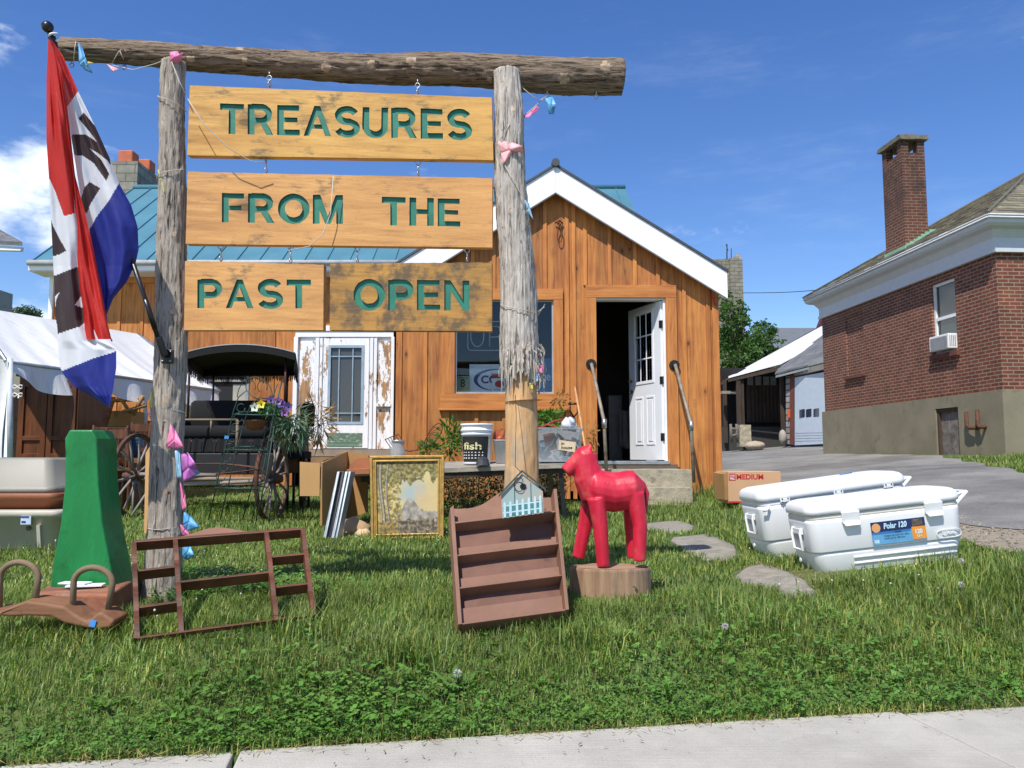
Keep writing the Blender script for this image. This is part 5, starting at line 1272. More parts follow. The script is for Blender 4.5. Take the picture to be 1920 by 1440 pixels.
# ------------------------------------------------------------ hanging boards with carved words
def yb(px): return 3.70 + (px - 350) / 575 * .11
def board(px4, words, label, mat, hooks, th=.042, bold=.022):
    pts = [P(x, y, yb(x)) for x, y in px4]        # TL TR BR BL
    root = thing('sign_board', label, 'sign board', (pts[0] + pts[1]) / 2, 0, 'carved sign boards hanging from the log frame')
    mb = MB(); bm = bmesh.new()
    # board as a solid with slightly irregular top edge
    nrm = Vector((.075, 1, 0)).normalized(); n = 60
    top = [pts[0].lerp(pts[1], i / n) + Vector((0, 0, .003 * noise.noise(Vector((i * .35, pts[0].z * 9, 0))))) for i in range(n + 1)]
    bot = [pts[3].lerp(pts[2], i / n) for i in range(n + 1)]
    loop = bot + top[::-1]
    mb.prism(loop, nrm * th)
    b = mb.build('board', [mat, M['green_edge']], root)
    inl = MB(); k = 0
    for s, x0, x1, yt0, yt1, yb0, yb1 in words:
        def fn(u, v, d):
            x = x0 + (x1 - x0) * u; t_ = yt0 + (yt1 - yt0) * u; bo = yb0 + (yb1 - yb0) * u; return P(x, bo + (t_ - bo) * v, yb(x)) - nrm * d
        for pc in word_pieces(s):
            if sum(a[0] * b_[1] - b_[0] * a[1] for a, b_ in zip(pc, pc[1:] + pc[:1])) < 0: pc = pc[::-1]
            jt_ = [(u + random.uniform(-.0012, .0012), v + random.uniform(-.008, .008)) for u, v in pc]
            cm_ = MB(); f_ = [fn(u, v, .02) for u, v in jt_]; dd = -.012 - .00015 * (k % 5); cm_.prism(f_[::-1], [q for q in (fn(*jt_[0], dd) - fn(*jt_[0], .02))]); c = cm_.build('cutter', M['green_edge'], root)
            md = b.modifiers.new('carve', 'BOOLEAN'); md.object = c; md.solver = 'EXACT'; md.operation = 'DIFFERENCE'
            dg = bpy.context.evaluated_depsgraph_get(); dg.update(); me = bpy.data.meshes.new_from_object(b.evaluated_get(dg)); b.modifiers.clear()
            if len(me.vertices) > 20: b.data = me
            bpy.data.objects.remove(c)
            inl.poly([fn(u, v, -.0108 - .00012 * (k % 5)) for u, v in jt_]); k += 1
    inl.build('lettering', M['green_letter'], root)
    for hx, ht, hb in hooks:
        mb = MB(); y = yb(hx) + .02; a, q = P(hx, ht, y), P(hx, hb, y); L_ = a.z - q.z; r = min(.012, L_ * .25)
        for c0, sgn in ((a - Vector((0, 0, r * 1.2)), 1), (q + Vector((0, 0, r * 1.1)), -1)):
            mb.tube([c0 + Vector((math.cos(i * .7) * r * (1 if sgn > 0 else .2), math.cos(i * .7) * r * (0 if sgn > 0 else 1), math.sin(i * .7) * r)) for i in range(9)], .0028, 6, closed=True)
            mb.tube([c0 + Vector((0, 0, sgn * r)), c0 + Vector((0, 0, sgn * (r + .02)))], .003, 6)
        if L_ > .05: mb.tube([(a.x, y, a.z - r * 2), (q.x, y, q.z + r * 2)], .0035, 6)
        mb.build('eye_hook', M['galv'], root)
    return root
board([(356, 160), (922, 183), (925, 300), (351, 291)], [('TREASURES', 413, 884, 194, 206, 251, 262)], 'topmost orange wooden board carved with the green word TREASURES', M['sign'], [(505, 141, 163), (783, 155, 178)])
board([(352, 322), (923, 334), (923, 464), (348, 457)], [('FROM', 416, 643, 362, 366, 417, 420), ('THE', 716, 863, 369, 373, 422, 425)], 'middle orange wooden board carved with the green words FROM THE', M['sign2'], [(499, 291, 324), (784, 300, 331)])
board([(347, 489), (607, 496), (606, 619), (345, 619)], [('PAST', 370, 583, 524, 524, 578, 578)], 'lower left orange board carved with the green word PAST', M['sign2'], [(414, 457, 490), (545, 459, 494)])
board([(619, 494), (922, 492), (922, 621), (618, 619)], [('OPEN', 664, 880, 524, 526, 581, 582)], 'dark weather stained lower right board carved with the green word OPEN', M['sign3'], [(670, 461, 494), (876, 464, 492)])
# spare eye hooks under the beam, a thing of its own kind each
for k, (x, y) in enumerate([(134, 122), (232, 126), (1026, 178), (1118, 181)]):
    mb = MB(); c = P(x, y, 3.85 + (x - 134) / 984 * .15); mb.tube([c + Vector((math.cos(i * .7) * .011, .003, math.sin(i * .7) * .011)) for i in range(9)], .0026, 6, closed=True); mb.tube([c + Vector((0, 0, .011)), c + Vector((0, 0, .04))], .0028, 6)
    mb.build('eye_hook', M['galv'], frame)

# ------------------------------------------------------------ flag on its slanted pole
fl = thing('open_flag', 'red, white and blue vertical flag with dark letters drooping from a black slanted pole', 'flag', P(308, 668, 3.66))
YA, YB = 3.645, 3.44       # bracket on the post, pole tip
polep = [P(308, 668, YA), P(250, 495, YA - .13), P(100, 78, YB + .02), P(88, 48, YB)]
mb = MB(); mb.tube([polep[0], polep[1]], .011, 10); mb.tube([polep[1], polep[2]], .009, 10); mb.tube([lerp(polep[0], polep[1], .3), lerp(polep[0], polep[1], .62)], .0125, 10); mb.build('pole', M['black'], fl)
mb = MB(); d = (polep[3] - polep[2]).normalized(); mb.tube([polep[2] + d * -.03, polep[2] + d * -.0, polep[2] + d * .02, polep[2] + d * .022, polep[2] + d * .04], [.011, .016, .017, .011, .012], 12); mb.sph(polep[2] + d * .065, .026, 14); mb.build('finial', M['black'], fl)
mb = MB(); c = P(309, 667, YA); mb.box(c + Vector((0, .03, 0)), (.052, .02, .064)); mb.tube([c, c + (polep[1] - c).normalized() * .09], .017, 10); mb.build('bracket', M['black'], fl, bevel=.003)
mb = MB()
for dx, dz in ((-.018, .022), (.018, .022), (-.018, -.022), (.018, -.022)): mb.sph(c + Vector((dx, .018, dz)), .005, 8)
mb.build('screw', M['galv'], fl)
mb = MB(); mb.tube([P(100, 70, YB + .01) + Vector((math.cos(i * .6) * .016, math.sin(i * .6) * .016, .003 * i - .015)) for i in range(12)], .005, 6); mb.build('tie', plain('white_tie', (.7, .7, .7), .7), fl)
RED, WHT, BLU, BRN = hexc('#c8281e'), (.78, .79, .82), hexc('#232f8a'), hexc('#3c2b2b')
def inpoly(x, y, poly):
    r = False; j = len(poly) - 1
    for i in range(len(poly)):
        xi, yi = poly[i]; xj, yj = poly[j]
        if (yi > y) != (yj > y) and x < (xj - xi) * (y - yi) / (yj - yi) + xi: r = not r
        j = i
    return r
def edge_at(e, y):
    for (x0, y0), (x1, y1) in zip(e[:-1], e[1:]):
        if y0 <= y <= y1: return x0 + (x1 - x0) * (y - y0) / max(1e-6, y1 - y0)
    return e[0][0] if y < e[0][1] else e[-1][0]
def fold(left_e, right_e, y0, y1, Y, bulge, regions, basecol, nu=44, nv=260, name='cloth', par=fl, thk=.0015, ph=0, tilt=0):
    mb = MB()
    def f(u, v):
        py = y0 + (y1 - y0) * v; l, r = edge_at(left_e, py), edge_at(right_e, py); px = l + (r - l) * u
        k = min(1, v * 6 + .1) * min(1, (r - l) / 40)
        z = -bulge * math.sin(u * math.pi) * k + .010 * k * math.sin(u * 9 + v * 5 + ph) + .005 * math.sin(u * 17 - v * 11 + ph) * k + tilt * u + .004 * noise.noise(Vector((u * 4, v * 14, ph)))
        return P(px, py, Y(py) + z)
    def cf(u, v):
        py = y0 + (y1 - y0) * v; l, r = edge_at(left_e, py), edge_at(right_e, py); px = l + (r - l) * u
        c = basecol
        for poly, cc in regions:
            if inpoly(px, py, poly): c = cc
        return c
    mb.grid(f, nu, nv, True, cf); o = mb.build(name, M['flagcloth'], par); return o
t = NT('flag_cloth'); nn = t.noise(t.map((60, 60, 8)), 1, 4); nb = t.noise(t.map((14, 14, 5), rot=(0, .3, 0)), 1, 4, .6)
M['flagcloth'] = t.fin(t.mix(0, t.tint(), (1, 1, 1)), .55, 0, nb, .012, .5, None, False)
tl = t.n.new('ShaderNodeBsdfTranslucent'); t.lk(t.tint(), tl.inputs[0]); ms = t.n.new('ShaderNodeMixShader'); ms.inputs[0].default_value = .28; t.lk(t.b.outputs[0], ms.inputs[1]); t.lk(tl.outputs[0], ms.inputs[2]); t.lk(ms.outputs[0], t.n['Material Output'].inputs[0])
yfl = lambda py: YB - .10 + .20 * min(1, max(0, (py - 78) / 420)) * .6
# right fold: red top, white with letter, blue
reg_r = [([(90, 60), (180, 60), (200, 120), (146, 172), (126, 200), (100, 120)], RED),
         ([(230, 320), (300, 340), (300, 800), (100, 800), (165, 470), (168, 430), (182, 405), (205, 375), (222, 345)], BLU),
         ([(157, 211), (147, 222), (166, 245), (182, 266), (160, 252), (135, 252), (132, 262), (135, 290), (155, 292), (176, 306), (199, 339), (205, 326), (190, 300), (168, 278), (185, 288), (200, 300), (208, 310), (205, 290), (190, 250)], BRN),
         ([(168, 341), (188, 353), (170, 382), (163, 400), (155, 395), (152, 372), (158, 352)], BRN)]
re_l = [(94, 75), (108, 120), (126, 200), (134, 260), (145, 330), (157, 400), (172, 470), (192, 560), (208, 640), (214, 760)]
re_r = [(96, 74), (118, 105), (146, 170), (180, 240), (205, 295), (224, 345), (246, 385), (258, 425), (260, 468), (254, 495), (238, 528), (212, 560), (200, 590), (203, 622), (214, 645), (220, 670), (218, 700), (204, 762)]
fold(re_l, re_r, 75, 640, lambda py: yfl(py) + .03, .025, reg_r, WHT, 70, 300, 'cloth', ph=1, tilt=.03)
# left fold: red then white with letters, then white bottom and blue tail
reg_l = [([(80, 60), (130, 60), (140, 400), (120, 405), (104, 360), (93, 335), (80, 340)], RED),
         ([(95, 410), (100, 425), (113, 450), (124, 470), (110, 478), (97, 480), (95, 440)], BRN),
         ([(100, 518), (125, 508), (145, 500), (160, 545), (140, 572), (158, 578), (165, 600), (150, 612), (108, 626), (104, 580), (105, 562), (112, 548), (102, 556)], BRN),
         ([(100, 702), (130, 690), (175, 672), (230, 655), (230, 800), (90, 800)], BLU)]
le_l = [(90, 75), (87, 150), (87, 260), (92, 340), (96, 420), (100, 500), (104, 580), (108, 640), (113, 690), (121, 705), (140, 725), (170, 742), (190, 755), (203, 763)]
le_r = [(94, 75), (107, 120), (125, 230), (140, 330), (155, 430), (160, 520), (168, 600), (186, 640), (218, 655), (218, 690), (212, 730), (205, 764)]
fold(le_l, le_r, 75, 764, lambda py: yfl(py) - .012, .03, reg_l, WHT, 60, 320, 'cloth', ph=3, tilt=-.02)
# middle red fold with stitched hem
me_l = [(96, 78), (108, 130), (122, 240), (136, 330), (138, 400), (141, 470), (148, 540), (157, 590), (160, 640)]
me_r = [(98, 78), (117, 130), (131, 240), (141, 330), (160, 400), (176, 470), (190, 540), (200, 600), (216, 664)]
fold(me_l, me_r, 79, 636, lambda py: yfl(py) - .035, .02, [], RED, 30, 240, 'cloth', ph=5, tilt=.01)
for o in [q for q in bpy.data.objects if q.parent == fl and q.name.startswith('cloth')]: o.name = 'flag_cloth'

# ------------------------------------------------------------ pennants and strings
cloths = {'pink': plain('pink_plastic', '#d9779f', .5), 'blue': plain('blue_plastic_flag', '#5a9fce', .45), 'yellow': plain('yellow_plastic', '#c7c060', .5), 'palepink': plain('pale_pink', '#dda2a2', .55), 'purple': plain('purple_plastic', '#b266ad', .5), 'cyan': plain('light_blue', '#8cb6cf', .5)}
def bunting(name, label, base, strings, pens):
    t = thing(name, label, 'bunting', base)
    for s in strings:
        mb = MB(); mb.tube(s, .0022, 5); mb.build('string', plain('string_white', '#b9b2a6', .8), t)
    for col, pts, Y in pens:
        mb = MB(); n = len(pts); c = [sum(p[i] for p in pts) / n for i in (0, 1)]
        q = [P(x, y, Y + (.018 * math.sin(i * 2.3))) for i, (x, y) in enumerate(pts)]; cc = P(c[0], c[1], Y - .012)
        for i in range(n): 
            g = random.uniform(.85, 1.15); mb.t = (g, g, g); mb.poly([cc, q[i], q[(i + 1) % n]], True)
        o = mb.build('pennant', cloths[col], t); sm = o.modifiers.new('u', 'SUBSURF'); sm.levels = sm.render_levels = 2; sm.subdivision_type = 'SIMPLE'; o.modifiers.new('s', 'SOLIDIFY').thickness = .001
    return t
Yf = YPL - .085
def wrap(px0, px1, py0, py1, Y=YPL, r=.07, sg=1):
    a, b = P(px0, py0, Y), P(px1, py1, Y); c = (a + b) / 2; w_ = abs(b.x - a.x) / 2 + .004
    return [Vector((c.x - w_ * math.cos(math.pi * i / 10), Y - (r + .006) * math.sin(math.pi * i / 10), a.z + (b.z - a.z) * i / 10 - .01 * math.sin(math.pi * i / 10))) for i in range(11)]
bunting('pennant_string', 'string of pink, purple and blue pennants wound round the left post', P(340, 800, YPL), [wrap(290, 348, 748, 775), wrap(285, 345, 780, 792), wrap(282, 342, 988, 984), wrap(298, 346, 340, 318), wrap(300, 348, 180, 210)],
        [('pink', [(320, 796), (328, 806), (345, 838), (330, 842), (311, 838)], Yf), ('purple', [(340, 852), (352, 848), (366, 868), (370, 880), (362, 896), (345, 903), (340, 890)], Yf), ('cyan', [(328, 845), (337, 843), (341, 896), (331, 898)], Yf + .01),
         ('blue', [(366, 876), (375, 888), (362, 892)], Yf + .02), ('pink', [(338, 905), (347, 925), (350, 952), (341, 958)], Yf), ('blue', [(345, 960), (356, 966), (374, 988), (350, 996), (343, 985)], Yf), ('pink', [(338, 983), (350, 990), (356, 1004), (341, 1003)], Yf + .01),
         ('blue', [(342, 1020), (356, 1022), (364, 1040), (352, 1050), (342, 1046)], Yf), ('palepink', [(282, 762), (290, 775), (284, 790), (278, 778)], YPL), ('yellow', [(284, 728), (292, 726), (290, 750), (281, 766), (279, 758)], YPL), ('yellow', [(296, 318), (303, 320), (309, 362), (305, 366)], YPL - .05)])
sP = lambda pts: [P(x, y, Y) for x, y, Y in pts]
bunting('ribbon_string', 'torn blue and pink ribbons knotted along the left end of the log beam', P(150, 90, 3.72),
        [sP([(142, 78, 3.75), (140, 92, 3.73), (138, 118, 3.78)]), sP([(238, 84, 3.80), (222, 98, 3.74), (210, 118, 3.8)]), sP([(225, 96, 3.74), (232, 112, 3.76)]), sP([(200, 120, 3.8), (250, 131, 3.78), (290, 120, 3.76), (325, 106, 3.72)]), sP([(322, 116, 3.68), (335, 150, 3.66), (349, 178, 3.66)]), sP([(352, 185, 3.64), (380, 230, 3.63), (425, 275, 3.64), (470, 302, 3.66), (498, 306, 3.68)]), sP([(625, 330, 3.70), (620, 400, 3.71), (605, 440, 3.70), (580, 462, 3.71), (540, 470, 3.72)])],
        [('blue', [(147, 80), (154, 88), (160, 108), (174, 138), (160, 132), (148, 120)], 3.72), ('yellow', [(158, 114), (176, 118), (162, 122)], 3.73), ('palepink', [(200, 120), (224, 130), (212, 134)], 3.77), ('pink', [(318, 98), (332, 96), (342, 108), (336, 118), (320, 116)], 3.70), ('pink', [(322, 100), (330, 105), (344, 98), (338, 114), (322, 112)], 3.69)])
Yr = YPR - .085
bunting('pennant_string', 'torn pink and blue pennants tied to the right post and beam end', P(950, 280, YPR), [sP([(972, 158, 3.9), (1000, 182, 3.9), (1012, 188, 3.92), (1026, 180, 3.95)]), sP([(1018, 186, 3.93), (985, 215, 3.9), (955, 234, 3.79), (938, 262, 3.78)]), sP([(940, 300, 3.78), (965, 340, 3.77), (985, 380, 3.78), (998, 410, 3.82)]), wrap(940, 1006, 572, 592, YPR, .09), sP([(1004, 588, YPR), (1020, 576, YPR), (1022, 570, YPR), (1008, 592, YPR)])],
        [('palepink', [(934, 266), (952, 264), (980, 274), (982, 286), (962, 284), (944, 308), (938, 288)], Yr), ('pink', [(1006, 198), (1012, 204), (992, 220), (978, 222), (996, 208)], 3.88), ('blue', [(1022, 184), (1036, 182), (1043, 196), (1038, 214), (1030, 214)], 3.93), ('cyan', [(984, 375), (992, 382), (1000, 412), (988, 395)], Yr),
         ('pink', [(1010, 684), (1018, 686), (1016, 700), (1008, 698)], Yr + .03), ('cyan', [(1003, 700), (1012, 698), (1008, 716), (998, 716)], Yr + .02), ('yellow', [(993, 718), (1000, 720), (999, 730), (993, 728)], Yr + .01)])

# ------------------------------------------------------------ wooden sculptures, plain generic shapes, on their log bases
def stump(label, cx, top_y, bot_y, rpx, Y, mat, ell=.8, n=26):
    b = at(cx, bot_y, Y - .1); zt = at(cx, top_y, Y).z; r = rpx * Y / FPX; zb = G(at(cx, top_y, Y).x, Y) - .05
    t = thing('sawn_log', label, 'log base', (at(cx, top_y, Y).x, Y, zb + .05)); c = at(cx, top_y, Y)
    rg = []
    for z, f in ((zb, .97), (zb + .02, 1.0), (zt - .012, 1.0), (zt, .985)):
        rg.append([(c.x + r * f * (1 + .05 * noise.noise(Vector((math.cos(a) * 2, math.sin(a) * 2, cx)))) * math.cos(a), Y + r * ell * f * (1 + .06 * noise.noise(Vector((math.cos(a) * 2, math.sin(a) * 2, cx)))) * math.sin(a), z) for a in [2 * math.pi * i / n for i in range(n)]])
    mb = MB(); mb.rings(rg, False, True); mb.build('log', mat, t, bevel=.003); return t, c, zt
lw_ = wood('log_side', '#9c7048', '#74492c', 'z', .85, False, 1, ('#8a8275', .3, (5, 5, 1)))
mb = MB()   # slab base of the green piece: half log lying on the grass
q = [(78, 1118), (98, 1102), (250, 1088)]
zt0 = at(150, 1100, 3.5).z
t = thing('split_log', 'split reddish log base under the green painted slab', 'log base', gz(at(150, 1120, 3.5)))
pA, pB, pC, pD = at(66, 1118, 3.33), at(205, 1130, 3.20), at(262, 1085, 3.75), at(110, 1096, 3.75)
top = [Vector((p.x, p.y, zt0 + .004 * i)) for i, p in enumerate((pA, pB, pC, pD))]
mb.prism([Vector((p.x, p.y, G(p.x, p.y) - .05)) for p in top], (0, 0, zt0 - G(pA.x, pA.y) + .05)); mb.build('log', wood('red_log', '#9a6246', '#6b4030', 'x', .85, False, 1, ('#8b8378', .3, (2, 5, 5))), t, bevel=.012, bseg=3)
zt0 = zt0 + .0
gp = plain('green_gloss_paint', '#12783a', .42, .16, 7, 0, .8, 26, '#0b5526', .35, (1, 1, .35), bdist=.006)
gs = thing('green_sculpture', 'plain tapering green painted wooden slab standing on a split log', 'sculpture', (at(150, 1100, 3.5).x, 3.5, zt0))
def W3(px, py, Y): return at(px, py, Y)
mb = MB(); Ys = 3.47
prf = [(92, 1112), (100, 1050), (113, 985), (121, 910), (122, 850), (121, 822), (130, 806), (172, 806), (181, 822), (182, 850), (184, 910), (192, 985), (205, 1050), (214, 1106)]
fr_ = [W3(x, y, Ys) for x, y in prf]; mb.prism(fr_, (.02, .14, .0)); mb.build('slab', gp, gs, bevel=.006)
mb = MB(); c = W3(160, 1110, 3.40); mb.box((c.x, 3.40, zt0 + .022), (.14, .06, .006), Matrix.Rotation(.2, 3, 'Z')); mb.box((c.x - .05, 3.41, zt0 + .03), (.12, .05, .005), Matrix.Rotation(-.1, 3, 'Z')); tag(mb.build('folded_paper', plain('paper_white', (.75, .76, .78), .8)), 'folded white papers lying on the log at the foot of the green slab', 'paper')
lm = wood('stump_side', '#a88a6c', '#7a5c44', 'z', .9, False, 1, ('#6b6257', .35, (6, 6, 1)), .7)
st2, sc_, szt = stump('round sawn log base under the red wooden horse', 1143, 1062, 1116, 74, 3.95, lm, .62)
mb = MB(); mb.lathe([(0.001, 0), (.13, .001), (.18, .0005)], (sc_.x, 3.95, szt + .001), 26, Matrix.Diagonal((1, .62, 1))); mb.build('sawn_top', wood('sawn_top_wood', '#a8896c', '#7d5f4a', 'x', .85, False, .6), st2)
hp_t = NT('red_gloss_paint'); n_ = hp_t.noise(hp_t.map(), 8, 6, .65); n2_ = hp_t.noise(hp_t.map((1, 1, .3)), 22, 4)
hp = hp_t.fin(hp_t.mix(hp_t.rng(n_, .52, .72), hp_t.mix(hp_t.rng(n2_, .3, .7), hexc('#b81830'), hexc('#cf2540')), hexc('#c4544f')), .45, 0, n2_, .006, .6, None, False)
# plain carved horse: one continuous remeshed body
hb = MB(); H_ = lambda px, py, dy=0.0: at(px, py, 3.95 + dy)
hb.tube([H_(1092, 920, -.01), H_(1110, 915), H_(1150, 923), H_(1186, 918), H_(1200, 922, .01)], [.05, .096, .098, .096, .055], 20)
hb.tube([H_(1120, 925), H_(1103, 895), H_(1098, 868), H_(1098, 850)], [.09, .074, .062, .055], 16)
hb.tube([H_(1110, 850), H_(1096, 856), H_(1074, 874), H_(1060, 885)], [.046, .054, .040, .032], 16)
for dy in (-.025, .025): hb.tube([H_(1106, 850, dy), H_(1108, 832, dy)], [.014, .004], 8)
for (a, b, c_), dy in ((((1118, 935), (1126, 990), (1131, 1062)), -.055), (((1108, 930), (1097, 985), (1084, 1046)), .05), (((1190, 925), (1200, 985), (1199, 1052)), -.05), (((1184, 930), (1184, 985), (1188, 1046)), .055)):
    hb.tube([H_(*a, dy), H_(*b, dy * 1.15), H_(*c_, dy * 1.2)], [.046, .036, .031], 14)
hb.tube([H_(1204, 905), H_(1212, 925, .01), H_(1211, 965, .01)], [.015, .016, .007], 8)
horse = thing('wooden_horse', 'red painted plain carved wooden horse standing on a sawn log', 'wooden horse', (sc_.x, 3.95, szt))
o = hb.build('body', hp, horse); rmd = o.modifiers.new('r', 'REMESH'); rmd.mode = 'VOXEL'; rmd.voxel_size = .0045; rmd.use_smooth_shade = True
smd = o.modifiers.new('s', 'SMOOTH'); smd.iterations = 9
mb = MB(); mb.tube([H_(1112, 846), H_(1116, 868), H_(1122, 890), H_(1130, 903)], [.010, .019, .019, .01], 8, sq=(1, .5)); o = mb.build('mane', plain('dark_red_paint', '#7c1520', .6), horse)
mb = MB()
for dy in (-.036,): mb.sph(H_(1092, 862, dy), .006, 8)
mb.build('eye', M['black'], horse)

# ------------------------------------------------------------ ox yoke in front of the green slab
yk = thing('ox_yoke', 'carved brown wooden ox yoke with two bent bows lying in the grass', 'yoke', gz(gnd(110, 1195)))
YY = 3.02; yw = wood('yoke_wood', '#8a6040', '#6a4730', 'x', .7, False, .7)
prof = [(x, y - 5) for x, y in [(-20, 1148), (0, 1150), (22, 1140), (48, 1130), (80, 1134), (118, 1140), (150, 1162), (165, 1168), (182, 1152), (192, 1152), (213, 1168), (208, 1180), (182, 1184), (165, 1182), (120, 1172), (95, 1160), (50, 1158), (18, 1160), (0, 1158), (-20, 1160)]]
mb = MB(); mb.prism([P(x, y + 2, YY) for x, y in prof], (.01, .10, .01)); mb.build('beam', yw, yk, bevel=.012, bseg=3)
for (xa, xb, yt) in ((-2, 68, 1054), (136, 207, 1064)):
    mb = MB(); yb0 = 1152; cx = (xa + xb) / 2; pts = [(xa, yb0)] + [(cx + 3 - (cx - xa + 1) * math.cos(math.pi * i / 12) + (1 - i / 12) * 0, yt + 30 - 30 * math.sin(math.pi * i / 12) + (.5 - abs(i / 12 - .5)) * 0) for i in range(13)] + [(xb - 4, yb0 - 10)]
    mb.tube([P(x, y, YY + .05) for x, y in pts], .0115, 10); mb.build('bow', plain('bent_wood', '#77644d', .8), yk)
mb = MB(); c = P(174, 1169, YY - .004); mb.box(c, (.022, .004, .024), Matrix.Rotation(.25, 3, 'Y')); mb.build('price_tag', plain('blue_tag', '#3f87c8', .5), yk)
for px in (25, 105):
    mb = MB(); mb.tube([P(px, 1176, YY + .05), P(px + 3, 1196, YY + .05), P(px - 3, 1206, YY + .04), P(px - 8, 1196, YY + .03)], .009, 8); mb.build('yoke_hook', plain('pale_iron', '#6b6258', .8), yk)

# ------------------------------------------------------------ open gallery rack leaning on the left post
rk = thing('wall_rack', 'reddish brown open plate rack with scalloped uprights leaning on the left log post', 'rack', gz(P(420, 1180, 3.1)))
rwm = wood('rack_wood', '#6f4229', '#3f2416', 'x', .5, False, .8)
TL, TR, BL_, BR_ = P(251, 1012, 3.42), P(567, 988, 3.60), P(257, 1196, 2.96), P(588, 1152, 3.21)
rx = (BR_ - BL_).normalized(); rz_ = ((TL - BL_) + (TR - BR_)).normalized(); ry = rz_.cross(rx).normalized()
def rp(u, v): return lerp(lerp(BL_, BR_, u), lerp(TL, TR, u), v)
dep = .048
def plank(u0, v0, u1, v1, th=.012, name='shelf', dd=dep, par=rk):
    a, b = rp(u0, v0), rp(u1, v1); up = rz_ if abs(v1 - v0) < abs(u1 - u0) * .4 else rx
    mb = MB(); o_ = up * th; f = ry * dd
    mb.hexa([a, b, b + f, a + f, a + o_, b + o_, b + o_ + f, a + o_ + f]); return mb.build(name, rwm, par, bevel=.002)
if ry.y < 0: ry = -ry
plank(0, .97, 1, .97, .016, 'top_board'); plank(0, -.005, 1, -.005, .010, 'bottom_rail', .02)
for u in (.0, .235, .775, 1.0):
    # scalloped upright
    mb = MB(); n = 60; a, b = rp(u, 0), rp(u, .97); L_ = (b - a).length; L0_ = []; R0_ = []
    for i in range(n + 1):
        t_ = i / n; w_ = .016 + .012 * abs(math.sin(t_ * math.pi * 5)) ; p = lerp(a, b, t_)
        L0_.append(p - ry * 0); R0_.append(p + ry * (w_ + .020))
    for i in range(n):
        t_ = (i + .5) / n; f0 = -.014 * abs(math.sin(i / n * math.pi * 4)) ; f1 = -.014 * abs(math.sin((i + 1) / n * math.pi * 4))
        A, B = L0_[i] + ry * f0, L0_[i + 1] + ry * f1; s_ = rx * .009
        mb.hexa([A - s_, A + s_, R0_[i] + s_, R0_[i] - s_, B - s_, B + s_, R0_[i + 1] + s_, R0_[i + 1] - s_])
    mb.build('upright', rwm, rk)
plank(.01, .64, .23, .65, .012); plank(.01, .27, .23, .28, .012); plank(.25, .48, .77, .49, .012); plank(.79, .66, .99, .66, .012); plank(.79, .32, .99, .32, .012)
mb = MB(); n = 24; bt_ = [rp(.25 + .45 * i / n, 1.02) + ry * (dep - .01) for i in range(n + 1)]; tp_ = [bt_[i] + rz_ * ((.035 + .045 * math.sin(math.pi * i / n) ** 2)) for i in range(n + 1)]
mb.prism(bt_ + tp_[::-1], ry * .01); mb.build('crest', M['brown_shelf'], rk)

# ------------------------------------------------------------ brown wall shelf leaning on the right post
ws = thing('wall_shelf', 'brown slatted display shelf with curved crest leaning on the right post', 'shelf', gz(P(960, 1160, 3.25)))
bl, br, tlv, trv = P(859, 1168, 3.16), P(1067, 1140, 3.30), P(843, 938, 3.62), P(1044, 916, 3.74)
sx = (br - bl).normalized(); szv = ((tlv - bl) + (trv - br)).normalized(); sy = szv.cross(sx).normalized(); sy = sy if sy.y > 0 else -sy
def sp(u, v, d=0): return lerp(lerp(bl, br, u), lerp(tlv, trv, u), v) + sy * d
DP = .075; bs = M['brown_shelf']
def sprism(pts, d0, d1, name, mat=bs, bev=.002):
    mb = MB(); q = [sp(u, v, d0) for u, v in pts]; mb.prism(q, sy * (d1 - d0)); return mb.build(name, mat, ws, bevel=bev)
# back board with wavy crest
crest = [(0, 0), (1, 0), (1, 1.0)] + [(1 - i / 30, (1.0 + .0 + .12 * math.exp(-((i / 30 - .42) / .2) ** 2) + .02 * math.cos(i / 30 * 12) * .5) if True else 0) for i in range(1, 30)] + [(0, .98)]
sprism([(u * .98 + .01, v) for u, v in crest], DP - .008, DP, 'back_panel', M['darkshelf'], 0)
sprism([(u * .97 + .015, v if v > .5 else .802) for u, v in crest], DP - .010, DP - .0085, 'upper_panel', bs, 0)
sprism([(0, -.01), (.035, -.01), (.035, .955), (0, .93)], 0, DP, 'side_panel'); sprism([(.968, -.01), (1.0, -.01), (1.0, 1.0), (.968, 1.0)], 0, DP, 'side_panel')
lips = [(.0, .135), (.262, .362), (.52, .612)]
for k, (a, b) in enumerate(lips):
    sprism([(.037, a - .012), (.966, a - .012), (.966, a), (.037, a)], .003, DP - .011, 'shelf')
    sprism([(.036, a + .001), (.967, a + .001), (.967, b), (.037, b)], DP * .45, DP * .45 + .008, 'tray_front')
sprism([(.037, .785), (.966, .785), (.966, .800), (.037, .800)], .001, DP - .011, 'shelf')
# ------------------------------------------------------------ birdhouse hung on it
bh = thing('birdhouse', 'small flat birdhouse painted with a white picket fence', 'birdhouse', P(980, 965, 3.5))
bo = P(942, 972, 3.47); bx = P(1019, 962, 3.50) - bo; bzv = szv * .001 + Vector((-.02, .12, 1)).normalized() * (P(942, 930, 3.5) - P(942, 972, 3.5)).length
def bp(u, v, d=0): return bo + bx * u + bzv * v + Vector((0, -1, .12)).normalized() * d
hm = NT('faded_teal_boards'); s_ = hm.n.new('ShaderNodeSeparateXYZ'); hm.lk(hm.tc.outputs['Object'], s_.inputs[0]); nn = hm.noise(hm.map((20, 20, 6)), 1, 5)
M['bird'] = hm.fin(hm.mix(hm.rng(nn, .4, .6), hexc('#8aa3a1'), hexc('#a89a8c')), .7, 0, nn, .004, .4)
pent = [(0, 0), (1, 0), (1.0, 1.0), (.5, 1.85), (-.02, 1.0)]
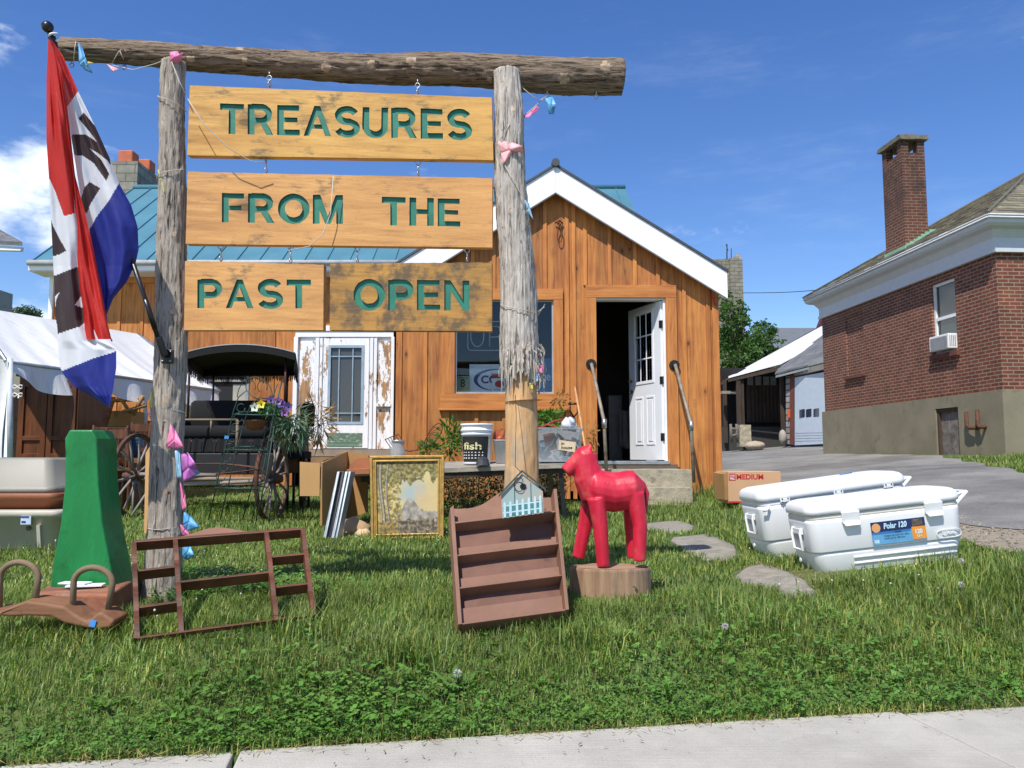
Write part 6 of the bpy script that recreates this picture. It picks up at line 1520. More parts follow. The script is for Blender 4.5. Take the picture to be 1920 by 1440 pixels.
mb = MB(); mb.prism([bp(u, v, .0) for u, v in pent], Vector((0, .045, 0))); mb.build('body', M['bird'], bh)
mb = MB()
for (u0, v0), (u1, v1) in (((-.08, .93), (.5, 1.93)), ((.5, 1.93), (1.08, .95))):
    a, b = bp(u0, v0, .012), bp(u1, v1, .012); o_ = bzv.normalized() * .009; mb.hexa([a, b, b + Vector((0, .07, 0)), a + Vector((0, .07, 0)), a + o_, b + o_, b + o_ + Vector((0, .07, 0)), a + o_ + Vector((0, .07, 0))])
mb.build('roof', plain('dark_teal_edge', '#33453f', .7), bh)
mb = MB()
for u in (.06, .2, .36, .5, .65, .8, .93): mb.prism([bp(u - .03, .03, .003), bp(u + .03, .03, .003), bp(u + .03, .62 + .12 * u, .003), bp(u, .72 + .12 * u, .003), bp(u - .03, .62 + .12 * u, .003)], Vector((0, .002, 0)))
for v in (.2, .5): mb.prism([bp(.02, v, .002), bp(.97, v, .002), bp(.97, v + .06, .002), bp(.02, v + .06, .002)], Vector((0, .001, 0)))
mb.build('picket_fence', plain('pale_blue_white', '#b4cdd0', .6), bh)
mb = MB(); mb.prism([bp(.02, .06, .0015), bp(.98, .06, .0015), bp(.98, .62, .0015), bp(.02, .5, .0015)], Vector((0, .001, 0))); mb.build('painted_hedge', plain('teal_paint', '#447c7e', .6, .2, 30), bh)
mb = MB(); c = bp(.52, 1.28, .002); mb.tube([c + Vector((0, -.001, 0)), c + Vector((0, .004, 0))], .014, 14); mb.build('entrance_hole', M['black'], bh)
mb = MB(); 
for u in (.3, .7): mb.prism([bp(u, .0, .0012), bp(u + .015, .0, .0012), bp(u + .015, 1.4, .0012), bp(u, 1.4, .0012)], Vector((0, .001, 0)))
mb.build('board_gap', M['darkmetal'], bh)
mb = MB(); mb.tube([bp(.5, 1.9), P(966, 875, 3.62), P(968, 780, 3.73), P(966, 740, 3.76)], .0016, 5); mb.tube([c + Vector((-.02, -.01, .02)) + Vector((.02 * math.cos(i * .6), 0, .025 * math.sin(i * .6) - i * .002)) for i in range(14)], .0018, 5); mb.build('hanging_wire', M['darkmetal'], bh)
# ------------------------------------------------------------ coolers
def rrect(L_, W_, r, z, x0=0, y0=0, n=7):
    pts = []; r = min(r, L_ / 2 - .001, W_ / 2 - .001)
    for cx, cy, a0 in ((x0 + L_ / 2 - r, y0 + W_ / 2 - r, 0), (x0 - L_ / 2 + r, y0 + W_ / 2 - r, 90), (x0 - L_ / 2 + r, y0 - W_ / 2 + r, 180), (x0 + L_ / 2 - r, y0 - W_ / 2 + r, 270)):
        for i in range(n + 1): a = R(a0 + 90 * i / n); pts.append(Vector((cx + r * math.cos(a), cy + r * math.sin(a), z)))
    return pts
cwm = plain('cooler_white_plastic', (.76, .77, .77), .38, .03, 3, 0, .04, 90, '#c9c4ae', -.05)
ccm = plain('cooler_cream_rim', '#d6d3c4', .4, .04, 4)
def cooler(label, BL0, BR0, H, W_, rear=False):
    d = BR0 - BL0; Lc = d.length; Mx = basis(BL0, d); 
    t = thing('cooler', label, 'cooler', M=Mx, group='white coolers in the grass'); hl = Lc / 2; cx, cy = hl, W_ / 2
    rg = lambda a, b, r, z: rrect(Lc - a, W_ - b, r, z, cx, cy)
    mb = MB(); mb.rings([rg(.20, .16, .05, 0), rg(.12, .10, .06, .012), rg(.07, .06, .06, .05), rg(.035, .035, .06, .13), rg(.030, .03, .06, .150)]); mb.build('lower_body', cwm, t, local=True)
    mb = MB(); mb.rings([rg(.020, .02, .06, .152), rg(.014, .014, .062, .158), rg(.006, .006, .065, H * .66), rg(.002, .002, .065, H * .72), rg(.004, .004, .065, H * .765)]); bdy = mb.build('body', cwm, t, local=True)
    mb = MB(); mb.rings([rg(.008, .008, .065, H * .766), rg(.002, .002, .066, H * .775), rg(.006, .006, .066, H * .80), rg(.012, .012, .066, H * .82)]); mb.build('rim', ccm if not rear else cwm, t, local=True)
    mb = MB(); mb.rings([rg(.004, .004, .066, H * .823), rg(-.012, -.012, .07, H * .83), rg(-.014, -.014, .07, H * .88), rg(-.004, -.004, .07, H * .935), rg(.022, .022, .07, H * .968), rg(.07, .07, .07, H * .988), rg(.20, .20, .05, H)]); lid = mb.build('lid', cwm, t, local=True)
    # raised ribs along the bottom
    mb = MB()
    for z, off in ((.045, .04), (.078, .028), (.111, .02)):
        mb.tube([(.22, off - .001, z), (Lc - .06, off - .001, z)], .0075, 8); mb.tube([(.22, W_ - off, z), (Lc - .06, W_ - off, z)], .0075, 8)
    mb.build('rib', cwm, t, local=True)
    # end handles
    for sx, x in ((-1, .0), (1, Lc)):
        mb = MB(); zt_ = H * .66
        if sx < 0:
            path = [(x - .003, cy - .06, zt_), (x - .014, cy - .06, zt_ - .03), (x - .010, cy - .06, zt_ - .12), (x - .010, cy + .06, zt_ - .12), (x - .014, cy + .06, zt_ - .03), (x - .003, cy + .06, zt_)]
            mb.tube(path, .008, 8); mb.box((x - .006, cy, zt_ - .02), (.010, .15, .03))
        else:
            mb.tube([(x - .01, cy - .06, zt_ + .0), (x + .10, cy - .06, zt_ + .095), (x + .10, cy + .06, zt_ + .095), (x - .01, cy + .06, zt_ + .0)], .013, 8); mb.tube([(x - .01, cy - .06, zt_ + .08), (x + .085, cy - .06, zt_ + .095)], .009, 8)
        mb.build('handle', cwm, t, local=True, bevel=.003)
    if not rear:
        for fx in (.262, .80):
            mb = MB(); x = Lc * fx; w_ = .048
            mb.hexa([(x - w_, -.012, H * .72), (x + w_, -.012, H * .70), (x + w_, .004, H * .68), (x - w_, .004, H * .68), (x - w_, -.022, H * .835), (x + w_, -.022, H * .835), (x + w_, .0, H * .85), (x - w_, .0, H * .85)])
            mb.hexa([(x - w_ * .8, -.03, H * .665), (x + w_ * .8, -.03, H * .665), (x + w_ * .8, -.014, H * .66), (x - w_ * .8, -.014, H * .66), (x - w_, -.022, H * .71), (x + w_, -.022, H * .71), (x + w_, -.006, H * .71), (x - w_, -.006, H * .71)])
            mb.build('latch', cwm, t, local=True, bevel=.003)
        # label sticker
        x0, x1, z0, z1 = Lc * .385, Lc * .735, H * .385, H * .665
        def st(name, xa, xb, za, zb, mat, d=.0015, par=t):
            mb = MB(); y = -.001 - d; mb.bb(xa, xb, y, y + .0009, za, zb); return mb.build(name, mat, par, local=True)
        lb = st('sticker', x0, x1, z0, z1, plain('label_light_blue', '#5f9cc4', .4), 0)
        def part(nm, a, b, c, e, mat, d=.0012): return st(nm, x0 + (x1 - x0) * a, x0 + (x1 - x0) * b, z0 + (z1 - z0) * c, z0 + (z1 - z0) * e, mat, d, lb)
        part('print_band', 0, 1, .55, 1, plain('label_navy', '#1c2a52', .4)); part('print_stripe', 0, .72, .46, .548, plain('label_mid_blue', '#2f74b5', .4)); part('print_band', .74, 1, .06, .62, plain('label_orange', '#d98e2f', .4), .0018)
        mb = MB(); c0 = Vector((x0 + (x1 - x0) * .09, -.0036, z0 + (z1 - z0) * .74)); mb.tube([c0, c0 + Vector((0, .001, 0))], (z1 - z0) * .20, 16); mb.build('round_print', plain('label_peach', '#e0a36a', .4), lb, local=True)
        pw = plain('label_pale_blue_text', '#bfe0f2', .4)
        def txt(s, a, b, c, e, mat, bold=0, shear=0):
            mb = MB(); put_text(mb, s, lambda u, v, d: Vector((x0 + (x1 - x0) * (a + (b - a) * u), -.0036 - d, z0 + (z1 - z0) * (c + (e - c) * v))), .0006, 0, bold, shear); mb.build('lettering', mat, lb, local=True)
        txt('Polar 120', .23, .66, .66, .92, pw, .03, .15); txt('Cooler', .42, .55, .47, .545, M['black'], .0, .1)
        txt('Keeps ice cold for days', .22, .68, .33, .40, plain('label_ink', '#1d3552', .5)); txt('Holds up to 188 cans', .22, .60, .21, .28, plain('label_ink_b', '#1d3552', .5)); txt('120', .80, .93, .30, .50, pw, .02); txt('Qts', .82, .91, .14, .25, pw)
        ph_ = plain('label_photo', '#5a5048', .5, .5, 60)
        part('photo_print', .76, .95, .66, .95, ph_, .0019); part('bar_print', .03, .12, .06, .22, plain('label_barcode', '#a9c6da', .5, .5, 200))
        # embossed oval with the maker's word
        mb = MB(); c0 = Vector((Lc * .88, 0, H * .43)); a_, b_ = .066, .022
        mb.tube([c0 + Vector((math.copysign(abs(math.cos(q)) ** .6, math.cos(q)) * a_, -.001, math.copysign(abs(math.sin(q)) ** .6, math.sin(q)) * b_)) for q in [2 * math.pi * i / 28 for i in range(28)]], .0022, 6, closed=True)
        put_text(mb, 'igloo', lambda u, v, d: c0 + Vector((-.036 + .072 * u, -d, -.012 + .026 * v)), .002, -.003, .02); mb.build('embossed_emblem', cwm, t, local=True)
    else:
        for fx in (.16, .52, .86):
            mb = MB(); x = Lc * fx; mb.bb(x - .03, x + .03, -.018, -.001, H * .80, H * .813); mb.bb(x - .03, x + .03, -.018, -.009, H * .813, H * .845)
            mb.build('hinge', cwm, t, local=True, bevel=.002)
            mb = MB(); 
            for dx in (-.018, .018): 
                mb.sph((x + dx, -.018, H * .84), .005, 8); mb.sph((x + dx, -.018, H * .80), .004, 8)
            mb.build('hinge_pin', M['darkmetal'], t, local=True)
        mb = MB(); mb.tube([(Lc * .67, cy + .03, H + .003), (Lc * .77, cy + .06, H + .003)], .004, 6); mb.build('blue_mark', blue, t, local=True)
        mb = MB(); mb.tube([(Lc * .01, -.004, H * .72), (Lc * .03, -.02, H * .73), (Lc * .05, -.012, H * .77)], .009, 8); mb.build('drain_spout', cwm, t, local=True)
    mb = MB(); mb.bb(-.004, .02, cy - .055, cy + .055, H * .66 - .11, H * .66 - .03); mb.build('handle_recess_shade', plain('recess_shade_%d' % rear, (.30, .31, .32), .6), t, local=True)  # grey plate on the white end: shade of the recess put into its colour
    mb = MB(); mb.tube([(-.012, cy + .0, H * .24), (-.0, cy, H * .24)], .012, 10); mb.build('drain_plug', cwm, t, local=True)
    return t
A0 = P(1534, 1094, 4.34); B0 = P(1824, 1060, 4.36)
cooler('nearer white cooler with a blue and orange sticker on its front', A0, B0, .428, .37)
A1 = P(1444, 1064, 4.98); B1 = P(1722, 1024, 5.04)
cooler('farther white cooler turned with its hinges towards the street, behind the stickered one', A1, B1, .478, .40, True)

# carton
ct = thing('moving_carton', 'brown cardboard moving carton printed MEDIUM standing by the shop corner', 'carton', gz(P(1410, 943, 8.6)))
Yc = 8.55; a, b = P(1366, 943, Yc), P(1464, 884, Yc)
mb = MB(); mb.bb(a.x, b.x, Yc, Yc + .42, a.z, b.z); mb.build('box', plain('kraft_board', '#c49a74', .85, .04, 3), ct, bevel=.004)
mb = MB(); mb.hexa([(a.x - .025, Yc + .05, a.z + .03), (a.x - .002, Yc + .0, a.z + .03), (a.x - .002, Yc + .4, a.z + .03), (a.x - .04, Yc + .4, a.z + .03), (a.x - .03, Yc + .05, b.z - .03), (a.x - .002, Yc, b.z - .005), (a.x - .002, Yc + .4, b.z), (a.x - .05, Yc + .4, b.z - .02)]); mb.build('flap', M['cardd'], ct)
rp_ = flat('carton_red', '#b5282c')
def ctxt(s, x0, x1, y0, y1, mat, bold=0, d=.001):
    mb = MB(); p, q = P(x0, y1, Yc), P(x1, y0, Yc); put_text(mb, s, lambda u, v, dd: Vector((p.x + (q.x - p.x) * u, Yc - dd, p.z + (q.z - p.z) * v)), d + .0008, d - .0015, bold); mb.build('lettering', mat, ct)
ctxt('MEDIUM', 1381, 1431, 889, 899, rp_, .03)
mb = MB(); p, q = P(1366.5, 901, Yc), P(1379, 888, Yc); mb.bb(p.x, q.x, Yc - .002, Yc - .0005, p.z, q.z); mb.build('red_square', rp_, ct)
ctxt('DOUBLE', 1367.5, 1378, 890, 893.5, wh, 0, .0028); ctxt('WALL', 1368, 1377.5, 895, 899.5, wh, .02, .0028)
mb = MB(); mb.bb(a.x, b.x, Yc - .0015, Yc - .0005, a.z + .0, a.z + .018); mb.build('red_line', rp_, ct)

# ------------------------------------------------------------ framed painting
Yp = 6.35
c4 = [P(694, 856, Yp + .12), P(833, 854, Yp + .14), P(832, 1011, Yp), P(697, 1014, Yp)]
pt = thing('framed_painting', 'landscape painting in a wide gilt frame leaning below the table', 'painting', gz((c4[2] + c4[3]) / 2))
def qp(u, v, d=0): return lerp(lerp(c4[3], c4[2], u), lerp(c4[0], c4[1], u), v) + Vector((0, -1, .15)).normalized() * d
gold = plain('gilt_frame', '#a88642', .4, .15, 30, .35, .25, 60, '#6f5424', .25)
def fb(u0, u1, v0, v1, d, nm, mat, par=pt):
    mb = MB(); mb.hexa([qp(u0, v0, -.02), qp(u1, v0, -.02), qp(u1, v1, -.02), qp(u0, v1, -.02), qp(u0, v0, d), qp(u1, v0, d), qp(u1, v1, d), qp(u0, v1, d)]); mb.build(nm, mat, par, bevel=.004)
m1, m2 = .045, .085; w2 = .86
for k, (a_, b_, d_) in enumerate(((0, .035, .028), (.0355, .062, .018), (.0625, .085, .024))):
    e_ = lambda x: x * w2
    mb = MB()
    def fr4(u0, u1, v0, v1): mb.hexa([qp(u0, v0, -.02), qp(u1, v0, -.02), qp(u1, v1, -.02), qp(u0, v1, -.02), qp(u0, v0, d_), qp(u1, v0, d_), qp(u1, v1, d_), qp(u0, v1, d_)])
    fr4(a_, 1 - a_, a_ * w2, b_ * w2); fr4(a_, 1 - a_, 1 - b_ * w2, 1 - a_ * w2); fr4(a_, b_, b_ * w2, 1 - b_ * w2); fr4(1 - b_, 1 - a_, b_ * w2, 1 - b_ * w2)
    mb.build('frame_moulding', gold, pt, bevel=.003)
def paintcol(u, v):
    n = lambda s, o=0: noise.fractal(Vector((u * s, v * s * 1.15, o)), .8, 2.0, 5)
    sky_ = Vector((.50, .42, .20)) * (1 + .1 * n(5)); sky_ = sky_.lerp(Vector((.32, .38, .36)), min(1, max(0, 1.3 - abs(u - .55) * 4 - abs(v - .6) * 3 + n(6, 2) * .4)))
    if u > .62: sky_ = sky_.lerp(Vector((.50, .33, .17)), .5 * max(0, 1 - abs(v - .45) * 3))
    c = sky_
    mt = .30 + .18 * math.exp(-((u - .55) / .13) ** 2) + .03 * n(9)
    if v < mt and u > .3: c = Vector((.20, .18, .14)).lerp(Vector((.36, .32, .26)), .5 + n(12, 3))
    tl_ = .36 + .13 * n(7, 5) - .1 * (v - .5); tr_ = .8 + .12 * n(8, 7)
    if u < tl_ and n(13, 9) > -.28: c = Vector((.13, .11, .035)).lerp(Vector((.48, .34, .08)), max(0, min(1, .45 + n(16, 4) * 1.1)))
    if v > tr_ - .12 * (1 - u) * 1.5: c = Vector((.09, .08, .03)).lerp(Vector((.34, .28, .09)), max(0, min(1, .4 + n(18, 4))))
    for tx, w_ in ((.10, .022), (.19, .016), (.05, .012)):
        x = tx + .03 * math.sin(v * 5 + tx * 9)
        if abs(u - x) < w_: c = Vector((.30, .27, .2)) if u < x else Vector((.10, .09, .06))
    if v < .2 + .06 * n(10, 11) and (u > .3): 
        c = Vector((.07, .05, .03)).lerp(Vector((.24, .2, .12)), max(0, min(1, .4 + n(20, 6) * 1.3)))
    if v < .16 and u < .35: c = Vector((.35, .24, .07)).lerp(Vector((.1, .07, .02)), max(0, min(1, .5 + n(19, 8))))
    return tuple(max(.01, q) for q in c)
mb = MB(); mb.grid(lambda u, v: qp(.08 + u * .84, .07 + v * .86, .006), 110, 125, False, paintcol)
tt = NT('oil_paint'); M['oil'] = tt.fin(tt.mix(0, tt.tint(), (1, 1, 1)), .38, 0, tt.noise(tt.map(), 60, 4), .003, .3, None, False)
mb.build('canvas', M['oil'], pt)
# ------------------------------------------------------------ leaning dark frames, boxes, bundle, tray
def slab4(q, ext, mat, name, par=None, bevel=.003):
    mb = MB(); mb.prism(q, ext); return mb.build(name, mat, par, bevel=bevel)
al = plain('grey_aluminium', (.33, .37, .38), .45, .1, 8, .5)
lf = thing('aluminium_frame', 'pair of narrow grey and black aluminium window frames leaning by the painting', 'window frame', gz(P(620, 1008, 6.3)))
for dx, m_, dy in ((0, al, 0), (9, M['black'], .01), (15, al, .02), (21, al, .05)):
    w_ = 5
    slab4([P(606 + dx, 1008, 6.2 + dy), P(606 + dx + w_, 1010, 6.2 + dy), P(634 + dx + w_ - 2, 884, 6.65 + dy), P(632 + dx, 884, 6.65 + dy)], (.01, .14, 0), m_, 'rail', lf)
bx1 = thing('cardboard_box', 'tall opened cardboard box with its flap folded out beside the carriage wheel', 'box', gz(P(605, 985, 7.3)))
Y0 = 6.9
slab4([P(600, 985, 7.0), P(648, 975, 7.7), P(650, 846, 7.7), P(602, 868, 7.0)], (.012, .004, 0), M['card'], 'side', bx1, 0)
slab4([P(562, 930, 7.15), P(599, 930, 7.0), P(600, 868, 7.0), P(562, 866, 7.15)], (0, .01, 0), M['card'], 'flap', bx1, 0)
slab4([P(601, 985, 7.0), P(604, 985, 7.0), P(604, 930, 7.0), P(601, 930, 7.0)], (0, .3, 0), M['cardd'], 'edge', bx1, 0)
slab4([P(648, 975, 7.7), P(690, 960, 7.6), P(690, 852, 7.6), P(650, 846, 7.7)], (.0, .012, 0), M['cardd'], 'side', bx1, 0)
slab4([P(600, 870, 7.45), P(645, 852, 7.9), P(652, 848, 7.7), P(606, 866, 7.05)], (.0, .0, .01), M['cardd'], 'top_flap', bx1, 0)
tr_ = thing('brown_crate', 'shallow brown scalloped tray on the end of the grey table beside the painting', 'tray', P(670, 890, 6.95))
tb = plain('terracotta_brown', '#9a5f3c', .7, .12, 6)
slab4([P(650, 890, 6.9), P(693, 889, 6.9), P(693, 878, 6.9), P(650, 880, 6.9)], (0, .34, 0), tb, 'base', tr_)
mb = MB(); pts = [P(654, 880, 7.2), P(694, 878, 7.2)] + [P(694 - i * 2, 857 + (8 if i > 12 else 0) * (i - 12) / 8 + 2.2 * abs(math.sin(i * 1.1)) + .05 * (i - 6) ** 2 * .6, 7.2) for i in range(0, 20)]; mb.prism(pts, (0, .015, 0)); mb.build('back', tb, tr_)
mb = MB(); c = P(662, 992, 6.75); mb.sph(c + Vector((0, 0, -.02)), (.15, .12, .11), 16, .25); tag(mb.build('cloth_bundle', plain('tan_paper', '#a98a68', .85, .12, 6, 0, .6, 14)), 'crumpled tan bundle on the grass beside the painting', 'bundle')
mb = MB(); c = P(685, 1000, 6.6); mb.sph(c + Vector((-.02, 0, -.02)), (.07, .06, .06), 14, .35); tag(mb.build('cloth_bundle', plain('tan_paper_b', '#c0a583', .85, .12, 6, 0, .6, 14)), 'smaller pale crumpled bundle against the left foot of the painting', 'bundle')
# ------------------------------------------------------------ trestle table with things on it
tg = wood('grey_weathered_board', '#a8a092', '#7c7468', 'x', .85, False, 1, ('#5f584c', .1, (1, 6, 6)))
tbx = thing('trestle_table', 'long low trestle table with weathered grey top in front of the shop', 'table', (P(880, 960, 7.6).x, 7.6, 0.03))
ta, tb_, tc_, td = P(655, 884, 7.25), P(1082, 868, 7.55), P(1075, 862, 8.2), P(665, 868, 8.0)
slab4([ta, tb_, tc_, td], (0, 0, -.045), tg, 'table_top', tbx, .004)
slab4([ta + Vector((.1, .02, -.046)), tb_ + Vector((-.1, .02, -.046)), tb_ + Vector((-.1, .05, -.046)), ta + Vector((.1, .05, -.046))], (0, 0, -.05), dk, 'apron', tbx)
for px, Y, t_ in ((1051, 7.6, .0), (1030, 8.1, 0), (700, 7.4, 0), (712, 7.9, 0)):
    top_ = P(px, 886, Y); f = gz((top_.x + (.04 if px > 900 else 0), Y, 0)); mb = MB(); mb.tube([top_, f], .028, 4, sm=False); mb.build('leg', M['darkmetal'] if px == 1051 else wood('leg_wood_%d' % px, '#8f7a60', '#6c5a45', 'z', .9, False), tbx)
def ttz(px, Y): # table top height
    u = (px - 660) / 420; f = (Y - 7.35) / .75; return lerp(lerp(ta, tb_, u), lerp(td, tc_, u), f).z + .001
# white bucket
Yb = 7.65; cx = P(894, 860, Yb).x; zb = ttz(894, Yb); zt = P(894, 795, Yb).z; rt, rb2 = 29 * Yb / FPX, 25 * Yb / FPX
bk_ = thing('paint_bucket', 'white plastic bucket with a black label reading fish on the table', 'bucket', (cx, Yb, zb)); hgt = zt - zb
mb = MB(); mb.lathe([(0.001, .004), (rb2, 0), (rb2 + .002, .01), (rt * .97, hgt * .72), (rt * 1.05, hgt * .725), (rt * 1.05, hgt * .75), (rt * .98, hgt * .755), (rt * .98, hgt * .82), (rt * 1.07, hgt * .825), (rt * 1.07, hgt * .85), (rt * .99, hgt * .855), (rt * 1.0, hgt * .95), (rt * 1.06, hgt * .955), (rt * 1.06, hgt), (rt * .95, hgt), (rt * .9, hgt * .3), (.001, hgt * .28)], (0, 0, 0), 36); mb.build('pail', M['white'], bk_, local=True)
def cylfn(r, cx_, z0, z1, a0, a1):
    return lambda u, v, d: Vector((math.sin(lerp(a0, a1, u)) * (r + d), -math.cos(lerp(a0, a1, u)) * (r + d), lerp(z0, z1, v)))
mb = MB(); mb.grid(lambda u, v: cylfn(lerp(rb2, rt * .97, lerp(.05, .7, v) / .72) + .002, 0, hgt * .06, hgt * .68, -1.25, .9)(u, v, 0), 30, 6); mb.build('black_label', flat('label_black', (.015, .015, .015)), bk_, local=True)
mb = MB(); put_text(mb, 'fish', cylfn(rt * .95 + .003, 0, hgt * .36, hgt * .54, -.95, .35), .0015, -.004, .02)
mb.build('lettering', flat('label_gold_text', '#d8cf98'), bk_, local=True)
mb = MB()
for j in range(3):
    for i in range(7):
        a_ = -1.0 + i * .24; z_ = hgt * (.15 + .07 * j); r_ = rb2 * 1.05; c = Vector((math.sin(a_) * r_, -math.cos(a_) * r_, z_)); mb.sph(c, (.010, .004, .006), 8)
mb.build('label_spot', flat('label_white_spot', (.7, .7, .65)), bk_, local=True)
mb = MB(); mb.tube([(rt * 1.06 * math.cos(a_) , -rt * 1.1 * abs(math.sin(a_)) - .01, hgt * .80 - .10 * math.sin(a_)) for a_ in [math.pi * i / 14 for i in range(15)]], .0025, 6); mb.build('handle', M['darkmetal'], bk_, local=True)
# black lantern shade on the table
mb = MB(); c = P(905, 868, 7.4); mb.lathe([(.001, .08), (.02, .078), (.05, .06), (.068, .0), (.06, -.004), (.001, -.003)], (c.x, 7.42, ttz(905, 7.42) + .005), 8, None, False); tag(mb.build('lamp_cap', plain('grey_black_metal', (.06, .06, .065), .5, .2, 20, .4)), 'small dark metal lamp cap in front of the bucket', 'lamp cap')
# small white bin with red things
Y2 = 7.7; cx = P(943, 850, Y2).x; z = ttz(940, Y2)
wbn = thing('small_bin', 'small white plastic bin behind the right post with red oddments in it', 'bin', (cx, Y2, z))
mb = MB(); h2 = P(940, 825, Y2).z - z
mb.rings([rrect(.13, .15, .02, 0), rrect(.19, .21, .03, h2 - .01), rrect(.21, .23, .03, h2), rrect(.18, .2, .03, h2 - .002), rrect(.12, .14, .02, .02)], True, True); mb.build('bin', plain('dull_white', (.55, .55, .55), .4), wbn, local=True)
mb = MB(); mb.sph((-.03, 0, h2 + .0), (.05, .05, .05), 10, .5); mb.box((-.06, -.02, h2 + .05), (.06, .02, .10), Matrix.Rotation(.3, 3, 'Y')); mb.tube([(0, 0, h2), (.03, 0, h2 + .12), (-.02, 0, h2 + .1)], .008, 6); tag(mb.build('red_oddments', plain('red_brown_plastic', '#a04a30', .5, .3, 20), None), 'red brown oddments heaped in the small white bin', 'oddments'); 
bpy.data.objects['red_oddments'].location = (cx, Y2, z)
# clear tote
Y3 = 7.7; a, b = P(1003, 864, Y3), P(1090, 803, Y3); tz = ttz(1045, Y3)
cl = thing('clear_tote', 'clear plastic tote of oddments with a handwritten note on the table', 'tote', ((a.x + b.x) / 2, Y3, tz)); hw_ = (b.x - a.x) / 2; h3 = b.z - tz
t_ = NT('clear_plastic'); t_.b.inputs['Base Color'].default_value = (.42, .47, .52, 1); t_.b.inputs['Roughness'].default_value = .25; t_.b.inputs['Alpha'].default_value = .62; clp = t_.m
mb = MB(); mb.rings([rrect(hw_ * 2 - .05, .33, .03, .001), rrect(hw_ * 2 - .01, .37, .03, h3 - .03), rrect(hw_ * 2 + .02, .39, .03, h3 - .028), rrect(hw_ * 2 + .02, .39, .03, h3)], True, False); mb.build('tub', clp, cl, local=True)
mb = MB(); mb.bb(-hw_ + .04, hw_ - .04, -.14, .14, .004, .02); mb.build('tub_bottom', clp, cl, local=True)
mb = MB(); p = [P(1047, 843, Y3 - .2), P(1078, 848, Y3 - .2), P(1080, 829, Y3 - .2), P(1048, 825, Y3 - .2)]; mb.prism(p, (0, .002, 0)); nt2 = mb.build('note', plain('note_paper', '#cbb89a', .8), cl)
pen = flat('pen_ink', (.04, .035, .03))
for s_, (xa, xb, ya, yb_) in (('in', (1052, 1058, 829, 834)), ('house', (1052, 1073, 836, 842))):
    mb = MB(); p, q = P(xa, yb_, Y3 - .2), P(xb, ya, Y3 - .2); put_text(mb, s_, lambda u, v, d: Vector((p.x + (q.x - p.x) * u, Y3 - .2 - d, p.z + (q.z - p.z) * v)), .0018, -.001, .02, .2); mb.build('handwriting', pen, nt2)
odd = [('#8c2f28', .9), ('#3a4a5a', .5), ('#b8b8b4', .5), ('#7a4a2c', .8), ('#c9c2b0', .6), ('#5b6f7d', .4), ('#9a3a2a', .6), ('#2f3538', .5), ('#b5532f', .7)]
for i, (c_, r_) in enumerate(odd):
    mb = MB(); x = -hw_ + .07 + (i % 5) * (2 * hw_ - .14) / 4; z_ = .05 + (i // 5) * .09
    if i % 3 == 0: mb.box((x, random.uniform(-.08, .08), z_ + .05), (.11, .05, .16), Matrix.Rotation(random.uniform(-.8, .8), 3, 'Y') @ Matrix.Rotation(.4, 3, 'X'))
    elif i % 3 == 1: mb.tube([(x - .08, -.06, z_), (x, .0, z_ + .12), (x + .07, .05, z_ + .05)], .02, 8)
    else: mb.sph((x, random.uniform(-.05, .05), z_ + .02), (.06, .05, .05), 10, .6)
    mb.build('oddment', plain('oddment_%d' % i, c_, .6, .2, 20), cl, local=True, bevel=.004)
mb = MB(); mb.tube([(-hw_ + .02, -.1, h3 - .02), (-.05, -.05, h3 + .06), (hw_ * .5, .05, h3 + .10)], .012, 8, sq=(1, .4)); mb.tube([(-hw_ + .02, 0, h3 + .01), (-.1, -.1, h3 + .03), (0, -.12, h3 - .01)], .010, 6); mb.build('red_strap', plain('red_strap', '#8a2f24', .6), cl, local=True)
mb = MB(); 
for _ in range(5): mb.sph((hw_ * .55 + random.uniform(-.05, .05), random.uniform(-.08, .05), h3 + .03 + random.uniform(-.02, .04)), (.055, .05, .05), 10, 1.0)
mb.build('crumpled_film', plain('clear_film', (.55, .56, .58), .2, .1, 9), cl, local=True)
# glass jar
Yj = 7.55; cx = P(746, 850, Yj).x; z = ttz(746, Yj); jr = 14 * Yj / FPX; jh = P(746, 829, Yj).z - z
jt = thing('glass_jar', 'squat glass jar of small items on the table above the painting', 'jar', (cx, Yj, z))
mb = MB(); mb.lathe([(.001, 0), (jr * .9, .002), (jr, .02), (jr, jh * .7), (jr * .8, jh * .85), (jr * .8, jh)], (0, 0, 0), 20); t_ = NT('jar_glass'); t_.b.inputs['Base Color'].default_value = (.5, .55, .55, 1); t_.b.inputs['Alpha'].default_value = .45; t_.b.inputs['Roughness'].default_value = .05; mb.build('jar_wall', t_.m, jt, local=True)
mb = MB(); mb.lathe([(.001, jh + .02), (jr * .88, jh + .02), (jr * .9, jh), (jr * .85, jh - .002)], (0, 0, 0), 20); mb.build('lid', plain('lid_grey', (.4, .4, .4), .4, .1, 5, .6), jt, local=True)
mb = MB()
for _ in range(40): a_ = random.uniform(0, 6.28); q = random.uniform(0, jr * .8); g = random.uniform(.4, 1.3); mb.t = (g, g, g); mb.sph((q * math.cos(a_), q * math.sin(a_), random.uniform(.012, jh * .55)), .009, 6)
mb.build('contents', plain('small_items', '#7a7468', .5, .4, 60), jt, local=True)
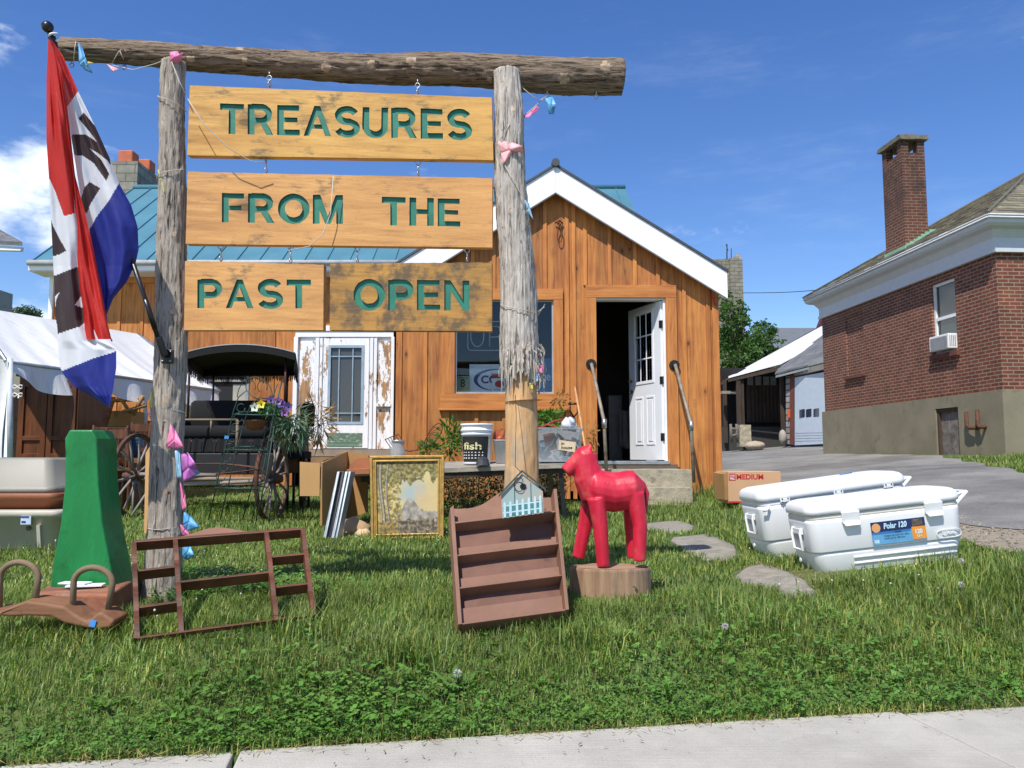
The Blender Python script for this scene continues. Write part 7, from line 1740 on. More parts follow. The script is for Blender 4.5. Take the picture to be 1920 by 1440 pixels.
# iron doll bed frames
ib = M['rust']
dbd = thing('iron_scroll_rack', 'rusty curved iron slatted cradle standing on the table in front of the boards', 'iron cradle', P(780, 850, 7.9))
mb = MB(); spn = [(740, 830), (752, 842), (766, 846), (780, 844), (795, 830), (804, 812), (812, 800), (822, 793), (829, 797)]
for dy in (0, .22):
    mb.tube([P(x, y, 7.7 + dy) for x, y in spn], .006, 6)
for x, y in spn[:]: mb.tube([P(x, y, 7.7), P(x, y, 7.7) + Vector((.0, .22, .0))], .004, 5)
for i in range(5):
    x = 799 + i * 5; mb.tube([P(x, 822 - i * 5, 7.7), P(x + 7, 820 - i * 5, 7.7)], .004, 5)
mb.tube([P(829, 797, 7.7), P(828, 810, 7.7), P(815, 828, 7.7), P(800, 838, 7.7)], .006, 6); mb.build('cradle', ib, dbd)
mb = MB()
rl = [(722, 824), (747, 814), (758, 832), (735, 843)]
mb.tube([P(x, y, 7.8) for x, y in rl], .006, 6, closed=True)
for i in range(4): f = (i + 1) / 5; mb.tube([P(*[lerp(rl[0][k], rl[1][k], f) for k in (0, 1)], 7.8), P(*[lerp(rl[3][k], rl[2][k], f) for k in (0, 1)], 7.8)], .004, 5)
mb.build('end_rack', ib, dbd)
# broom and shovel
mb = MB(); mb.tube([P(1078, 726, 9.9), P(1097, 838, 9.3), P(1099, 900, 9.2)], .013, 8); tag(mb.build('broom_handle', wood('pale_pole', '#d0a070', '#a8794c', 'z', .6, False)), 'pale wooden broom handle leaning on the wall left of the doorway', 'broom handle')
shv = thing('shovel', 'black D-grip shovel handle standing behind the clear tote', 'shovel', P(1078, 860, 9.9))
mb = MB(); mb.tube([P(1079, 800, 9.9), P(1076, 782, 9.9)], .014, 8); mb.tube([P(1076, 782, 9.9), P(1069, 770, 9.9), P(1068, 758, 9.9)], .01, 6); mb.tube([P(1076, 782, 9.9), P(1084, 772, 9.9), P(1084, 758, 9.9)], .01, 6); mb.tube([P(1066, 757, 9.9), P(1086, 757, 9.9)], .015, 8); mb.build('grip', M['black'], shv)
mb = MB(); mb.tube([P(1079, 800, 9.9), P(1086, 890, 9.7)], .015, 8); mb.build('shaft', M['darkmetal'], shv)

# ------------------------------------------------------------ carriage
cg = thing('buggy_carriage', 'old black two-seat buggy carriage with fringed canopy and wooden spoked wheels', 'carriage', gz(P(415, 980, 8.6)))
blkf = plain('black_canvas', (.006, .006, .007), .95, .2, 6, 0, .4, 30); bbody = plain('black_body_paint', (.01, .009, .01), .6, .2, 4); wwood = wood('wheel_wood', '#6e5a48', '#4a3a2e', 'z', .85, False)
YC = 8.7
# canopy
ca, cb = P(350, 654, 8.25), P(556, 664, 8.25)
mb = MB(); Lx = cb.x - ca.x
def cano(u, v):
    y = 8.2 + 1.5 * v; x = ca.x + Lx * u - (y - 8.2) * .25; z = P(0, 668, 8.25).z + .115 * math.sin(math.pi * min(1, max(0, u * .92 + .04))) ** .7 + .0 * v
    return Vector((x, y, z))
mb.grid(cano, 24, 10); o = mb.build('canopy', blkf, cg); o.modifiers.new('s', 'SOLIDIFY').thickness = .02
mb = MB(); mb.tube([cano(i / 20, 0) + Vector((0, -.005, 0)) for i in range(21)], .008, 6); mb.build('canopy_piping', plain('piping_grey', (.25, .25, .25), .6), cg)
mb = MB(); z_ = P(0, 664, 8.25).z
def vl(x0, y0, x1, y1, z0, dep, nm='x'):
    mb.poly([(x0, y0, z0), (x1, y1, z0), (x1, y1, z0 - dep), (x0, y0, z0 - dep)])
for i in range(24): a_, b_ = cano(i / 24, 0), cano((i + 1) / 24, 0); mb.poly([a_, b_, (b_.x, b_.y, b_.z - .075), (a_.x, a_.y, a_.z - .075)])
for i in range(24): a_, b_ = cano(i / 24, 1), cano((i + 1) / 24, 1); mb.poly([a_, b_, (b_.x, b_.y, z_ - .08), (a_.x, a_.y, z_ - .08)])
vl(ca.x, 8.2, ca.x - .375, 9.7, z_, .1); vl(cb.x, 8.2, cb.x - .375, 9.7, z_, .1)
o = mb.build('canopy_skirt', blkf, cg); o.modifiers.new('s', 'SOLIDIFY').thickness = .006
mb = MB()
for i in range(150):
    f = i / 150; x = ca.x + Lx * f - .375; l = .07 + .025 * math.sin(f * 31) + random.uniform(-.015, .015); mb.tube([(x, 8.2 + 1.5, z_ - .08), (x + random.uniform(-.008, .008), 9.7, z_ - .08 - l)], .0035, 4, sm=False)
for i in range(70):
    f = i / 70
    for x in (ca.x - .375 * f, cb.x - .375 * f): mb.tube([(x, 8.2 + 1.5 * f, z_ - .1), (x + random.uniform(-.008, .008), 8.2 + 1.5 * f, z_ - .1 - random.uniform(.05, .1))], .0035, 4, sm=False)
tag(mb.build('fringe', blkf, cg), 'x', 'x'); q = bpy.data.objects['fringe']; del q['label']; del q['category']
for px, Y, pb in ((356, 8.3, 790), (536, 8.3, 770), (402, 9.6, 760), (540, 9.6, 760)):
    mb = MB(); a_ = P(px, 672, Y); mb.tube([(a_.x, Y, z_ - .02), (a_.x, Y, P(0, pb, Y).z)], .012, 8); mb.build('canopy_post', plain('dark_red_post', '#3a1f1a', .5), cg)
def cushion(x0, x1, y0, y1, z0, z1, name, r=.06):
    mb = MB(); rs = []
    for z, s_ in ((z0, .03), (z0 + .03, .005), ((z0 + z1) / 2, 0), (z1 - .03, .005), (z1, .04)): rs.append(rrect(x1 - x0 - 2 * s_, y1 - y0 - 2 * s_, r, z, (x0 + x1) / 2, (y0 + y1) / 2))
    mb.rings(rs); return mb.build(name, blkf, cg)
s0, s1 = P(378, 0, 9.0).x, P(545, 0, 9.0).x
zz = lambda py, Y=8.9: P(0, py, Y).z
cushion(s0, s1, 8.55, 9.1, zz(824), zz(800), 'seat_cushion'); cushion(s0 - .02, s1 + .02, 9.1, 9.25, zz(815), zz(748), 'seat_back', .07)
for x in (s0 - .10, s1): cushion(x, x + .10, 8.6, 9.2, zz(822), zz(780), 'armrest', .045)
mb = MB(); 
for i in range(30): mb.grid(lambda u, v, i=i: Vector((s0 - .05 + (s1 - s0 + .1) * (i + u) / 30, 8.53 + .012 * math.sin(i * 1.9 + u * 3) - .03 * v, zz(824) - v * .14 + .004 * math.sin(i * 3 + v * 7))), 1, 5)
mb.build('seat_drape', blkf, cg)
mb = MB(); mb.bb(s0 - .12, s1 + .12, 8.4, 9.9, zz(888), zz(850)); mb.bb(s0 - .1, s1 + .1, 8.9, 9.8, zz(850), zz(828)); mb.build('body', bbody, cg, bevel=.01)
rl_ = P(347, 787, 8.25)
mb = MB(); zr = P(0, 787, 8.25).z; xr = P(470, 0, 8.25).x
mb.tube([(rl_.x - .02, 8.25, zr - .28), (rl_.x - .02, 8.25, zr - .02), (rl_.x, 8.25, zr), (xr, 8.25, zr)], .012, 8); mb.tube([(xr, 8.25, zr), (xr, 8.25, zr - .36)], .014, 8); mb.tube([((rl_.x + xr) / 2, 8.25, zr), ((rl_.x + xr) / 2, 8.25, zr - .13)], .010, 8); mb.build('front_rail', plain('pale_rail', '#7d6d58', .8), cg)
def wheel(cx, cy, r, yaw, name='wheel'):
    Mw = Matrix.Translation(Vector((cx, cy, G(cx, cy) + r))) @ Matrix.Rotation(yaw, 4, 'Z')
    w = thing_part('wheel', Mw, cg)
    return w, Mw
def thing_part(name, Mw, parent):
    return Mw
def build_wheel(cx, cy, r, yaw, dark=False):
    Mw = Matrix.Translation(Vector((cx, cy, G(cx, cy) + r - .01))) @ Matrix.Rotation(yaw, 4, 'Z')
    def T(mb):
        for v in mb.v: v[:] = (Mw @ v)[:]
        return mb
    wm = wwood
    mb = MB(); mb.tube([(0, r * .97 * math.cos(a), r * .97 * math.sin(a)) for a in [2 * math.pi * i / 48 for i in range(48)]], .021, 6, closed=True, sq=(1, 1)); w = T(mb).build('wheel', wm, cg)
    mb = MB(); mb.lathe([(r + .004, -.018), (r + .009, -.018), (r + .009, .018), (r + .004, .018)], (0, 0, 0), 48, Matrix.Rotation(R(90), 3, 'Y')); T(mb).build('tyre', M['rust'], w)
    mb = MB(); mb.tube([(-.14, 0, 0), (-.10, 0, 0), (-.04, 0, 0), (.04, 0, 0), (.10, 0, 0)], [.028, .036, .052, .052, .035], 14); T(mb).build('hub', plain('hub_wood', '#5b3a2a', .7), w)
    for i in range(14):
        a = 2 * math.pi * (i + .3) / 14; off = .015 * (1 if i % 2 else -1)
        mb = MB(); mb.tube([(off, .04 * math.cos(a), .04 * math.sin(a)), (off * .8, r * .5 * math.cos(a), r * .5 * math.sin(a)), (0, r * .96 * math.cos(a), r * .96 * math.sin(a))], [.016, .0125, .011], 7); T(mb).build('spoke', plain('spoke_grey', '#8a8078', .8) if 'spoke_grey' not in bpy.data.materials else bpy.data.materials['spoke_grey'], w)
wxr, wxl = P(535, 0, 7.95).x, P(281, 0, 8.05).x
build_wheel(wxr, 7.95, .42, R(-4)); build_wheel(wxl, 8.2, .42, R(-6)); build_wheel(wxr - .12, 9.6, .5, R(10)); build_wheel(wxl - .3, 9.7, .5, R(10))
mb = MB(); zc = G(wxr, 8.1) + .41; mb.tube([(wxl, 8.2, zc), (wxr, 7.95, zc)], .022, 8); mb.tube([(wxl - .3, 9.7, zc + .08), (wxr - .12, 9.6, zc + .08)], .022, 8); mb.build('axle', plain('axle_wood', '#8b7a68', .8), cg)
mb = MB()
for y, w_ in ((8.05, .0), (8.15, .03)):
    n = 12; 
    for sg in (1, -1): mb.tube([(lerp(wxl + .25, wxr - .15, i / n), y + w_, zc + .10 + sg * .05 * math.sin(math.pi * i / n)) for i in range(n + 1)], .012, 6, sq=(.6, 1.3))
mb.build('leaf_spring', M['rust'], cg)
mb = MB(); mb.tube([(wxl + .25, 7.9, zc - .06), (wxr - .35, 7.85, zc - .03), (wxr - .1, 7.9, zc - .02)], .02, 8); mb.tube([(wxl + .2, 7.85, zc + .05), (wxr - .5, 7.8, zc + .04)], .018, 8)
for i in range(5): x = wxl + .3 + i * .07; mb.tube([(x, 7.9, zc - .05), (x - .12 + i * .05, 7.75, .1)], .012, 6)
mb.build('shaft', plain('pale_shaft', '#8d8478', .8), cg)
# high-backed black chair pieces right of the carriage
mb = MB(); a_ = P(572, 805, 9.3); mb.prism([P(562, 800, 9.3), P(588, 800, 9.3), P(590, 762, 9.3), P(586, 756, 9.3), P(568, 756, 9.3), P(562, 765, 9.3)], (0, .05, 0)); 
bc = thing('black_chair', 'black upholstered chair behind the flower pot and carriage wheel', 'chair', gz(P(575, 960, 9.3)))
mb.build('backrest', blkf, bc, bevel=.015)
mb = MB(); a_, b_ = P(558, 0, 9.0), P(592, 0, 9.0); mb.bb(a_.x, b_.x, 9.0, 9.3, zz(860, 9), zz(846, 9)); mb.build('seat', blkf, bc, bevel=.015)
for x in (a_.x + .02, b_.x - .02):
    for y in (9.03, 9.28): mb = MB(); mb.tube([(x, y, zz(860, 9)), (x, y, .05)], .016, 6); mb.build('leg', M['black'], bc)
# board propped behind the left post
mb = MB(); mb.prism([P(270, 1000, 4.9), P(300, 1000, 4.9), P(300, 835, 5.0), P(284, 832, 5.0), P(273, 850, 5.0)], (0, .02, 0)); tag(mb.build('cardboard_sheet', M['card']), 'upright cardboard sheet half hidden behind the left log post', 'cardboard sheet')

# ------------------------------------------------------------ green wire plant stand
eg = thing('plant_stand', 'green wrought iron tiered plant stand leaning in front of the carriage', 'plant stand', gz(P(430, 980, 7.4)))
gi = plain('green_iron', '#2f4a42', .55, .25, 12, .4); Ye = 7.5
def wire(pts, r=.0055, nm='frame', Y=Ye, sm=None):
    mb = MB(); mb.tube([P(x, y, Y + (dy[0] if dy else 0)) for x, y, *dy in pts], r, 6); return mb.build(nm, gi, eg)
wire([(391, 975), (420, 850), (438, 770), (447, 745), (462, 732), (476, 745), (492, 752)]); wire([(412, 978), (440, 860), (458, 790), (470, 760), (486, 745), (500, 748)])
wire([(470, 985, -.2), (490, 900, -.2), (505, 820, -.1), (518, 755, -.1), (530, 712, 0)]); wire([(455, 975, .15), (480, 880, .1), (500, 800, .1), (512, 745, .1), (520, 720, .1)]); wire([(478, 985, -.25), (500, 890, -.2), (514, 800, -.1)])
for y, xa, xb in ((777, 438, 517), (843, 424, 500), (915, 404, 486), (980, 390, 478)):
    mb = MB(); q = [P(xa, y, Ye), P(xb, y + 2, Ye - .15), P(xb - 8, y - 6, Ye + .25), P(xa + 20, y - 5, Ye + .25)]; mb.tube(q, .007, 6, closed=True)
    for i in range(7): f = (i + 1) / 8; mb.tube([lerp(q[0], q[1], f), lerp(q[3], q[2], f)], .003, 5)
    mb.build('shelf', gi, eg)
for i in range(8):
    t_ = i / 7; cx_, cy_ = 452 - 38 * t_, 765 + 130 * t_; wire([(cx_ + 8 * math.cos(a), cy_ + 8 * math.sin(a)) for a in [k * .7 for k in range(9)]], .0045, 'scroll')
wire([(445, 745)] + [(478 + 33 * math.cos(R(a)), 745 - 38 * math.sin(R(a))) for a in range(170, 0, -14)] + [(511, 745)], .004, 'scroll', Ye + .2)
for cx_ in (470, 492): wire([(cx_ + 9 * math.cos(R(a)), 725 - 12 * math.sin(R(a))) for a in range(-30, 250, 24)], .004, 'scroll', Ye + .2)
mb = MB(); c = P(425, 820, Ye - .01); mb.box(c, (.04, .004, .028), Matrix.Rotation(.1, 3, 'Y')); mb.build('price_tag', plain('blue_tag_b', '#3f87c8', .5), eg)
mb = MB(); c = P(478, 800, Ye + .1); mb.lathe([(.001, .0), (.07, .01), (.11, .09), (.12, .1), (.1, .1), (.001, .06)], c - Vector((0, 0, .04)), 18); tag(mb.build('wicker_pot', wood('wicker', '#8a5a3c', '#5c3a26', 'x', .8, False, 2)), 'small brown wicker pot on the green plant stand', 'pot')
# flower clusters, hanging plant
def bush(name, label, cat, px, py, rpx, Y, n, ls, mat, group=None, zs=1.0, droop=.3, lw=.35, stem=True):
    c = P(px, py, Y); r = rpx * Y / FPX; t = thing(name, label, cat, c - Vector((0, 0, r * zs)), 0, group)
    mb = MB()
    for _ in range(n):
        d = rv().normalized() * random.random() ** .5; p = c + Vector((d.x * r, d.y * r * .8, d.z * r * zs)); g = random.uniform(.6, 1.35); mb.t = (g, g, g * .9)
        mb.leaf(p, d + Vector((0, 0, -droop)) + rv(.4), rv(), ls * random.uniform(.6, 1.4), ls * lw)
    mb.build('foliage', mat, t)
    if stem:
        mb = MB()
        for _ in range(max(4, n // 40)): d = rv().normalized(); mb.tube([c - Vector((0, 0, r * zs)), c - Vector((0, 0, r * zs * .3)) + d * r * .3, c + Vector((d.x * r, d.y * r, d.z * r * zs)) * .9], .003, 4)
        mb.build('stem', plain('stem_' + name, '#5d5a34', .8), t)
    return t, c, r
gf = leafmat('grey_green_leaf', '#4f6b58', '#6f8a76')
t_, c, r = bush('trailing_plant', 'grey green trailing plant spilling over the right side of the plant stand', 'plant', 550, 800, 34, 7.7, 420, .12, gf, None, 1.0, .8, .12)
def flowers(label, pts, Y, cols, parent=None):
    for (px, py), col in zip(pts, cols):
        c = P(px, py, Y); t = thing('pansy_flower', label % col[1], 'flower', c, 0, 'pansies on the plant stand')
        mb = MB()
        for k in range(5):
            a = k * 1.256 + .3; d = Vector((math.cos(a), -.35, math.sin(a))); mb.leaf(c, d, Vector((-math.sin(a), .1, math.cos(a))), .05, .048)
        mb.build('petal', plain('petal_' + str(px), col[0], .6), t)
        mb = MB(); mb.sph(c - Vector((0, .01, 0)), .009, 8); mb.build('flower_centre', plain('centre_' + str(px), '#3a2a1a', .7), t)
flowers('%s pansy among the flowers on the plant stand', [(490, 758), (478, 764), (508, 750), (528, 757), (534, 773), (522, 752), (541, 762)], 7.5, [('#d9c23a', 'yellow'), ('#c9cfc0', 'white'), ('#6a4a8a', 'topmost purple'), ('#5a3f86', 'dark violet'), ('#7a4f92', 'lowest purple'), ('#8a6aa0', 'pale mauve'), ('#50387a', 'rightmost violet')])
bush('flower_foliage', 'green leaves around the pansies on top of the plant stand', 'plant', 508, 766, 30, 7.6, 260, .05, leafmat('pansy_leaf', '#3f6a4a', '#5f8a5a'), None, .45)
bush('dried_plant', 'dried brown grassy plant beside the weathered door', 'plant', 598, 790, 26, 9.0, 160, .16, M['dry'], None, 1.7, .3, .10)
# vine and weeds at the shop wall
bush('climbing_vine', 'climbing vine below the right end of the shop window', 'plant', 1028, 786, 26, 9.6, 240, .09, M['weed'], None, .7)
bush('dry_vine', 'dry brown vine leaves just under the window sill', 'plant', 1050, 748, 18, 10.2, 60, .07, M['dry'], None, .9)
for k, (px, py, rp2, Y, n, zs, lb) in enumerate([(845, 822, 26, 9.2, 380, 1.4, 'tall green weeds against the boards left of the bucket'), (805, 840, 16, 9.0, 140, .8, 'weeds behind the iron cradle on the table'), (870, 828, 14, 9.3, 110, 1.6, 'slender weed between the tall weeds and the bucket'), (1112, 812, 10, 10.3, 40, 2.0, 'thin brown weed left of the doorway')]):
    bush('wall_weed', lb, 'weed', px, py, rp2, Y, n, .07, M['weed'] if k != 3 else M['dry'], None, zs, -.3, .3)
# ------------------------------------------------------------ shrubs under the table, weeds by the steps
drym = leafmat('dead_shrub', '#3d3f26', '#5d5c3a', .1)
for k, (px0, px1, lb) in enumerate([(700, 950, 'twiggy olive shrub in the shade under the table left of the post'), (1000, 1060, 'dry olive shrub under the right end of the table')]):
    c0, c1 = P(px0, 920, 8.3), P(px1, 920, 8.3); t = thing('low_shrub', lb, 'shrub', gz((c0 + c1) / 2)); mb = MB(); mt = MB()
    for _ in range(6500 if k == 0 else 2200):
        x = random.uniform(c0.x, c1.x); y = random.uniform(8.1, 8.9); z = G(x, y) + random.random() * .5; g = random.uniform(.5, 1.3); mb.t = (g, g, g * .9)
        mb.leaf((x, y, z), rv() + Vector((0, 0, .5)), rv(), random.uniform(.02, .05), .018)
    for _ in range(70): x = random.uniform(c0.x, c1.x); y = random.uniform(8.1, 8.9); mt.tube([(x, y, G(x, y)), (x + random.uniform(-.1, .1), y, G(x, y) + .28), (x + random.uniform(-.25, .25), y + random.uniform(-.2, .2), G(x, y) + random.uniform(.4, .55))], .003, 4)
    mb.build('foliage', drym, t); mt.build('stem', plain('twig', '#6b6248', .9), t)

# ------------------------------------------------------------ grass
from mathutils.kdtree import KDTree
blk_rects = []   # footprints kept clear of grass (x0,x1,y0,y1)
def clear(x, y):
    if y < edge_y(x) + .0: return True
    if x > verge_l(y) - .02 and x < drive_r(y): return True
    if in_stone(x, y): return True
    if y > 10.45 and x > XL - .05 and x < XR: return True
    if sx0 - .02 < x < sx1 + .03 and y > 9.4: return True
    if y > 14.3 and x < XR: return True
    lx, ly = x - sc_.x, y - 3.95
    if (lx / .19) ** 2 + (ly / .12) ** 2 < 1: return True
    if 13.2 < y < 21 and x > 7.9: return True
    if (x - 1.60) ** 2 / .05 + (y - 4.25) ** 2 / .04 < 1 + noise.noise(Vector((x * 12, y * 12, 0))): return True
    # cooler footprints
    for A, B, W_ in ((A0, B0, .44), (A1, B1, .44)):
        d = (B - A); d.z = 0; L_ = d.length; d.normalize(); nn_ = Vector((-d.y, d.x, 0)); q = Vector((x, y, 0)) - Vector((A.x, A.y, 0)); u, v = q.dot(d), q.dot(nn_)
        if .06 < u < L_ - .02 and .04 < v < W_ - .04: return True
        if 0 < u < L_ and -.07 < v < .05 and random.random() < .6: return True
    q = (x - at(150, 1100, 3.5).x, y - 3.47)
    if abs(q[0]) < .17 and abs(q[1]) < .16: return True
    return False
def visible(x, y, m=.10):
    if y <= .5: return False
    px = x / y * FPX
    return abs(px) < 960 * (1 + m) + 60
V = []; F = []; C = []
def patch(x, y): return noise.noise(Vector((x * .9, y * .9, 3.1)))
def blade(x, y, h, w_, lean, az, col):
    z = G(x, y) - .004; n = len(V)
    dx, dy = math.cos(az), math.sin(az); sxx, syy = -dy * w_ / 2, dx * w_ / 2
    b1 = lean * h * .28; b2 = lean * h
    V.extend([(x - sxx, y - syy, z), (x + sxx, y + syy, z), (x + dx * b1 + sxx * .8, y + dy * b1 + syy * .8, z + h * .55), (x + dx * b1 - sxx * .8, y + dy * b1 - syy * .8, z + h * .55), (x + dx * b2, y + dy * b2, z + h * (1 - .25 * lean))])
    F.append((n, n + 1, n + 2, n + 3)); F.append((n + 3, n + 2, n + 4)); C.append(col); C.append(col)
def grasscol(x, y, dryk=0):
    p = patch(x, y); g = random.uniform(.62, 1.25) * (1 + .35 * noise.noise(Vector((x * 2.7, y * 2.7, 6)))) * (1 + .2 * noise.noise(Vector((x * 9, y * 9, 1))))
    r = random.random()
    if r < .10 + dryk: c = (2.1 * g, 1.55 * g, 1.7 * g)
    elif r < .30 + .25 * max(0, p): c = (1.35 * g, 1.2 * g, .75 * g)
    else: c = (.88 * g, 1.0 * g, .85 * g)
    return c
def sow(n, y0, y1, h0, h1, w0, w1, shortk=1.0):
    cnt = 0; tries = 0
    while cnt < n and tries < n * 6:
        tries += 1
        y = math.sqrt(random.uniform(y0 * y0, y1 * y1)) if True else 0; hwid = y * .70 + .15; x = random.uniform(-hwid, hwid)
        if clear(x, y): continue
        p = patch(x * 2.2 + 7, y * 2.2); q = noise.noise(Vector((x * 5, y * 5, 9)))
        if q < -.38 and random.random() < .6: continue
        d = y - edge_y(x); h = random.uniform(h0, h1) * (1 + .45 * p) * (1.0 + .25 * q)
        # longer towards the right verge and around the bases of things, shorter beyond
        if x > 1.9 and y < 4.2: h *= 1.15
        if abs(x - 2.9) < .5 and y > 9.6: h *= 2.0
        if x < -1.0 and y > 3.9: h *= .75
        if d < .35: h *= .75
        blade(x, y, h, random.uniform(w0, w1), random.uniform(.15, .95), random.uniform(0, 6.283), grasscol(x, y, .04 if p < -.2 else 0)); cnt += 1
sow(84000, 2.15, 4.0, .028, .075, .0020, .0042)
sow(64000, 3.8, 6.5, .03, .066, .004, .007)
sow(42000, 6.3, 10.8, .04, .09, .006, .010)
sow(9000, 9.5, 14.4, .04, .10, .008, .014)
# lawn patch by the brick building and beyond the left edge
for _ in range(9000):
    x = random.uniform(6.1, 12); y = random.uniform(6, 13.6)
    if x < drive_r(y) + .02 or abs(x) > y * .72: continue
    blade(x, y, random.uniform(.03, .08), .01, random.uniform(.2, .9), random.uniform(0, 6.28), (1.5, 1.25, .75) if random.random() < .4 else (1, 1.05, .8))
# tufts against posts, stump, shelf, coolers, steps, wall corner
def tuft(px, py, n, spread, h0, h1, dry=.0, w_=.005):
    c = gnd(px, py)
    for _ in range(n):
        x = c.x + random.gauss(0, spread); y = c.y + random.gauss(0, spread * .6)
        if y < edge_y(x) + .01: continue
        col = (2.0, 1.5, 1.2) if random.random() < dry else grasscol(x, y); blade(x, y, random.uniform(h0, h1), w_, random.uniform(.1, .8), random.uniform(0, 6.28), col)
for a in ((300, 1125, 260, .07, .08, .2, 0), (345, 1118, 160, .06, .06, .16, 0), (235, 1130, 220, .05, .08, .2, .1), (1110, 1118, 160, .1, .05, .11, .05), (1190, 1112, 140, .06, .05, .11, 0), (870, 1160, 110, .04, .06, .12, 0), (960, 1156, 160, .09, .05, .10, 0), (1040, 1140, 90, .05, .05, .11, 0),
          (1590, 1094, 160, .09, .04, .08, .1), (1680, 1084, 200, .1, .05, .10, .1), (1770, 1066, 240, .09, .05, .12, .1), (1320, 925, 260, .16, .12, .42, .35), (1300, 935, 200, .13, .08, .28, .3), (1345, 918, 150, .08, .1, .35, .4), (1250, 950, 150, .15, .05, .14, 0),
          (620, 1005, 120, .08, .05, .12, 0), (720, 1012, 150, .12, .04, .10, 0), (800, 1012, 150, .1, .04, .10, 0), (1860, 1150, 260, .14, .07, .15, .1), (1790, 1230, 160, .14, .06, .13, .1), (1900, 1090, 160, .2, .08, .2, .15), (420, 975, 350, .3, .08, .2, 0), (480, 975, 260, .2, .08, .2, 0), (150, 1200, 260, .12, .05, .10, .1), (40, 1200, 220, .1, .05, .11, .1), (1230, 925, 60, .1, .04, .12, 0),
          (900, 1000, 200, .25, .06, .13, 0), (60, 1040, 250, .2, .05, .1, 0), (760, 1250, 160, .07, .10, .17, 0), (1120, 1230, 130, .06, .1, .17, 0), (1400, 1180, 160, .1, .08, .15, 0), (560, 1200, 160, .09, .08, .16, 0)): tuft(*a)
def mesh_from(name, V, F, C, mat, label, cat):
    me = bpy.data.meshes.new(name); Vn = np.array(V, dtype=np.float32); cnt = np.array([len(f) for f in F]); me.vertices.add(len(Vn)); me.vertices.foreach_set('co', Vn.ravel())
    fl_ = np.fromiter((i for f in F for i in f), dtype=np.int32); me.loops.add(len(fl_)); me.loops.foreach_set('vertex_index', fl_)
    st = np.concatenate([[0], np.cumsum(cnt)[:-1]]).astype(np.int32); me.polygons.add(len(F)); me.polygons.foreach_set('loop_start', st); me.update(calc_edges=True); me.materials.append(mat)
    a = me.color_attributes.new('tint', 'FLOAT_COLOR', 'CORNER'); c = np.ones((len(F), 4), dtype=np.float32); c[:, :3] = np.array(C, dtype=np.float32); a.data.foreach_set('color', np.repeat(c, cnt, axis=0).ravel())
    o = bpy.data.objects.new(name, me); COL.objects.link(o); tag(o, label, cat, kind='stuff'); return o
mesh_from('grass', V, F, C, leafmat('grass_blade', '#697b3c', '#7b8c4e', .26), 'uneven green lawn grass between the pavement and the shop', 'grass')
# clover and broad leaves, mostly in a band along the pavement
V = []; F = []; C = []
def qleaf(p, d, wv, l, wd, col):
    n = len(V); p = np.array(p); d = np.array(d); wv = np.array(wv); m = p + d * l * .5
    V.extend([tuple(p), tuple(m + wv * wd / 2), tuple(p + d * l), tuple(m - wv * wd / 2)]); F.append((n, n + 1, n + 2, n + 3)); C.append(col)
def clover(x, y, s, hh):
    z = G(x, y) + hh; g = random.uniform(.7, 1.3); a0 = random.uniform(0, 6.28); tlt = random.uniform(-.5, .5)
    for k in range(3):
        a = a0 + k * 2.09; d = (math.cos(a), math.sin(a), tlt * math.cos(a - .5)); qleaf((x, y, z), d, (-math.sin(a), math.cos(a), .3), s, s * .85, (.85 * g, 1.1 * g, .8 * g))
for _ in range(14000):
    x = random.uniform(-3.2, 3.4); b = random.random(); d = abs(random.gauss(0, .20)) if b < .75 else random.uniform(0, 2.2); y = edge_y(x) + .01 + d
    if clear(x, y) or (b >= .75 and patch(x * 1.5, y * 1.5 + 4) < .05): continue
    clover(x, y, random.uniform(.006, .0125), random.uniform(.010, .045))
for _ in range(5200):     # shady weeds around posts and under the carriage
    c = random.choice([(gnd(430, 1120), .25), (gnd(380, 1100), .16), (gnd(400, 960), .35), (gnd(470, 955), .3), (gnd(880, 985), .3), (gnd(640, 1340), .3), (gnd(1500, 1260), .5)]); x = c[0].x + random.gauss(0, c[1]); y = c[0].y + random.gauss(0, c[1] * .5)
    if clear(x, y): continue
    clover(x, y, random.uniform(.010, .024), random.uniform(.03, .09))
def rosette(x, y, n, l, wd, up):
    for k in range(n):
        a = k * 6.283 / n + random.uniform(-.3, .3); g = random.uniform(.75, 1.25); L_ = l * random.uniform(.7, 1.2); el = up * random.uniform(.5, 1.4)
        p = np.array([x, y, G(x, y)]); d1 = np.array([math.cos(a), math.sin(a), el]); d2 = np.array([math.cos(a), math.sin(a), el * .1]); wv = np.array([-math.sin(a), math.cos(a), 0]) * wd / 2
        n0 = len(V); m1 = p + d1 * L_ * .3; m2 = m1 + d1 * L_ * .2 + d2 * L_ * .15; e = m2 + d2 * L_ * .35
        V.extend([tuple(p - wv * .3), tuple(p + wv * .3), tuple(m1 + wv), tuple(m1 - wv), tuple(m2 + wv * .9), tuple(m2 - wv * .9), tuple(e)])
        c_ = (.95 * g, 1.15 * g, 1.0 * g); F.extend([(n0, n0 + 1, n0 + 2, n0 + 3), (n0 + 3, n0 + 2, n0 + 4, n0 + 5), (n0 + 5, n0 + 4, n0 + 6)]); C.extend([c_] * 3)
for px, py in ((390, 1375), (530, 1372), (850, 1300), (1440, 1295), (700, 1250), (1880, 1290), (330, 1350), (660, 1340), (60, 1400), (1340, 1225), (1040, 1290), (600, 1380), (200, 1330), (1250, 1300), (780, 1355), (1600, 1270), (1000, 1345), (250, 1385)):
    c = gnd(px, py); rosette(c.x, max(c.y, edge_y(c.x) + .02), random.randint(6, 9), random.uniform(.06, .105), random.uniform(.012, .021), random.uniform(.4, 1.0))
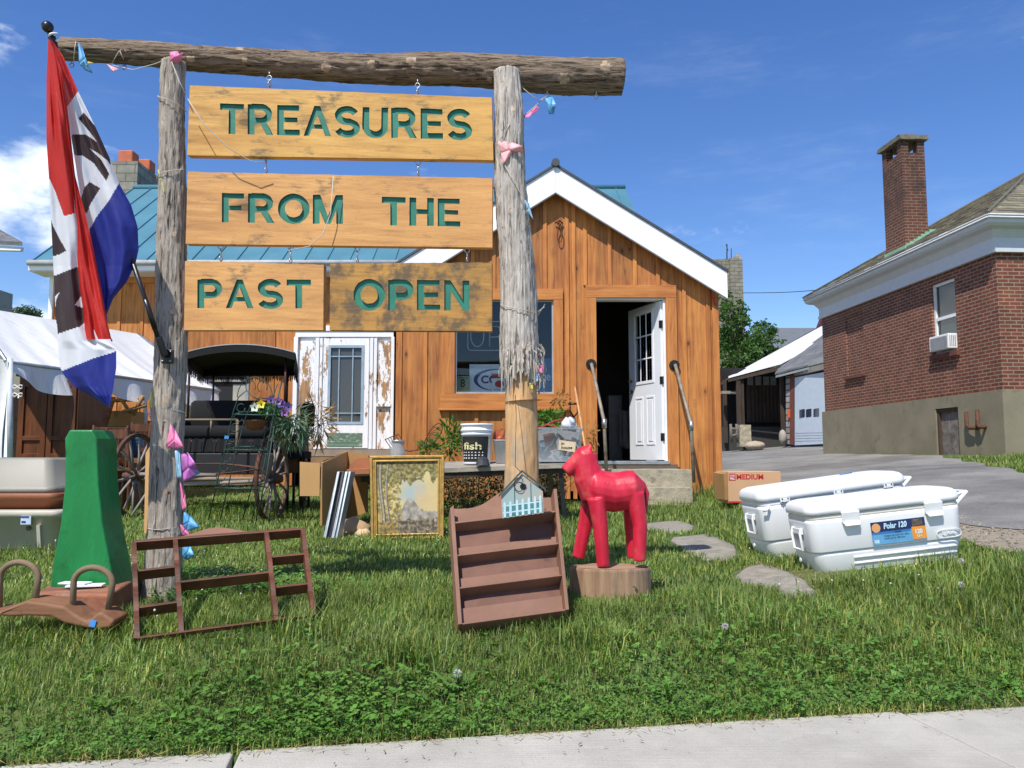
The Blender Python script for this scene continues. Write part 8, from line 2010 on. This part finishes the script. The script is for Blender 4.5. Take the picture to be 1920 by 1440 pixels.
for _ in range(130):
    x = random.uniform(-3, 3.3); y = edge_y(x) + abs(random.gauss(0, .4)) + .02
    if not clear(x, y): rosette(x, y, random.randint(5, 8), random.uniform(.03, .085), random.uniform(.01, .02), random.uniform(.3, 1.0))
mesh_from('clover', V, F, C, leafmat('clover_leaf', '#597536', '#6b8542', .26), 'clover and broad leaved weeds along the pavement edge', 'ground cover')
# clover flowers, dandelion clocks
mb = MB()
for _ in range(95):
    b = random.random()
    px, py = (random.uniform(20, 500), random.uniform(1010, 1190)) if b < .6 else (random.uniform(1380, 1800), random.uniform(1000, 1130)) if b < .85 else (random.uniform(400, 900), random.uniform(1010, 1060))
    c = gnd(px, py)
    if clear(c.x, c.y): continue
    h = random.uniform(.05, .09); mb.sph((c.x, c.y, G(c.x, c.y) + h), .0048, 6, .5)
tag(mb.build('clover_flowers', plain('clover_white', (.55, .55, .5), .8)), 'tiny white clover flower heads scattered in the lawn', 'clover flowers', kind='stuff')
for k, (px, py) in enumerate([(1802, 1052), (1802, 1096), (1358, 1174), (855, 1262)]):
    c = gnd(px, py + 30); z = P(px, py, c.y).z; t = thing('dandelion_clock', ['grey dandelion seed head on a tall stalk right of the nearer cooler', 'round dandelion clock just in front of the right end of the nearer cooler', 'dandelion clock in the open lawn right of centre', 'small dandelion clock in the lawn near the pavement'][k], 'dandelion', gz(c))
    mb = MB(); mb.tube([(c.x, c.y, G(c.x, c.y)), (c.x + .005, c.y, z)], .0014, 5); mb.build('stalk', plain('stalk_%d' % k, '#7c8a4c', .7), t)
    mb = MB(); 
    for _ in range(110): d = rv().normalized(); mb.leaf(Vector((c.x + .005, c.y, z)), d, rv(), .017, .003)
    mb.build('seed_head', plain('seed_%d' % k, (.5, .49, .45), .9), t)
# straw and dead grass on the bare soil near the coolers and the pavement
mb = MB()
for _ in range(2600):
    b = random.random()
    if b < .55: c = gnd(random.gauss(1470, 60), random.gauss(1085, 22))
    elif b < .7: c = gnd(random.gauss(1395, 40), random.gauss(1010, 25))
    elif b < .8: c = gnd(random.gauss(1740, 60), random.gauss(965, 10))
    else: x = random.uniform(-2, 2.6); c = Vector((x, edge_y(x) + random.gauss(-.005, .03), 0))
    z = max(G(c.x, c.y), -.185) + .008; a = random.uniform(0, 6.28); l = random.uniform(.015, .06); g = random.uniform(.6, 1.2); mb.t = (g, g * .95, g * .85)
    d = Vector((math.cos(a), math.sin(a), random.uniform(0, .3))); mb.leaf((c.x, c.y, z), d, (-d.y, d.x, 0), l, .003)
tag(mb.build('straw', plain('straw_dry', '#a58a58', .9)), 'dry straw on the bare soil beside the stones and pavement', 'straw', kind='stuff')
mb = MB()
for _ in range(70):
    x = random.uniform(-2.2, 2.4); y = edge_y(x) - abs(random.gauss(0, .12)) - .01; a = random.uniform(0, 6.28); s_ = random.uniform(.002, .006); mb.leaf((x, y, -.178), (math.cos(a), math.sin(a), .05), (-math.sin(a), math.cos(a), .3), s_ * 4, s_ * 1.2)
tag(mb.build('debris', plain('debris_brown', '#80705a', .9)), 'small bits of leaf debris on the concrete pavement', 'debris', kind='stuff')
